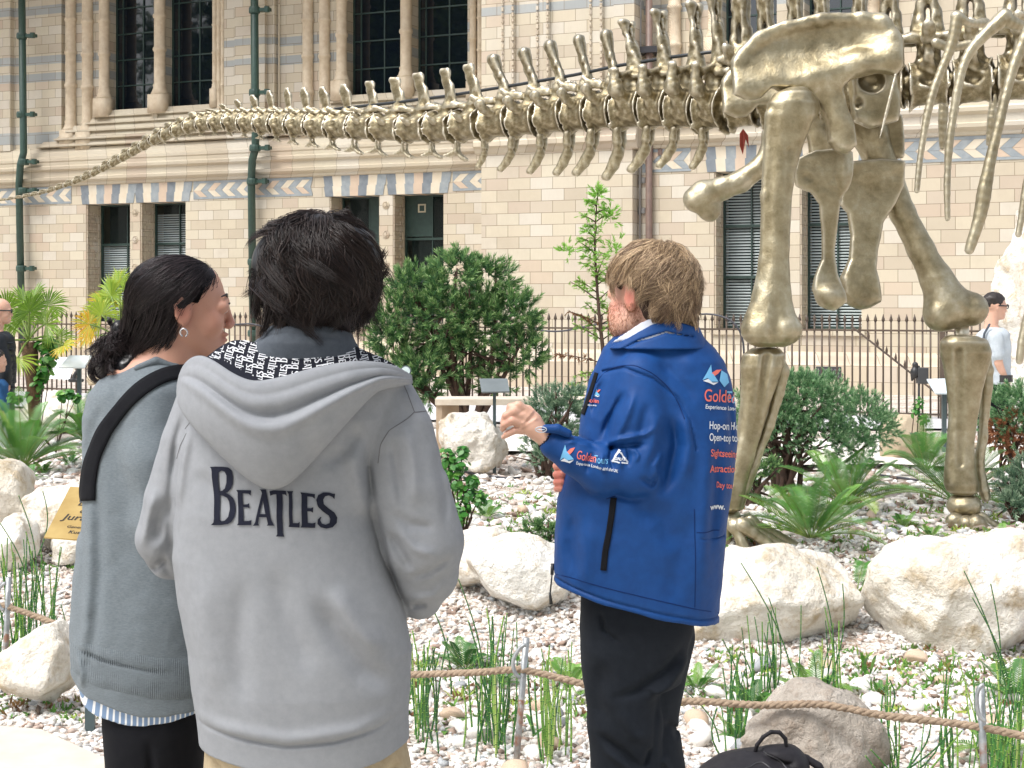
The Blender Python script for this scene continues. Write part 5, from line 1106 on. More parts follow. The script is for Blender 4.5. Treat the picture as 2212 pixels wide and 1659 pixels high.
def rosette_plant(name, label, px, Y0, ln, nf, npair, ll, lw, mat, seed, rise=(.3, 1.2), droop=(.15, .5), vee=.5, hb=.05, cat='plant', group=None, azs=None, tint=None):
    rg = np.random.default_rng(seed); B = PG(px, Y0, hb); root = empty(name, tuple(PG(px, Y0)), 0, label, cat, group); Vs = []; ts = []; m = MB()
    for i in range(nf):
        az = (i*2.39996 + rg.uniform(-.2, .2)) if azs is None else azs[i % len(azs)] + rg.uniform(-.15, .15); q = rise[0] + (rise[1] - rise[0])*((i + .5)/nf)
        V, path = frond_arrays(B + np.array((math.cos(az), math.sin(az), 0))*.015, az, ln*rg.uniform(.8, 1.08), q, rg.uniform(*droop), npair, ll, lw, rg, vee); Vs.append(V)
        ts.append(np.clip(rg.normal(.45 if tint is None else tint, .2) + np.tile([-.1, 0, .15, 0, -.1], len(V)//5), 0, 1)); m.tube(path, np.linspace(ll*.05, ll*.015, len(path)), 4)
    V = np.concatenate(Vs); needle_mesh('fronds', V, np.concatenate(ts), mat, root); m.build('stalks', M_RACH, root, smooth=True)
    return root
CY = 'cycads in the garden bed'
rosette_plant('cycad', 'cycad with upright feathery fronds behind the front cycad on the right', 1830, 4.75, .56, 24, 38, .085, .0030, M_CYC, 1, (.35, 1.25), group=CY)
rosette_plant('cycad', 'wide low cycad nearest the near bronze foot', 1752, 4.1, .52, 28, 42, .080, .0026, M_CYC, 2, (.25, 1.1), (.1, .45), group=CY)
rosette_plant('cycad', 'cycad spreading around the far bronze ankle', 2065, 5.0, .60, 22, 38, .09, .0030, M_CYC, 3, (.2, 1.0), group=CY)
rosette_plant('cycad', 'young cycad behind the far bronze shin', 2000, 5.9, .55, 16, 34, .09, .0034, M_CYC, 4, (.5, 1.3), group=CY)
rosette_plant('cycad', 'full cycad above the boulder at the left edge', 48, 6.0, .74, 26, 38, .12, .0042, M_CYC, 5, (.35, 1.3), (.1, .4), group=CY)
rosette_plant('cycad', 'cycad half hidden behind the woman in grey', 190, 7.0, .62, 20, 34, .12, .0042, M_CYC, 6, (.35, 1.3), group=CY)
rosette_plant('cycad', 'dark cycad fronds in the gap between the two big boulders', 1850, 3.75, .28, 6, 26, .06, .0035, M_CYC, 7, (.3, .9), group=CY, tint=.1, azs=[-.3, .1, .5, -.8, 2.6, 1.2])
FE = 'small ferns among the gravel'
for i, (px, Y0, s_, lab) in enumerate(((1005, 3.42, .20, 'dark fern under the smooth white boulder'), (1232, 3.25, .19, 'bright fern at the left of the guide trousers'), (1505, 3.22, .15, 'small round fern at the right of the guide trousers'), (1625, 3.05, .17, 'fern below the big rounded boulder'), (1756, 3.18, .20, 'fern in the gap below the two big boulders'), (1690, 2.95, .14, 'fern among the horsetails above the rope'), (2195, 3.1, .24, 'large fern against the right boulder'), (2150, 2.72, .2, 'fern at the right rope post'), (1805, 2.95, .09, 'tiny fern on the gravel right of centre'), (1900, 3.15, .07, 'tiny fern near the foot of the largest boulder'), (135, 3.45, .15, 'fern under the gold plaque'), (1595, 2.85, .12, 'low fern left of the pointed rock'), (1080, 3.3, .12, 'small fern behind the middle horsetails'), (1585, 3.95, .14, 'fern at the near bronze foot'), (2160, 4.2, .16, 'fern at the far bronze toes'), (2110, 3.98, .12, 'pale fern on top of the largest boulder'), (1050, 4.75, .16, 'feathery fern below the craggy rock'), (2010, 4.3, .12, 'spiky fern between the cycads'), (1950, 4.5, .13, 'olive fern behind the largest boulder'), (60, 5.7, .17, 'fern at the foot of the left cycad'), (150, 6.3, .17, 'yellowish fern beside the left cycad'), (95, 6.0, .15, 'pale weed right of the left cycad'))):
    rosette_plant('fern', lab, px, Y0, s_, 13, 18, s_*.22, s_*.018, M_FERN, 30 + i, (.3, 1.2), (.1, .5), .2, .01, 'fern', FE, tint=.3 + .5*((i*37) % 10)/10)
# strappy fern on the boulder foot
m = MB(); r2 = np.random.default_rng(4)
def blades(name, label, px, Y0, n, ln, w_, mat, seed, cat='plant', group=None, rise=(.5, 1.4)):
    rg = np.random.default_rng(seed); B = PG(px, Y0); V = []; ts = []
    for i in range(n):
        az = rg.uniform(0, 6.28); q = rg.uniform(*rise); s = np.linspace(0, 1, 6); hor = np.array((math.cos(az), math.sin(az), 0)); L_ = ln*rg.uniform(.6, 1.1)
        c_ = B + rg.normal(size=3)*np.array((.02, .02, 0)) + hor*(s*L_*math.cos(q))[:, None] + np.array((0, 0, 1))*(s*L_*math.sin(q) - .35*L_*s**2.3)[:, None]; sd_ = np.cross(hor, (0, 0, 1.0))*w_*np.sin(np.clip(s*.93 + .07, 0, 1)*math.pi)[:, None]
        for j in range(5): V.append(np.stack((c_[j] - sd_[j], c_[j] + sd_[j], c_[j+1] + sd_[j+1], c_[j+1] - sd_[j+1]))); ts.append(np.full(4, np.clip(rg.normal(.5, .2), 0, 1)))
    V = np.concatenate(V); return tag(mesh_np(name, V, np.arange(len(V)).reshape(-1, 4), mat, tint=np.concatenate(ts)), label, cat, group)
blades('strap_fern', 'dark strap leaved fern at the foot of the largest boulder', 1872, 3.3, 9, .17, .010, M_CYC, 1)
blades('strap_fern', 'broad pale green leaves on the gravel beside the hooded visitor', 965, 2.98, 5, .17, .013, M_FERN, 2, rise=(.1, .5))
blades('strap_fern', 'yellow green blade in the horsetails behind the rope', 1150, 2.9, 4, .16, .009, M_FERN, 3)
# ---- ground cover that nobody could count
rg = np.random.default_rng(77); sp_ = []
for _ in range(1700):
    Y0 = rg.choice([rg.uniform(3.0, 3.5), rg.uniform(3.95, 5.3), rg.uniform(4.0, 5.6)]); sp_.append((rg.uniform(-20, 2230), Y0))
V = []; ts = []
for px, Y0 in sp_:
    B = PG(px, Y0); s_ = rg.uniform(.02, .055); k = rg.integers(8, 20); tt_ = rg.uniform(0, 1); d = rg.normal(size=(k, 3)); d[:, 2] = np.abs(d[:, 2])*1.1; d /= np.linalg.norm(d, axis=1)[:, None]
    sd_ = np.cross(d, rg.normal(size=(k, 3))); sd_ /= np.linalg.norm(sd_, axis=1)[:, None]; o_ = B + rg.normal(size=(k, 3))*np.array((.02, .02, .0)); L_ = (s_*rg.uniform(.5, 1.2, k))[:, None]
    V.append(np.stack((o_, o_ + d*L_*.5 - sd_*.006, o_ + d*L_, o_ + d*L_*.5 + sd_*.006), 1).reshape(-1, 3)); ts.append(np.full(4*k, tt_))
V = np.concatenate(V); tag(mesh_np('ground_cover', V, np.arange(len(V)).reshape(-1, 4), tinted('weeds', [(0, lin((120, 84, 60))), (.2, lin((140, 110, 70))), (.3, lin((104, 134, 60))), (.7, lin((92, 144, 62))), (1, lin((178, 192, 90)))], .6, 20, .2, .2), tint=np.concatenate(ts)), 'sparse small weeds and dead leaves dotted over the gravel', 'ground cover', kind='stuff')
# ---- leafy shrub beside the hooded visitor
def leafy(name, label, lumps, Y0, base, n, ls, seed, mat):
    rg = np.random.default_rng(seed); k = Y0/F; root = empty(name, tuple(PG(base, Y0)), 0, label, 'shrub'); lp = np.array([(*P(a, b, Y0), r*k) for a, b, r in lumps]); ch = rg.choice(len(lp), n)
    d = rg.normal(size=(n, 3)); d /= np.linalg.norm(d, axis=1)[:, None]; p = lp[ch, :3] + d*lp[ch, 3:4]*(1 - .5*rg.random((n, 1))); nrm = d + np.array((0, -.3, .9)); nrm /= np.linalg.norm(nrm, axis=1)[:, None]
    a, b = perp(nrm); th = rg.uniform(0, 6.28, (n, 1)); u = a*np.cos(th) + b*np.sin(th); v = np.cross(nrm, u); s = (ls*rg.uniform(.6, 1.2, (n, 1)))
    V = np.stack((p - u*s, p - u*s*.35 + v*s*.62 + nrm*s*.1, p + u*s*.45 + v*s*.5 + nrm*s*.05, p + u*s*1.1 - nrm*s*.2, p + u*s*.45 - v*s*.5 + nrm*s*.05, p - u*s*.35 - v*s*.62 + nrm*s*.1), 1).reshape(-1, 3)
    i = np.arange(n)*6; mesh_np('leaves', V, np.stack((i, i+1, i+2, i+3, i+4, i+5), 1), mat, root, smooth=False, tint=np.repeat(np.clip(rg.normal(.5, .22, n), 0, 1), 6))
    m = MB()
    for q in lp: m.tube([PG(base, Y0), (PG(base, Y0) + q[:3])/2 + rg.normal(size=3)*.02, q[:3]], [.006, .005, .003], 5)
    m.build('stem', M_TWIG, root, smooth=True)
M_LEAF = tinted('broad green leaf', [(0, lin((30, 78, 32))), (.5, lin((62, 128, 48))), (1, lin((128, 176, 84)))], .35, 20, .3, .25, spec=.5)
leafy('leafy_shrub', 'bright broad leaved shrub at the right elbow of the hooded visitor', [(965, 985, 24), (990, 1000, 26), (985, 1035, 24), (1010, 1060, 24), (1035, 1075, 20), (1000, 1095, 24), (985, 1120, 20), (960, 1020, 20), (1020, 1040, 16), (1000, 975, 14)], 4.35, 1000, 620, .021, 8, M_LEAF)
leafy('leafy_shrub', 'climbing leafy shrub under the left fan palm', [(90, 745, 16), (105, 770, 20), (95, 800, 20), (80, 830, 22), (70, 855, 16), (110, 740, 14), (70, 780, 12)], 7.6, 85, 420, .04, 9, M_LEAF)
leafy('leafy_shrub', 'low bright leafy plant on the rock at the left', [(135, 855, 14), (150, 850, 12), (40, 862, 10), (25, 858, 10), (165, 860, 10)], 6.9, 120, 200, .03, 10, M_LEAF)
leafy('leafy_shrub', 'leafy weed behind the cycad at the far shin', [(1985, 870, 14), (1975, 890, 12), (1995, 905, 14)], 6.1, 1985, 120, .02, 11, M_LEAF)
# ---- fan palms
M_FAN = tinted('fan palm leaf', [(0, lin((66, 104, 36))), (.45, lin((124, 160, 54))), (.75, lin((176, 196, 76))), (.9, lin((222, 190, 60))), (1, lin((222, 160, 46)))], .4, 5, .25, .35)
def fan_palm(label, px, pyc, Y0, base, leaves, R_, seed, trunk=True):
    rg = np.random.default_rng(seed); C = P(px, pyc, Y0); k = Y0/F; root = empty('fan_palm', tuple(PG(base, Y0)), 0, label, 'palm', 'fan palms by the railings')
    for (lx, ly, dd, rr_, tn) in leaves:
        H = P(lx, ly, Y0) + np.array((0, dd, 0)); d = H - C; d /= np.linalg.norm(d) + 1e-9; d = d + rg.normal(size=3)*.12; d /= np.linalg.norm(d); nrm = np.cross(d, np.cross(np.array((rg.normal()*.5, -1.0, .7)), d)); nrm /= np.linalg.norm(nrm); sd_ = np.cross(d, nrm); R = rr_*k; V = []; ts = []; m = MB(); m.tube(spl([C, (C + H)/2 + (0, 0, .04), H], 6), .010, 5); 
        nS = 34
        for i in range(nS):
            a = (i/(nS - 1) - .5)*4.6; e = d*math.cos(a) + sd_*math.sin(a); e2 = d*math.cos(a + .06) + sd_*math.sin(a + .06); e1 = d*math.cos(a - .06) + sd_*math.sin(a - .06); L_ = R*rg.uniform(.85, 1.05)*(1 - .12*abs(a)/2.3); dr = np.array((0, 0, -1))*L_*rg.uniform(.05, .35)
            for q1, q2 in ((0, .62), (.62, 1)):
                f1 = lambda q, ee: H + ee*L_*q + dr*q**3
                if q1 == 0: V.append(np.stack((H - e1*.0, f1(.62, e1), f1(.62, e) + nrm*L_*.03, H))); V.append(np.stack((H, f1(.62, e) + nrm*L_*.03, f1(.62, e2), H + e2*.001)))
                else: V.append(np.stack((f1(.62, e1*.999), f1(1, e), f1(1, e)*1.0, f1(.62, e) + nrm*L_*.03))); V.append(np.stack((f1(.62, e) + nrm*L_*.03, f1(1, e), f1(1, e)*1.0, f1(.62, e2))))
            tt_ = np.clip(tn + rg.normal()*.07, 0, 1); ts += [np.array((tt_, tt_, tt_, tt_))]*2 + [np.clip(np.array((tt_, tt_ + .12, tt_ + .12, tt_)), 0, 1)]*2
        V = np.concatenate(V); lf = mesh_np('leaf', V, np.arange(len(V)).reshape(-1, 4), M_FAN, root, smooth=False, tint=np.concatenate(ts)); m.build('leaf_stalk', M_RACH, lf, smooth=True)
    m = MB(); B0 = PG(base, Y0); m.tube(spl([B0, (B0 + C)/2 + (.02, 0, 0), C - (0, 0, .02)], 10), np.linspace(.07, .11, 10)*(.7 + .6*R_), 10); m.build('trunk', simple('fibrous palm trunk', lin((112, 88, 62)), lin((70, 54, 40)), 26, .95, bump=1.0, bscale=60, bdist=.02) if 'fibrous palm trunk' not in bpy.data.materials else bpy.data.materials['fibrous palm trunk'], root, smooth=True)
fan_palm('green fan palm at the left edge with one hanging yellow leaf', 62, 735, 7.6, 75, [(40, 690, .1, 62, .35), (70, 672, -.1, 66, .25), (90, 660, .2, 60, .3), (15, 670, .0, 66, .4), (105, 700, -.1, 60, .4), (60, 640, .2, 50, .3), (120, 730, .1, 46, .42), (60, 770, -.3, 52, .62), (5, 710, .2, 60, .5), (-15, 690, .2, 60, .5), (150, 745, -.2, 40, .8), (0, 745, -.3, 46, .9), (30, 650, .3, 55, .35)], 0, 1)
fan_palm('yellow green fan palm behind the woman', 262, 735, 7.9, 262, [(235, 640, .1, 66, .62), (262, 625, .2, 60, .58), (225, 680, -.1, 58, .66), (205, 700, -.2, 48, .9), (290, 640, .3, 60, .5), (185, 725, .1, 40, .88), (245, 610, .2, 48, .6), (310, 660, .2, 60, .5), (215, 655, .2, 50, .7), (280, 680, -.2, 52, .55)], 0, 2)
# ---- young conifer behind the guide
def sapling():
    rg = np.random.default_rng(9); Y0 = 8.6; k = Y0/F; root = empty('young_conifer', tuple(PG(1305, Y0)), 0, 'slender young conifer with drooping pale needles left of the guide head', 'tree')
    tr = spl([P(1312, 905, Y0), P(1308, 800, Y0), P(1296, 700, Y0), P(1288, 600, Y0), P(1284, 520, Y0), P(1288, 450, Y0), P(1292, 412, Y0)], 30); m = MB(); m.tube(tr, np.linspace(.030, .005, 30), 8); V = []; T_ = []
    br = [(1292, 430, 34, 0, .9), (1290, 445, 22, 2.6, .5), (1320, 470, 1, .3, .1)]
    for i in range(46):
        s = .10 + .88*i/46; q = tr[int(s*29)]; ln = (66 - 48*s)*k*rg.uniform(.6, 1.15)*(1.25 if s < .65 else 1); a = rg.choice([0, math.pi]) + rg.normal()*.7; d = np.array((math.cos(a), math.sin(a)*.8, rg.uniform(.3, .75) - (.55 if s < .3 else 0)))
        e = q + d/np.linalg.norm(d)*ln*1.45; c_ = spl([q, (q + e)/2 + (0, 0, .02), e], 7); m.tube(c_, np.linspace(.008, .003, 7), 4)
        n = int(8 + ln*38); t_ = rg.random(n)*.9 + .1; p = np.stack([np.interp(t_, np.linspace(0, 1, 7), c_[:, j]) for j in range(3)], 1); dd = rg.normal(size=(n, 3))*np.array((.9, .9, .5)) + np.array((0, 0, -.25)) + d*.5; dd /= np.linalg.norm(dd, axis=1)[:, None]
        v_, t2 = needle_arrays(p, dd, np.full(n, .05), 7, .05, .0045, rg, (.2, .9)); V.append(v_); T_.append(np.clip(t2*.5 + .2 + .45*s, 0, 1) if rg.random() > .06 else t2*0)
    for q, r_, n in ((P(1292, 420, Y0), .10, 36), (P(1330, 545, Y0), .14, 30), (P(1352, 480, Y0)*0 + P(1318, 470, Y0), .12, 30), (P(1226, 545, Y0), .12, 20)):
        dd = rg.normal(size=(n, 3)); dd[:, 2] += .5; dd /= np.linalg.norm(dd, axis=1)[:, None]; v_, t2 = needle_arrays(q + dd*r_*rg.random((n, 1)), dd, np.full(n, .06), 12, .05, .0045, rg, (.3, 1)); V.append(v_); T_.append(np.clip(t2*.3 + .75, 0, 1))
    needle_mesh('foliage', np.concatenate(V), np.concatenate(T_), tinted('young conifer needles', [(0, lin((120, 84, 56))), (.15, lin((104, 120, 58))), (.5, lin((126, 158, 74))), (1, lin((142, 196, 84)))], .5, 12, .2, .3), root); m.build('trunk', M_TWIG, root, smooth=True)
sapling()
# ---- horsetails
M_HT = tinted('horsetail stem', [(0, lin((34, 40, 30))), (.1, lin((44, 88, 50))), (.5, lin((66, 124, 60))), (.85, lin((134, 176, 72))), (1, lin((190, 196, 130)))], .4, 30, .1, 0)
def horsetail(label, px, Y0, n, h, spread, seed, lean=.07, extra=(), tone=.45):
    rg = np.random.default_rng(seed); m = MB(); k = Y0/F
    def stem(a, e, r, tn, bend):
        ln = np.linalg.norm(e - a); nn = max(3, int(ln/.033)); pts = []; rs = []; tl = []
        for i in range(nn):
            for f_, rr_, tt_ in ((0, 1.0, tn), (.80, .95, tn + .05), (.86, 1.12, .0), (.93, 1.12, 1.0)):
                s = (i + f_)/nn; pts.append(a + (e - a)*s + np.array((1, .3, 0))*bend*math.sin(s*math.pi)); rs.append(r*rr_*(1 - .35*s)); tl.append(tt_)
        pts.append(e); rs.append(r*.15); tl.append(.3); m.tube(pts, rs, 5, True); m.t[-1] = np.repeat(tl, 5)
    for i in range(n):
        x = px + rg.normal()*spread*.5; y_ = Y0 + rg.normal()*.05; a = PG(x, y_, -.01); L_ = h*rg.uniform(.45, 1.05)
        e = a + np.array((rg.normal()*lean*L_*1.6, rg.normal()*lean*L_, L_)); stem(a, e, rg.uniform(.0028, .0046), float(np.clip(rg.normal(tone, .22), .12, .9)), rg.normal()*.012)
    for ax_, ay_, ex_, ey_, yy in extra: stem(P(ax_, ay_, yy), P(ex_, ey_, yy - .02), .0034, .25, .03)
    return tag(m.build('horsetail', M_HT, smooth=True), label, 'horsetail', 'horsetail clumps along the rope')
horsetail('tall dense horsetail clump behind the left rope post', 45, 3.42, 44, .58, 70, 1, extra=((60, 1300, 0, 1130, 3.4), (75, 1290, 40, 1070, 3.4)))
horsetail('thin horsetails in front of the gold plaque', 100, 3.55, 12, .52, 40, 11, extra=((82, 1200, 92, 1060, 3.6),))
horsetail('short horsetail clump between the wedge rock and the woman', 142, 3.35, 12, .30, 20, 2, .05)
horsetail('horsetail clump touching the right side of the grey hoodie', 912, 2.92, 26, .40, 36, 3, extra=((975, 1500, 912, 1270, 2.9),))
horsetail('tall horsetail clump at the left of the middle rope post', 1062, 2.86, 30, .48, 42, 4, .05, extra=((1075, 1590, 985, 1420, 2.9), (1050, 1560, 990, 1250, 2.9)))
horsetail('bright horsetail clump between the middle rope post and the guide', 1192, 2.80, 30, .44, 44, 5, .05, tone=.75)
horsetail('horsetails just right of the guide legs', 1590, 2.84, 16, .34, 26, 6, .06, extra=((1555, 1610, 1478, 1490, 2.8), (1600, 1560, 1560, 1380, 2.9)))
horsetail('sparse tall horsetails before the big rounded boulder', 1672, 3.12, 16, .40, 80, 7, .05, extra=((1722, 1490, 1600, 1215, 3.1), (1680, 1480, 1660, 1290, 3.1)))
horsetail('horsetail pair in the gap between the boulders', 1790, 3.08, 9, .40, 36, 8, .06, extra=((1800, 1500, 1765, 1225, 3.05), (1790, 1480, 1820, 1260, 3.05)))
horsetail('single horsetails on the open gravel', 1922, 2.95, 5, .24, 18, 9, .02)
horsetail('slim horsetail trio behind the rope at the right', 2048, 2.68, 8, .38, 26, 10, .03)
horsetail('dense horsetail clump at the right rope post', 2160, 2.60, 50, .40, 90, 12, .07, extra=((2185, 1560, 2082, 1232, 2.75), (2190, 1540, 2100, 1290, 2.75), (2150, 1560, 2140, 1260, 2.8)), tone=.6)
horsetail('low horsetails leaning at the bottom right', 1960, 2.50, 16, .22, 60, 13, .30, extra=((1960, 1662, 2060, 1560, 2.5), (1975, 1670, 2030, 1580, 2.5), (1955, 1665, 2010, 1545, 2.5)))
horsetail('short horsetails beside the pointed rock', 1930, 2.62, 9, .24, 24, 14, .05)

# ================================================================ ROPE AND POSTS
M_ROPE = simple('hemp rope', lin((168, 148, 126)), lin((132, 114, 96)), 60, .9, bump=.8, bscale=300, bdist=.003)
def rope(pts, label, r=.0125):
    c_ = spl(pts, 260); T = np.gradient(c_, axis=0); T /= np.linalg.norm(T, axis=1)[:, None]; N = np.cross(T, (0, 0, 1.0)); N /= np.linalg.norm(N, axis=1)[:, None]; B = np.cross(N, T); s = np.concatenate(([0], np.cumsum(np.linalg.norm(np.diff(c_, axis=0), axis=1)))); m = MB()
    for j in range(3):
        a = s/.075*2*math.pi + j*2*math.pi/3; m.tube(c_ + (N*np.cos(a)[:, None] + B*np.sin(a)[:, None])*r*.55, r*.62, 6)
    return tag(m.build('rope', M_ROPE, smooth=True), label, 'rope', 'rope barrier along the garden')
YP = (3.2, 2.68, 2.42)
t = NT('galvanised post'); c = t.ramp(t.noise(20, 3), [(.4, lin((176, 180, 182))), (.6, lin((146, 150, 152)))]); sp = t.n('SeparateXYZ'); t.t.links.new(t.tc.outputs['Object'], sp.inputs[0])
c = t.mix(t.math('MULTIPLY', t.math('LESS_THAN', t.math('ADD', sp.outputs[2], t.math('MULTIPLY', t.noise(40), .12)), .30), t.ramp(t.noise(30), [(.4, (0, 0, 0)), (.6, (.8, .8, .8))])), c, lin((150, 96, 64))); t.p(Base_Color=c, Metallic=.5, Roughness=.45); M_GALV = t.m
def rope_post(px, pt, prx, pry, Y0, pbx, label):
    top = P(px, pt, Y0); b = P(pbx, HY + 1600*1.0/1, Y0); b = np.array((P(pbx, 0, Y0)[0], Y0*YS, -.02)); ring = P(prx, pry, Y0 - .01); r = empty('rope_post', tuple(b), 0, label, 'post', 'steel rope posts')
    m = MB(); m.tube([b, top], .0115, 10); m.build('rod', M_GALV, r, smooth=True); rr_ = .05; m = MB(); c0 = (ring[0] + .0, ring[1] - .015, ring[2] + .035)
    m.tube([(c0[0] + (top[0] - c0[0])*.9*max(0, math.cos(a))*1.0 - rr_*.55*math.sin(a), c0[1], c0[2] + .055*math.cos(a)) for a in np.linspace(0, math.pi, 12)], .007, 7); m.build('hook', M_GALV, r, smooth=True)
rope_post(19, 1247, 12, 1306, YP[0], 8, 'steel rope post at the left edge'); rope_post(1137, 1378, 1125, 1448, YP[1], 1113, 'rust footed steel rope post between the hooded visitor and the guide'); rope_post(2118, 1482, 2126, 1540, YP[2], 2130, 'steel rope post at the lower right')
def yrope(px): return np.interp(px, [-400, 19, 1125, 2126, 2500], [3.4, YP[0], YP[1], YP[2], 2.3])
rope([P(a, b, yrope(a)) for a, b in [(-300, 1290), (-60, 1302), (10, 1308), (60, 1325), (150, 1358), (300, 1410), (500, 1450), (700, 1462), (900, 1457), (1030, 1453), (1100, 1447), (1125, 1445), (1170, 1455), (1250, 1475), (1350, 1500), (1460, 1515), (1530, 1515), (1580, 1520), (1640, 1524), (1700, 1522), (1770, 1520), (1830, 1530), (1900, 1545), (1990, 1555), (2060, 1562), (2126, 1572), (2212, 1590), (2400, 1640)]], 'twisted hemp rope strung between the steel posts')

# ================================================================ SIGNS, BENCH AND SMALL THINGS
M_SIGN = simple('grey sign metal', lin((118, 126, 128)), lin((104, 112, 114)), 8, .5); M_POST = simple('dark teal post', lin((74, 90, 92)), lin((62, 76, 78)), 8, .5)
t = NT('pale sky blue panel'); t.p(Base_Color=t.ramp(t.noise(2), [(.4, lin((196, 214, 226))), (.6, lin((226, 232, 232)))]), Roughness=.25); M_PANEL = t.m
def lectern(name, label, quad, Y0, postpx, postw, facem, basepx=None, thk=.012):
    """quad: four picture corners with depth offsets in m (tilted reading panel)"""
    r = empty(name, tuple(PG(postpx, Y0)), 0, label, 'sign'); q = [P(a, b, Y0) + np.array((0, d, 0)) for a, b, d in quad]; n = np.cross(q[1] - q[0], q[3] - q[0]); n /= np.linalg.norm(n); n = n*thk
    m = MB(); m.hexa([*q, *[p + n for p in q]]); m.build('panel', facem, r)
    ctr = sum(q)/4; w_ = postw/2*Y0/F; g0 = PG(postpx, Y0); m = MB(); yb = Y0*YS + .02; m.box(g0[0] - w_, g0[0] + w_, yb, yb + w_*2, g0[2] - .03, ctr[2] - .004); m.build('post', M_POST, r); return r
lectern('information_sign', 'grey information panel on a post seen from behind, beside the raised hand', [(1035, 819, .10), (1096, 819, .10), (1101, 844, -.08), (1041, 845, -.08)], 5.9, 1068, 7, M_SIGN)
lectern('information_sign', 'pale blue reading panel left of the far bronze shin', [(2012, 850, -.12), (2052, 850, -.12), (2050, 822, .12), (2010, 823, .12)], 6.5, 2042, 9, M_PANEL)
lectern('information_sign', 'pale blue reading panel between the left palm and the woman', [(135, 795, -.12), (190, 795, -.12), (192, 771, .12), (142, 771, .12)], 7.6, 169, 8, M_PANEL)
# bench
b = empty('timber_bench', tuple(PG(1040, 6.1)), 0, 'long pale timber bench in front of the pine bush', 'bench'); M_TIM = simple('pale timber', lin((196, 176, 152)), lin((176, 152, 126)), 10, .7, bump=.3)
m = MB(); a = P(941, 861, 6.1); c_ = P(1290, 864, 6.1); m.box(a[0], c_[0], 12.1, 12.5, a[2] - .045, a[2]); m.build('seat', simple('silvery timber', lin((222, 212, 196)), lin((204, 190, 170)), 10, .7), b)
for px in (943, 955, 1270): 
    q = P(px, 870, 6.1); m = MB(); m.box(q[0], q[0] + (.045 if px != 955 else .04), 12.12 if px != 955 else 12.36, 12.18 if px != 955 else 12.42, float(gz(q[0], 12.2)) - .02, a[2] - .047); m.build('leg', M_TIM, b)
m = MB(); q = P(951, 880, 6.1); m.box(q[0], q[0] + .14, 12.3, 12.34, q[2] - .17, q[2] + .04); m.build('end_panel', M_TIM, b)
# speaker and box on a stake
r = empty('garden_light', tuple(PG(1985, 8.2)), 0, 'dark control box and small black spotlight on a stake before the railings', 'light')
m = MB(); q = P(1985, 800, 8.2); g0 = PG(1985, 8.2); m.tube([g0, (g0[0], g0[1], q[2] + .05)], .012, 8); m.build('stake', M_BLK, r, smooth=True)
m = MB(); a = P(1981, 829, 8.2); c_ = P(2004, 794, 8.2); m.box(a[0], c_[0], 16.36, 16.46, a[2], c_[2]); bevel(m.build('box', simple('dark grey box', lin((66, 68, 70)), None, 8, .5), r), .01)
b = PB(8.2, .012); b.ell((1976, 805, 0), (9, 13, 10), 2); b.ell((1977, 788, 0), (7, 7, 7), 2); b.cap((1972, 800, 0), (1970, 822, 0), 5, 3, 2); b.build('spotlight', M_BLK, r)
# round lamp beside the shoulder of the hooded visitor
r = empty('spotlight', tuple(PG(875, 7.6)), 0, 'round glass faced lamp showing above the shoulder of the hooded visitor', 'light'); q = P(877, 801, 7.6); m = MB(); rr_ = 12*7.6/F
m.tube([q + (0, -.03, 0), q + (0, .08, 0)], [rr_*1.0, rr_*.85], 24); m.build('housing', simple('lamp housing', lin((80, 92, 92)), None, 8, .4), r); m = MB(); m.tube([q + (0, -.036, 0), q + (0, -.031, 0)], rr_*.78, 24); m.build('lens', simple('lamp glass', lin((196, 212, 214)), None, 8, .1), r)
g0 = PG(877, 7.6); m = MB(); m.tube([g0, (g0[0], g0[1], q[2] - rr_)], .012, 8); m.build('stake', M_BLK, r)
# white tilted board and box behind the left railings
m = MB(); q = [P(*a) for a in ((195*0 + 106, 818, 8.6), (150, 820, 8.6), (166, 776, 9.0), (120, 775, 9.0))]; m.hexa([*q, *[p + np.array((0, .02, .02)) for p in q]]); tag(m.build('floodlight_board', simple('white board', lin((232, 236, 238)), None, 8)), 'white tilted board standing behind the left railings', 'board')
b = PB(8.6, .02); b.chain([(160, 812, 0), (185, 780, 0)], [5, 5], 2); b.chain([(150, 822, 0), (178, 822, 0)], [5, 5], 2); tag(b.build('floodlight', M_BLK), 'black floodlight bracket beside the white board', 'light')
# black irrigation hoses on the bed
for pts, lab in (([(1000, 1022), (1050, 1030), (1100, 1037), (1150, 1032)], 'black irrigation hose crossing the bed behind the guide'), ([(1900, 1028), (1990, 1040), (2100, 1046), (2212, 1056)], 'black irrigation hose behind the far bronze foot')):
    q = [PG(a, F*1.3/(b_ - HY), .02) for a, b_ in pts]; world_line('hose', spl(q, 30), .010, M_HOSE, lab, 'hose')
# gold plaque
t = NT('brass plaque'); t.p(Base_Color=t.ramp(t.noise(6), [(.35, lin((176, 146, 86))), (.65, lin((200, 172, 110)))]), Metallic=.55, Roughness=.42); t.bump(t.noise(120), .05, .002); M_BRASS = t.m
pl = empty('plaque', tuple(PG(190, 3.0)), 0, 'brass plaque about the skeleton on a teal post at the left hip of the woman', 'plaque')
q = [P(95, 1160, 2.90), P(205, 1168, 2.90), P(205, 1052, 3.06), P(152, 1051, 3.06)]; q[1] = P(205, 1168, 2.90); n = np.cross(q[1] - q[0], q[3] - q[0]); n /= np.linalg.norm(n); n = -n if n[1] > 0 else n
ux_ = (q[1] - q[0])/np.linalg.norm(q[1] - q[0]); ext = [q[0], q[0] + ux_*.46, q[3] + ux_*.36, q[3]]
m = MB(); m.hexa([*[p - n*.006 for p in ext], *[p for p in ext]]); m.build('panel', M_BRASS, pl)
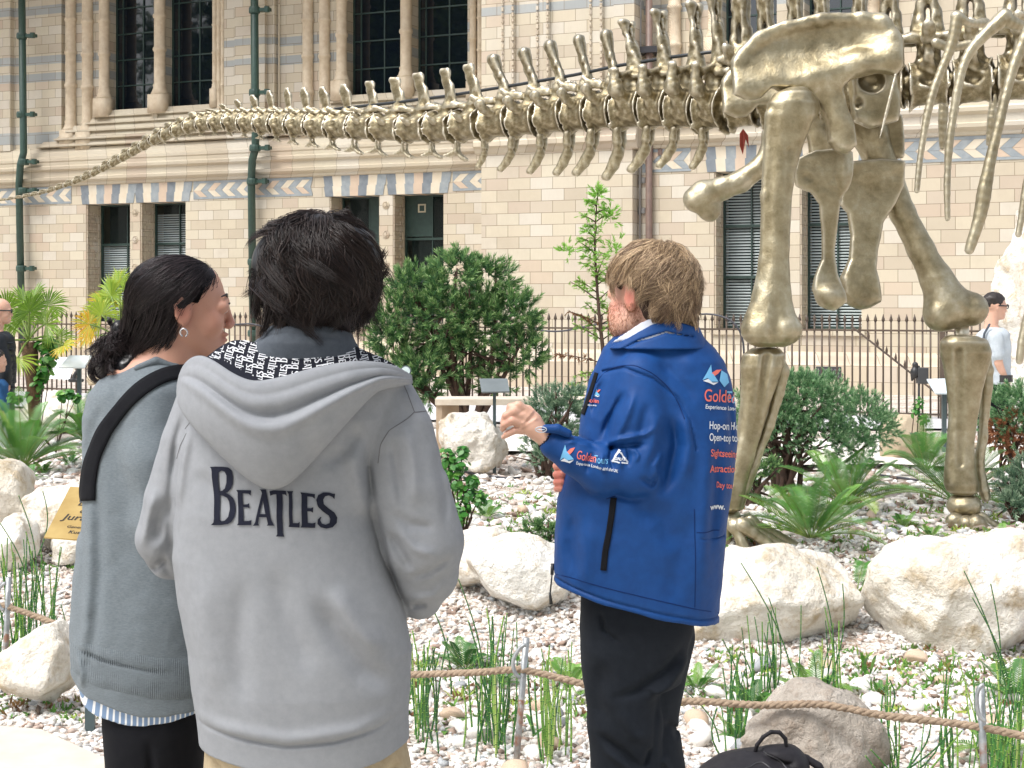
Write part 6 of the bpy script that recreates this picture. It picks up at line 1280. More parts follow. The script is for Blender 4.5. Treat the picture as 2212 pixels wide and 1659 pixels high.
m = MB(); g0 = P(190, 1570, 2.92); w_ = 10*2.92/F; m.box(g0[0] - w_, g0[0] + w_, 5.86, 5.88, -.03, P(0, 1120, 2.92)[2]); m.build('post', M_POST, pl)
m = MB(); a = P(172, 1088, 2.98); m.hexa([P(171, 1085, 2.965), P(180, 1085, 2.965), P(184, 1052, 3.0), P(176, 1052, 3.0), P(171, 1085, 2.955), P(180, 1085, 2.955), P(184, 1052, 2.99), P(176, 1052, 2.99)]); m.build('clip', M_BLK, pl)
def text_mesh(s, size=1.0, shear=0.0, bold=0.0, align='LEFT'):
    cu = bpy.data.curves.new('t', 'FONT'); cu.body = s; cu.size = size; cu.shear = shear; cu.align_x = align; cu.offset = bold
    o = bpy.data.objects.new('t', cu); COL.objects.link(o); dg = bpy.context.evaluated_depsgraph_get(); me = bpy.data.meshes.new_from_object(o.evaluated_get(dg)); bpy.data.objects.remove(o); V = np.array([v.co[:] for v in me.vertices]); Fs = [list(p.vertices) for p in me.polygons]; return V, Fs
ux = (q[1] - q[0]); ux /= np.linalg.norm(ux); uy = np.cross(n, ux); 
M_ENG = simple('engraved black', (.03, .025, .02), None, 8, .6)
for s, x, y, sz in (('Dippy', 166, 1092, .052), ('of the', 170, 1108, .04), ('Jurassic', 134, 1122, .055), ('Generously supported by', 143, 1140, .022), ('Kusuma Trust', 146, 1152, .028)):
    V, Fs = text_mesh(s, sz, .2, sz*.01); # place on the tilted panel under the picture point
    d = np.array(((x - CX)/FR, 1, -(y - HY)/FR)); o3 = np.array((0, 0, ZC)); tt_ = ((q[0] - o3)@n)/(d@n); p0 = o3 + d*tt_
    W = p0 + n*(.0015) + V[:, :1]*ux + V[:, 1:2]*uy*(1 if uy[2] > 0 else -1); mesh_np('engraving', W, Fs, M_ENG, pl, smooth=False)
# ================================================================ PEOPLE
def skin(name, base, red, dark):
    t = NT(name); c = t.ramp(t.noise(9, 4), [(.3, tuple(x*.93 for x in base)), (.7, base)])
    c = t.mix(t.attr(), c, red); c = t.mix(t.math('MULTIPLY', t.ramp(t.noise(260, 2), [(.62, (0, 0, 0)), (.72, (1, 1, 1))]), .12), c, dark)
    t.p(Base_Color=c, Roughness=.48); t.b.inputs['Subsurface Weight'].default_value = .12; t.b.inputs['Subsurface Radius'].default_value = (.010, .004, .002); t.b.inputs['Subsurface Scale'].default_value = .5
    t.bump(t.noise(420, 3), .12, .001); return t.m
M_SK1 = skin('skin of the woman', lin((202, 152, 130)), lin((184, 96, 84)), lin((120, 74, 60)))
M_SK2 = skin('skin of the guide', lin((212, 168, 146)), lin((200, 88, 76)), lin((150, 100, 80)))
M_SK3 = skin('skin of the visitor', lin((196, 150, 124)), lin((200, 120, 100)), lin((130, 84, 66)))
def fabric(name, c1, c2, weave=900, rough=.9, bumpk=.25, mott=60, sheen=.0, stretch=(1, 1, 1)):
    t = NT(name); mp = t.n('Mapping'); t.t.links.new(t.tc.outputs['Object'], mp.inputs[0]); mp.inputs['Scale'].default_value = stretch
    n1 = t.noise(mott, 5, .65, mp.outputs[0]); n2 = t.noise(weave, 2, .5, mp.outputs[0])
    c = t.ramp(t.math('ADD', t.math('MULTIPLY', n1, .6), t.math('MULTIPLY', n2, .4)), [(.35, c1), (.65, c2)])
    t.p(Base_Color=c, Roughness=rough); t.b.inputs['Sheen Weight'].default_value = sheen; t.b.inputs['Specular IOR Level'].default_value = .25; t.bump(t.math('ADD', n2, t.math('MULTIPLY', n1, .4)), bumpk, .0015); return t.m
M_HOODIE = fabric('light grey jersey', lin((133, 136, 141)), lin((143, 146, 151)), 1400)
M_INKC = fabric('navy black lettering', lin((22, 25, 38)), lin((30, 33, 48)), 1200)
M_LIN = fabric('dark hood lining', lin((20, 22, 32)), lin((28, 30, 42)), 1200)
M_WHT = fabric('white lettering', lin((216, 218, 222)), lin((200, 202, 208)), 1200)
M_KNIT = fabric('grey blue knit', lin((98, 107, 114)), lin((120, 129, 135)), 1000, .9, .6, 130, .1, (1, 1, 3.0))
M_BLACKC = fabric('black cloth', (.003, .0035, .006), (.006, .0065, .009), 900, .95)
M_TROU = fabric('dark charcoal trousers', (.008, .011, .017), (.013, .017, .024), 1100, .9)
M_KHA = fabric('khaki cotton', lin((156, 140, 114)), lin((172, 158, 132)), 1000)
M_BLU = fabric('royal blue softshell', lin((14, 58, 116)), lin((18, 68, 130)), 1500, .6, .12, 40, .0)
M_SHIRT = fabric('white shirt', lin((190, 196, 208)), lin((202, 206, 216)), 1500)
M_GREYC = fabric('dark grey collar', lin((74, 80, 88)), lin((88, 94, 102)), 1300)
M_SHOE = simple('dark shoe', (.02, .02, .022), (.03, .03, .03), 20, .5)
class Person(PB):
    def crease(s, pts, wd, a, side=-1, wd2=None):
        """a>0 cuts a groove, a<0 raises a fold, along a picture polyline on the side that faces the camera"""
        q = np.array([(s.w(p)[0], s.w(p)[2]) for p in pts]); cl = np.concatenate(([0], np.cumsum(np.linalg.norm(np.diff(q, axis=0), axis=1)))); cl = cl/cl[-1]; W = wd*s.k*.9; A = a*s.k*1.6; yc = s.Y0*YS + 60*s.k
        def f(S):
            def g(X, Y, Z):
                d = np.full(np.broadcast(X[:, 0], Z[:, 0]).shape, 1e9, np.float32); tp = np.zeros_like(d)
                x = X[:, 0]; z = Z[:, 0]
                for i in range(len(q) - 1):
                    e = q[i+1] - q[i]; t_ = np.clip(((x - q[i][0])*e[0] + (z - q[i][1])*e[1])/(e@e), 0, 1)
                    dn = (x - q[i][0] - e[0]*t_)**2 + (z - q[i][1] - e[1]*t_)**2; tp = np.where(dn < d, cl[i] + t_*(cl[i+1] - cl[i]), tp); d = np.minimum(d, dn)
                v = A*np.exp(-d/W**2)*(np.sin(np.clip(np.minimum(tp, 1 - tp)*3.2, 0, 1)*math.pi/2)**2 if W > 3.5*s.k else 1); return v[:, None, :]*np.where(Y*-side > yc*-side, 0 if side < 0 else 1, 1 if side < 0 else 0)
            m = 2.6*W; S.apply(g, (q[:, 0].min() - m, -1e9, q[:, 1].min() - m), (q[:, 0].max() + m, 1e9, q[:, 1].max() + m), 0, 'd')
        s.ops.append(('fn', f)); return s
    def cut(s, pts, above=True):
        """trim everything below the picture polyline pts (a hem)"""
        q = np.array([(s.w(p)[0], s.w(p)[2]) for p in pts]); q = q[np.argsort(q[:, 0])]
        def f(S):
            S.apply(lambda X, Y, Z: np.interp(X, q[:, 0], q[:, 1]) - Z + 0*Y, (-1e9,)*3, (1e9,)*3, 0, 'i')
        s.ops.append(('fn', f)); return s
def head_ops(b, C, ang, h, ears=(1, -1), female=False, tilt=0.0):
    """C picture centre at eye level, ang = direction faced, degrees from +X (right) towards +Y (away), h = head height px"""
    ca, sa = math.cos(rad(ang)), math.sin(rad(ang))
    def q(f, r, u):      # forward, to the person's LEFT, up
        f2 = f*math.cos(tilt) - u*math.sin(tilt)*1; u2 = u*math.cos(tilt) + f*math.sin(tilt)
        return (C[0] + (f2*ca - r*sa)*h, C[1] - u2*h, (C[2] if len(C) > 2 else 0) + (f2*sa + r*ca)*h)
    E = lambda c, r, k=.05, op='u': b.ell(q(*c), (r[0]*h, r[1]*h, r[2]*h), k*h, op, (0, 0, ang))
    E((-.06, 0, .12), (.43, .375, .335)); E((.10, 0, -.12), (.27, .36, .25), .10); E((.26, 0, -.40), (.12, .095, .12), .10)
    for s_ in (1, -1):
        b.cap(q(-.04, s_*.21, -.20), q(.20, s_*.10, -.40), .075*h, .07*h, .08*h); E((.24, s_*.17, -.15), (.11, .12, .10), .08)
        E((.44, s_*.15, -.005), (.055, .045, .08), .05, 's'); E((.33, s_*.14, .0), (.082, .065, .09), .02)
        E((.405, s_*.035, -.185), (.04, .03, .035), .02)
    E((.355, 0, .07), (.06, .04, .17), .06); b.cap(q(.365, 0, .06), q(.438, 0, -.15), .034*h, .037*h, .05*h)
    E((.36, 0, -.265), (.055, .024, .10), .02); E((.35, 0, -.32), (.055, .026, .085), .02); b.cap(q(.425, -.08, -.292), q(.425, .08, -.292), .008*h, .008*h, .01*h, 's')
    for s_ in ears:
        E((-.035, s_*.335, -.035), (.085, .14, .032), .02); E((-.05, s_*.30, -.04), (.05, .10, .05), .03); E((-.02, s_*.385, -.02), (.040, .075, .030), .02, 's'); b.chain([q(.03, s_*.345, .06), q(-.05, s_*.375, .09), q(-.115, s_*.375, .02), q(-.10, s_*.37, -.08), q(-.03, s_*.345, -.16)], [.013*h, .018*h, .018*h, .016*h, .020*h], .012*h)
    b.cap(q(-.10, 0, -.25), q(-.17, 0, -.80), .235*h, .25*h, .06*h)
    return q
def eyes(q, h, k, parent, iris=(60, 40, 30)):
    for s_ in (1, -1):
        pass
def hand_ops(b, wr, d, up, s_, curl=.5):
    """relaxed hand at wrist wr (px), pointing d, thumb side up (unit 3-vectors in px space), length s_ px"""
    d = np.array(d, float); d /= np.linalg.norm(d); up = np.array(up, float); up -= d*(up@d); up /= np.linalg.norm(up); n = np.cross(d, up); w0 = np.array(wr, float)
    pt = lambda a, u, v: tuple(w0 + d*a*s_ + up*u*s_ + n*v*s_)
    b.cap(pt(0, 0, 0), pt(.36, .08, 0), .13*s_, .10*s_, .08*s_); b.cap(pt(.1, -.02, 0), pt(.36, -.10, 0), .12*s_, .09*s_, .08*s_)
    for u, L_ in ((.15, .46), (.05, .50), (-.06, .46), (-.16, .36)):
        a1 = .40; p = [pt(a1, u, 0), pt(a1 + L_*.45*math.cos(curl*.6), u, L_*.45*math.sin(curl*.6)), pt(a1 + L_*(.45*math.cos(curl*.6) + .30*math.cos(curl*1.8)), u, L_*(.45*math.sin(curl*.6) + .30*math.sin(curl*1.8))), pt(a1 + L_*(.45*math.cos(curl*.6) + .30*math.cos(curl*1.8) + .22*math.cos(curl*2.6)), u, L_*(.45*math.sin(curl*.6) + .30*math.sin(curl*1.8) + .22*math.sin(curl*2.6)))]
        b.chain(p, [.055*s_, .05*s_, .046*s_, .036*s_], .01*s_)
    b.chain([pt(.08, .12, .02), pt(.26, .26, .08), pt(.42, .30, .14)], [.07*s_, .058*s_, .045*s_], .03*s_)
def tints(V, b, spots):
    """redness near listed picture spots"""
    t_ = np.zeros(len(V))
    for p, r, a in spots: t_ = np.maximum(t_, a*np.exp(-((V - b.w(p))**2).sum(1)/(r*b.k)**2))
    return t_
def put(b, name, mat, parent, rel=1, spots=(), off=None, **kw):
    V, Q = b.field().mesh(); V = relax(V, Q, rel)
    o = mesh_np(name, V, Q, mat, parent, tint=tints(V, b, spots) if spots else None, **kw); return o, V, Q
class Drape:
    """throws flat picture shapes onto a modelled surface, as print or stitching lies on cloth"""
    def __init__(s, V, Q, b, d0=-500): s.t = BVHTree.FromPolygons(V.tolist(), Q.tolist()); s.b = b; s.d0 = d0
    def pt(s, px, py, off=.0012):
        f = 1.0
        for _ in range(2):      # allow for how much nearer the surface is than the body's middle
            o = s.b.w((CX + (px - CX)*f, HY + (py - HY)*f, s.d0)); h = s.t.ray_cast(Vector(o), Vector((0, 1, 0)))
            if h[0] is None: return None
            f = h[0].y/(s.b.Y0*YS)
        n = h[1] if h[1].y < 0 else -h[1]; return np.array(h[0] + Vector((n.x*off, min(n.y, -.25)*off, n.z*off)))
    def shape(s, V2, Fs, name, mat, parent, off=.0013, cut=6.0, thick=None):
        bm = bmesh.new(); vs = [bm.verts.new((x, y, 0)) for x, y in V2]
        for f in Fs:
            try: bm.faces.new([vs[i] for i in f])
            except ValueError: pass
        A = np.array(V2); 
        for ax in (0, 1):
            c = math.floor(A[:, ax].min()/cut)*cut + cut
            while c < A[:, ax].max():
                bmesh.ops.bisect_plane(bm, geom=bm.verts[:] + bm.edges[:] + bm.faces[:], plane_co=(c, c, 0), plane_no=(1, 0, 0) if ax == 0 else (0, 1, 0)); c += cut
        bm.verts.ensure_lookup_table(); P3 = [s.pt(v.co.x, v.co.y, off) for v in bm.verts]; idx = {v: i for i, v in enumerate(bm.verts)}
        fs = [[idx[v] for v in f.verts] for f in bm.faces if all(P3[idx[v]] is not None for v in f.verts)]; P3 = [np.zeros(3) if p is None else p for p in P3]; bm.free()
        used = sorted({i for f in fs for i in f}); mp = {j: i for i, j in enumerate(used)}
        if not used: return None
        return mesh_np(name, np.array([P3[i] for i in used]), [[mp[i] for i in f] for f in fs], mat, parent, smooth=True)
    def line(s, pts, r, name, mat, parent, n=60, off=.0):
        q = [s.pt(a, b, off) for a, b in spl(pts, n)]; q = [p for p in q if p is not None]
        if len(q) < 3: return None
        q = np.array(q); 
        for _ in range(2): q[1:-1] = (q[:-2] + 2*q[1:-1] + q[2:])/4
        m = MB(); m.tube(q, r*s.b.k, 5); return m.build(name, mat, parent, smooth=True)
    def band(s, pts, w_, name, mat, parent, n=50, off=.003, th=.003):
        c = spl([p[:2] for p in pts], n); T = np.gradient(c, axis=0); T /= np.linalg.norm(T, axis=1)[:, None]; N = np.stack((-T[:, 1], T[:, 0]), 1); rows = []
        for i in range(n):
            r_ = [s.pt(*(c[i] + N[i]*w_*(j/4 - .5)), off) for j in range(5)]
            if all(p is not None for p in r_): rows.append(r_)
        A = np.array(rows); 
        for _ in range(3): A[1:-1] = (A[:-2] + 2*A[1:-1] + A[2:])/4
        k = len(A); i = (np.arange(k - 1)[:, None]*5 + np.arange(4)[None]).ravel(); o = mesh_np(name, A.reshape(-1, 3), np.stack((i, i+1, i+6, i+5), 1), mat, parent); sm = o.modifiers.new('t', 'SOLIDIFY'); sm.thickness = th; sm.offset = 0; return o
from mathutils.geometry import tessellate_polygon
def poly_tris(loops):
    tri = tessellate_polygon([[Vector((x, y, 0)) for x, y in l] for l in loops]); return [p for l in loops for p in l], [list(t_) for t_ in tri]
def text_px(s, x, y, size, ang=0.0, shear=0.0, bold=0.0, sx=1.0):
    V, Fs = text_mesh(s, size, shear, bold); ca, sa = math.cos(rad(ang)), math.sin(rad(ang))
    return [(x + v[0]*sx*ca + v[1]*sa, y + v[0]*sx*sa - v[1]*ca) for v in V], Fs
# ---- hair
def hair_mat(name, c1, c2, rough=.35):
    t = NT(name); c = t.ramp(t.attr(), [(0, c1), (1, c2)]); t.p(Base_Color=c, Roughness=rough); t.b.inputs['Specular IOR Level'].default_value = .4; return t.m
def strands(name, paths, r, mat, parent, tint, sides=3):
    """paths (n,k,3)"""
    n, k, _ = paths.shape; T = np.gradient(paths, axis=1); T /= np.linalg.norm(T, axis=2)[..., None] + 1e-9; A = np.cross(T, np.array((.31, .52, .79))); A /= np.linalg.norm(A, axis=2)[..., None] + 1e-9; B = np.cross(T, A)
    rr_ = r*np.sin(np.linspace(.45, 3.05, k))[None, :, None]; rr_ = np.maximum(rr_, r*.12); V = []
    for j in range(sides):
        a = j*2*math.pi/sides; V.append(paths + (A*math.cos(a) + B*math.sin(a))*rr_)
    V = np.stack(V, 2).reshape(-1, 3); base = (np.arange(n)*k*sides)[:, None, None]; i = (np.arange(k-1)*sides)[None, :, None]; j = np.arange(sides)[None, None]; j2 = (j + 1) % sides
    Q = np.stack((base + i + j, base + i + j2, base + i + sides + j2, base + i + sides + j), -1).reshape(-1, 4)
    return mesh_np(name, V, Q, mat, parent, tint=np.repeat(tint, k*sides))
def scalp_hair(b, C, R, crown, n, Lr, seed, keep, lift=.10, swirl=.3, wav=.25, avoid=(), flick=.08, k=13, clumps=140, pull=.55, waviness=.05, down=(.9, 1.9)):
    """strands start on the ellipsoid (C px, R px) and run away from the crown, gathered into tufts"""
    rg = np.random.default_rng(seed); C = np.array(C, float); R = np.array(R, float); cr = np.array(crown, float); cr /= np.linalg.norm(cr); u = np.cross(cr, (0, 1, .01)); u /= np.linalg.norm(u); v = np.cross(cr, u)
    def mk(m, rg):
        th = np.arccos(1 - rg.random(m*3)*1.35) ; ph = rg.uniform(0, 2*math.pi, m*3); D = cr*np.cos(th)[:, None] + (u*np.cos(ph)[:, None] + v*np.sin(ph)[:, None])*np.sin(th)[:, None]; ok = keep(D); return th[ok][:m], ph[ok][:m]
    def path(th, ph, L_, lf, ps):
        t_ = np.linspace(0, 1, k)[None]; T = th[:, None] + L_[:, None]*t_; sw = ph[:, None] + swirl*t_ + ps[:, None]*wav*np.sin(t_*5 + ps[:, None]*9)
        D = cr*np.cos(T)[..., None] + (u*np.cos(sw)[..., None] + v*np.sin(sw)[..., None])*np.sin(T)[..., None]; rad_ = 1 + lf[:, None]*np.sin(np.clip(t_*1.2, 0, 1)*math.pi*.6) + flick*np.maximum(t_ - .7, 0)*3.3*(ps[:, None])
        p = C + D*R*rad_[..., None]; p[..., 2] = p[..., 2]; return p, D
    gth, gph = mk(clumps, rg); gp, _ = path(gth, gph, rg.uniform(*Lr, len(gth)), rg.uniform(.0, lift, len(gth)) + .02, rg.normal(size=len(gth)))
    th, ph = mk(n, rg); lf = rg.uniform(0, lift, len(th)); p, D = path(th, ph, rg.uniform(*Lr, len(th)), lf, rg.normal(size=len(th))*.5)
    d2 = ((p[:, None, 0] - gp[None, :, 0])**2).sum(-1); near = d2.argmin(1); t_ = (np.linspace(0, 1, k)**.8)[None, :, None]
    off = (p - p[:, :1]*0) ; tgt = gp[near]; sh = (p[:, :1] - gp[near][:, :1])*(1 - .75*t_); p = p*(1 - pull*t_) + (tgt + sh)*(pull*t_)
    p = p + rg.normal(size=p.shape)*(.004*R.mean())*t_*2
    cp = rg.uniform(0, 6.28, clumps)[near][:, None]; fq = rg.uniform(4, 8, clumps)[near][:, None]; am = (waviness*R.mean()*rg.uniform(.3, 1.3, clumps)[near])[:, None]; tw = np.linspace(0, 1, k)[None]
    p = p + np.stack((am*np.sin(tw*fq + cp)*tw, am*np.cos(tw*fq*.9 + cp)*tw*.6, am*np.sin(tw*fq*1.1 + cp + 1.5)*tw*.7), -1)
    pp = np.stack((p[..., 0], -p[..., 2], p[..., 1]), -1); okk = np.ones(len(p), bool)
    for c_, r_ in avoid: okk &= (((pp - np.array(c_))**2).sum(-1) > r_*r_).all(1)
    p = p[okk]; near = near[okk]; th = th[okk]
    out = np.stack(((p[..., 0] - CX)*b.k, b.Y0*YS + p[..., 1]*b.k, ZC - (-p[..., 2] - HY)*b.k), -1)
    tn = np.clip(rg.beta(1.6, 3.2, len(th)) + .22*(rg.random(clumps)[near] - .5), 0, 1); return out, tn
# note: inside scalp_hair picture px are written (px, depth, -py)

# ================================================================ 1  the hooded visitor, seen from behind
Y1 = 1.50; p1 = empty('person', tuple(P(655, HY, Y1)*np.array((1, 1, 0))), 0, 'person seen from behind in a grey hoodie with black lettering, messy black hair, khaki trousers', 'person')
b = Person(Y1, .0042, fz=[(440, 770, .0032)])
q1 = head_ops(b, (690, 602, 10), 70, 262, ears=(1, -1))
b.loft([(770, 655, 20, 150, 75), (850, 655, 20, 190, 95), (1000, 640, 20, 160, 95), (1250, 640, 20, 150, 90), (1500, 655, 20, 165, 95)], 20)
b.chain([(470, 860, 10), (350, 1160, 30), (445, 1240, 165)], [46, 38, 26], 8); b.chain([(830, 860, 10), (922, 1170, 50), (850, 1270, 165)], [46, 34, 24], 8)
hand_ops(b, (450, 1243, 170), (.8, -.2, .6), (0, -1, 0), 190); hand_ops(b, (845, 1272, 170), (-.8, -.2, .6), (0, -1, 0), 190)
b.chain([(590, 1500, 20), (580, 1900, 20), (585, 2330, 10), (575, 2440, 10)], [84, 58, 38, 36], 10); b.chain([(730, 1500, 20), (745, 1900, 20), (750, 2330, 10), (760, 2440, 10)], [84, 58, 38, 36], 10)
put(b, 'body', M_SK3, p1, 1, spots=[(q1(-.03, -.36, -.04), 30, .5)])
# trousers and shoes
b = Person(Y1, .006)
b.loft([(1500, 655, 15, 190, 125), (1560, 658, 15, 214, 135), (1640, 660, 15, 222, 138), (1700, 660, 15, 224, 136)], 20, 2.6)
for sx in (-1, 1): b.chain([(660 + sx*105, 1680, 15), (660 + sx*108, 2000, 15), (660 + sx*100, 2380, 10)], [112, 84, 66], 14)
b.crease([(500, 1625), (560, 1650), (640, 1655)], 9, 6).crease([(470, 1610), (540, 1700)], 12, 7).crease([(800, 1690), (870, 1630)], 12, 7).crease([(600, 1665), (700, 1660)], 10, -6).crease([(660, 1700), (655, 1640)], 7, 8)
b.noise(.0035, 9, 3); put(b, 'trousers', M_KHA, p1)
for sx in (-1, 1):
    b = Person(Y1, .006); b.cap((660 + sx*95, 2430, 30), (660 + sx*105, 2432, 150), 42, 38, 10); b.loft([(2400, 660 + sx*95, 40, 50, 70), (2462, 660 + sx*98, 60, 54, 120)], 10); put(b, 'shoe', M_SHOE, p1)
# hoodie
b = Person(Y1, .0026)
b.loft([(742, 650, 20, 92, 70), (765, 650, 12, 150, 92), (790, 648, 8, 200, 108), (830, 645, 4, 235, 122), (900, 632, 0, 226, 138), (1000, 603, 0, 212, 146), (1100, 590, 0, 211, 150), (1200, 601, 0, 229, 152), (1300, 626, 0, 239, 155), (1400, 650, 0, 238, 156), (1480, 654, 0, 233, 156), (1545, 657, 0, 226, 150), (1600, 660, 0, 224, 144), (1650, 660, 0, 219, 140)], 10, 2.35)
b.chain([(452, 858, 6), (415, 960, 0), (372, 1080, 4), (346, 1165, 18), (358, 1205, 55), (430, 1245, 150)], [66, 64, 60, 58, 56, 46], 7)
b.chain([(824, 862, 6), (858, 950, -4), (884, 1060, -6), (912, 1170, 0), (916, 1240, 30), (882, 1300, 115)], [72, 82, 90, 90, 72, 50], 5)
b.cap((922, 1220, 10), (905, 1300, 50), 62, 46, 12)
b.cut([(380, 1560), (433, 1592), (500, 1612), (600, 1630), (700, 1635), (780, 1626), (887, 1594), (940, 1560)]) if False else None
hem = [(300, 1545), (420, 1588), (470, 1606), (560, 1625), (660, 1636), (760, 1632), (830, 1616), (890, 1592), (1020, 1530)]
b.cut(hem)
# the ribbed band pulls the cloth in a little, above it the body blouses
b.crease([(415, 1528), (470, 1545), (560, 1562), (640, 1572), (740, 1564), (820, 1545), (885, 1516)], 5, 5).crease([(415, 1510), (500, 1536), (640, 1556), (780, 1540), (885, 1500)], 16, -5)
# folds
for pts, wd, a in (([(800, 900), (800, 1000), (822, 1120), (850, 1240), (884, 1330)], 9, 4), ([(398, 900), (384, 1010), (373, 1110), (374, 1260)], 8, 4), ([(770, 930), (782, 1010), (806, 1130)], 20, -7),
    ([(690, 1250), (740, 1340), (800, 1420), (860, 1470)], 24, 10), ([(730, 1230), (790, 1330), (850, 1400)], 22, -8), ([(610, 1180), (640, 1300), (700, 1440)], 30, 5), ([(470, 1180), (470, 1350), (500, 1500)], 34, -5), ([(550, 1200), (540, 1380), (560, 1520)], 26, 5),
    ([(880, 900), (900, 1000), (905, 1090)], 14, -6), ([(850, 930), (868, 1030), (880, 1110)], 12, 6), ([(940, 960), (962, 1060), (968, 1140)], 10, 5), ([(850, 1090), (890, 1120), (950, 1130)], 12, 6), ([(838, 1130), (870, 1180), (900, 1230)], 13, 9), ([(860, 1120), (900, 1170), (960, 1190)], 12, -6), ([(880, 1240), (930, 1225), (985, 1190)], 10, 6), ([(880, 1290), (940, 1280), (975, 1240)], 11, -5), ([(885, 1310), (925, 1305)], 8, 6),
    ([(352, 1040), (330, 1120), (312, 1190)], 12, -6), ([(385, 1060), (352, 1120), (345, 1180)], 15, 9), ([(365, 1200), (330, 1230), (318, 1245)], 10, 8), ([(380, 1150), (350, 1215), (372, 1262)], 12, 6), ([(410, 880), (392, 950), (380, 1040)], 9, 5), ([(430, 900), (412, 1000), (402, 1100)], 13, -5),
    ([(870, 830), (905, 880), (930, 930)], 16, -4), ([(560, 1080), (640, 1090), (740, 1060)], 20, -3), ([(700, 1000), (760, 960), (790, 900)], 18, 6), ([(440, 1000), (500, 1060), (560, 1090)], 20, 4)):
    b.crease(pts, wd, a)
b.noise(.0025, 6, 2, 2, (1, 1, .6)); b.noise(.0005, 24, 2, 5)
ho, HV, HQ = put(b, 'hoodie', M_HOODIE, p1, 1)
D1 = Drape(HV, HQ, b); bH = b
M_SEAM = fabric('grey stitching', lin((98, 98, 102)), lin((112, 112, 116)), 1400)
for pts in ([(752, 900), (790, 950), (808, 1020)][:0] or [(817, 1000), (822, 960), (840, 930), (880, 905), (895, 890)], [(895, 890), (880, 850), (868, 822), (858, 812)], [(895, 891), (930, 888)], [(452, 858), (430, 890), (402, 925)], [(405, 935), (393, 960), (384, 990)]):
    D1.line(pts, 1.1, 'seam', M_SEAM, ho)
# lettering across the back
K = lambda pts: [(432 + .2686*x, 810 + .2686*y) for x, y in pts]
LET = {'B': [[(92,735),(130,733),(190,735),(235,742),(262,765),(272,810),(272,870),(262,905),(240,930),(215,942),(250,960),(275,985),(288,1030),(290,1090),(282,1140),(262,1175),(232,1195),(180,1202),(96,1202),(108,1192),(118,1180),(122,1150),(118,1000),(112,850),(108,770),(104,748)], [(162,778),(185,765),(208,775),(222,805),(224,860),(212,905),(190,925),(168,930),(164,860)], [(168,965),(195,968),(225,985),(238,1020),(242,1080),(232,1140),(205,1168),(182,1172),(168,1160),(166,1060)]],
 'E': [[(300,920),(415,926),(412,968),(395,952),(350,948),(352,1040),(385,1038),(400,1028),(402,1072),(388,1062),(352,1062),(356,1172),(395,1172),(418,1165),(415,1205),(302,1206),(312,1190),(312,940)]],
 'A': [[(480,920),(532,920),(575,1160),(600,1210),(540,1210),(548,1195),(538,1140),(480,1140),(470,1190),(478,1208),(428,1212),(446,1185),(500,950),(492,930)], [(508,1010),(530,1115),(486,1115)]],
 'T': [[(560,935),(590,928),(640,930),(690,932),(698,975),(682,962),(662,960),(668,1270),(678,1300),(612,1298),(622,1280),(614,960),(590,962),(566,972)]],
 'L': [[(700,935),(748,935),(740,960),(746,1190),(785,1192),(800,1180),(798,1228),(712,1222),(718,1200),(712,960)]],
 'F': [[(806,945),(920,962),(918,1000),(900,985),(860,980),(862,1070),(890,1070),(908,1062),(906,1106),(890,1095),(862,1095),(864,1190),(900,1195),(926,1188),(922,1232),(806,1228),(816,1210),(814,965)]],
 'S': [[(1080,962),(1074,1002),(1060,985),(1030,972),(1000,980),(985,1005),(990,1040),(1030,1075),(1075,1110),(1096,1150),(1092,1195),(1060,1230),(1010,1240),(965,1228),(940,1200),(942,1165),(965,1142),(972,1144),(962,1170),(975,1198),(1005,1208),(1035,1195),(1042,1165),(1030,1135),(985,1100),(945,1060),(930,1010),(945,970),(985,948),(1030,948),(1065,958),(1074,955)]]}
for k_ in 'BEATLFS':
    V2, F2 = poly_tris([K(l) for l in LET[k_]]); D1.shape(V2, F2, 'letter', M_INKC, ho, .0022)
# the hood
def sheet(rows, name, mat, parent, b, sub=3, th=None, smooth_it=2):
    A = np.array(rows, float); 
    f = 1 + A[..., 2]*b.k/(b.Y0*YS); W = np.stack(((A[..., 0] - CX)*b.k*f, b.Y0*YS + A[..., 2]*b.k, ZC - (A[..., 1] - HY)*b.k*f), -1)
    for _ in range(smooth_it):
        W[1:-1] = (W[:-2] + 2*W[1:-1] + W[2:])/4; W[:, 1:-1] = (W[:, :-2] + 2*W[:, 1:-1] + W[:, 2:])/4
    r_, c_ = W.shape[:2]; i = (np.arange(r_-1)[:, None]*c_ + np.arange(c_-1)[None]).ravel(); Q = np.stack((i, i+1, i+c_+1, i+c_), 1); o = mesh_np(name, W.reshape(-1, 3), Q, mat, parent)
    if th: s_ = o.modifiers.new('t', 'SOLIDIFY'); s_.thickness = th; s_.offset = 0
    return o, W.reshape(-1, 3), Q
NC = 61; rim = spl([(388, 812, -30), (396, 790, -60), (414, 773, -95), (438, 769, -130), (468, 786, -170), (503, 811, -198), (545, 829, -212), (600, 820, -208), (680, 797, -194), (760, 782, -168), (822, 784, -125), (862, 796, -80), (888, 812, -30)], NC)
low = spl([(384, 830, -40), (382, 852, -70), (388, 880, -110), (420, 925, -150), (470, 975, -166), (520, 1022, -172), (562, 1052, -174), (590, 1060, -174), (622, 1048, -174), (680, 990, -170), (748, 912, -162), (812, 842, -126), (890, 826, -40)], NC)
rows = []; s_ = np.linspace(0, 1, NC); wv_ = np.sin(s_*math.pi)**.6
for j, (dy, dd) in enumerate(((26, 40), (14, 26), (2, 16), (-3, 6), (-2, -3))): rows.append(rim + np.stack((0*s_, dy*wv_, dd*wv_), 1))
rg = np.random.default_rng(3)
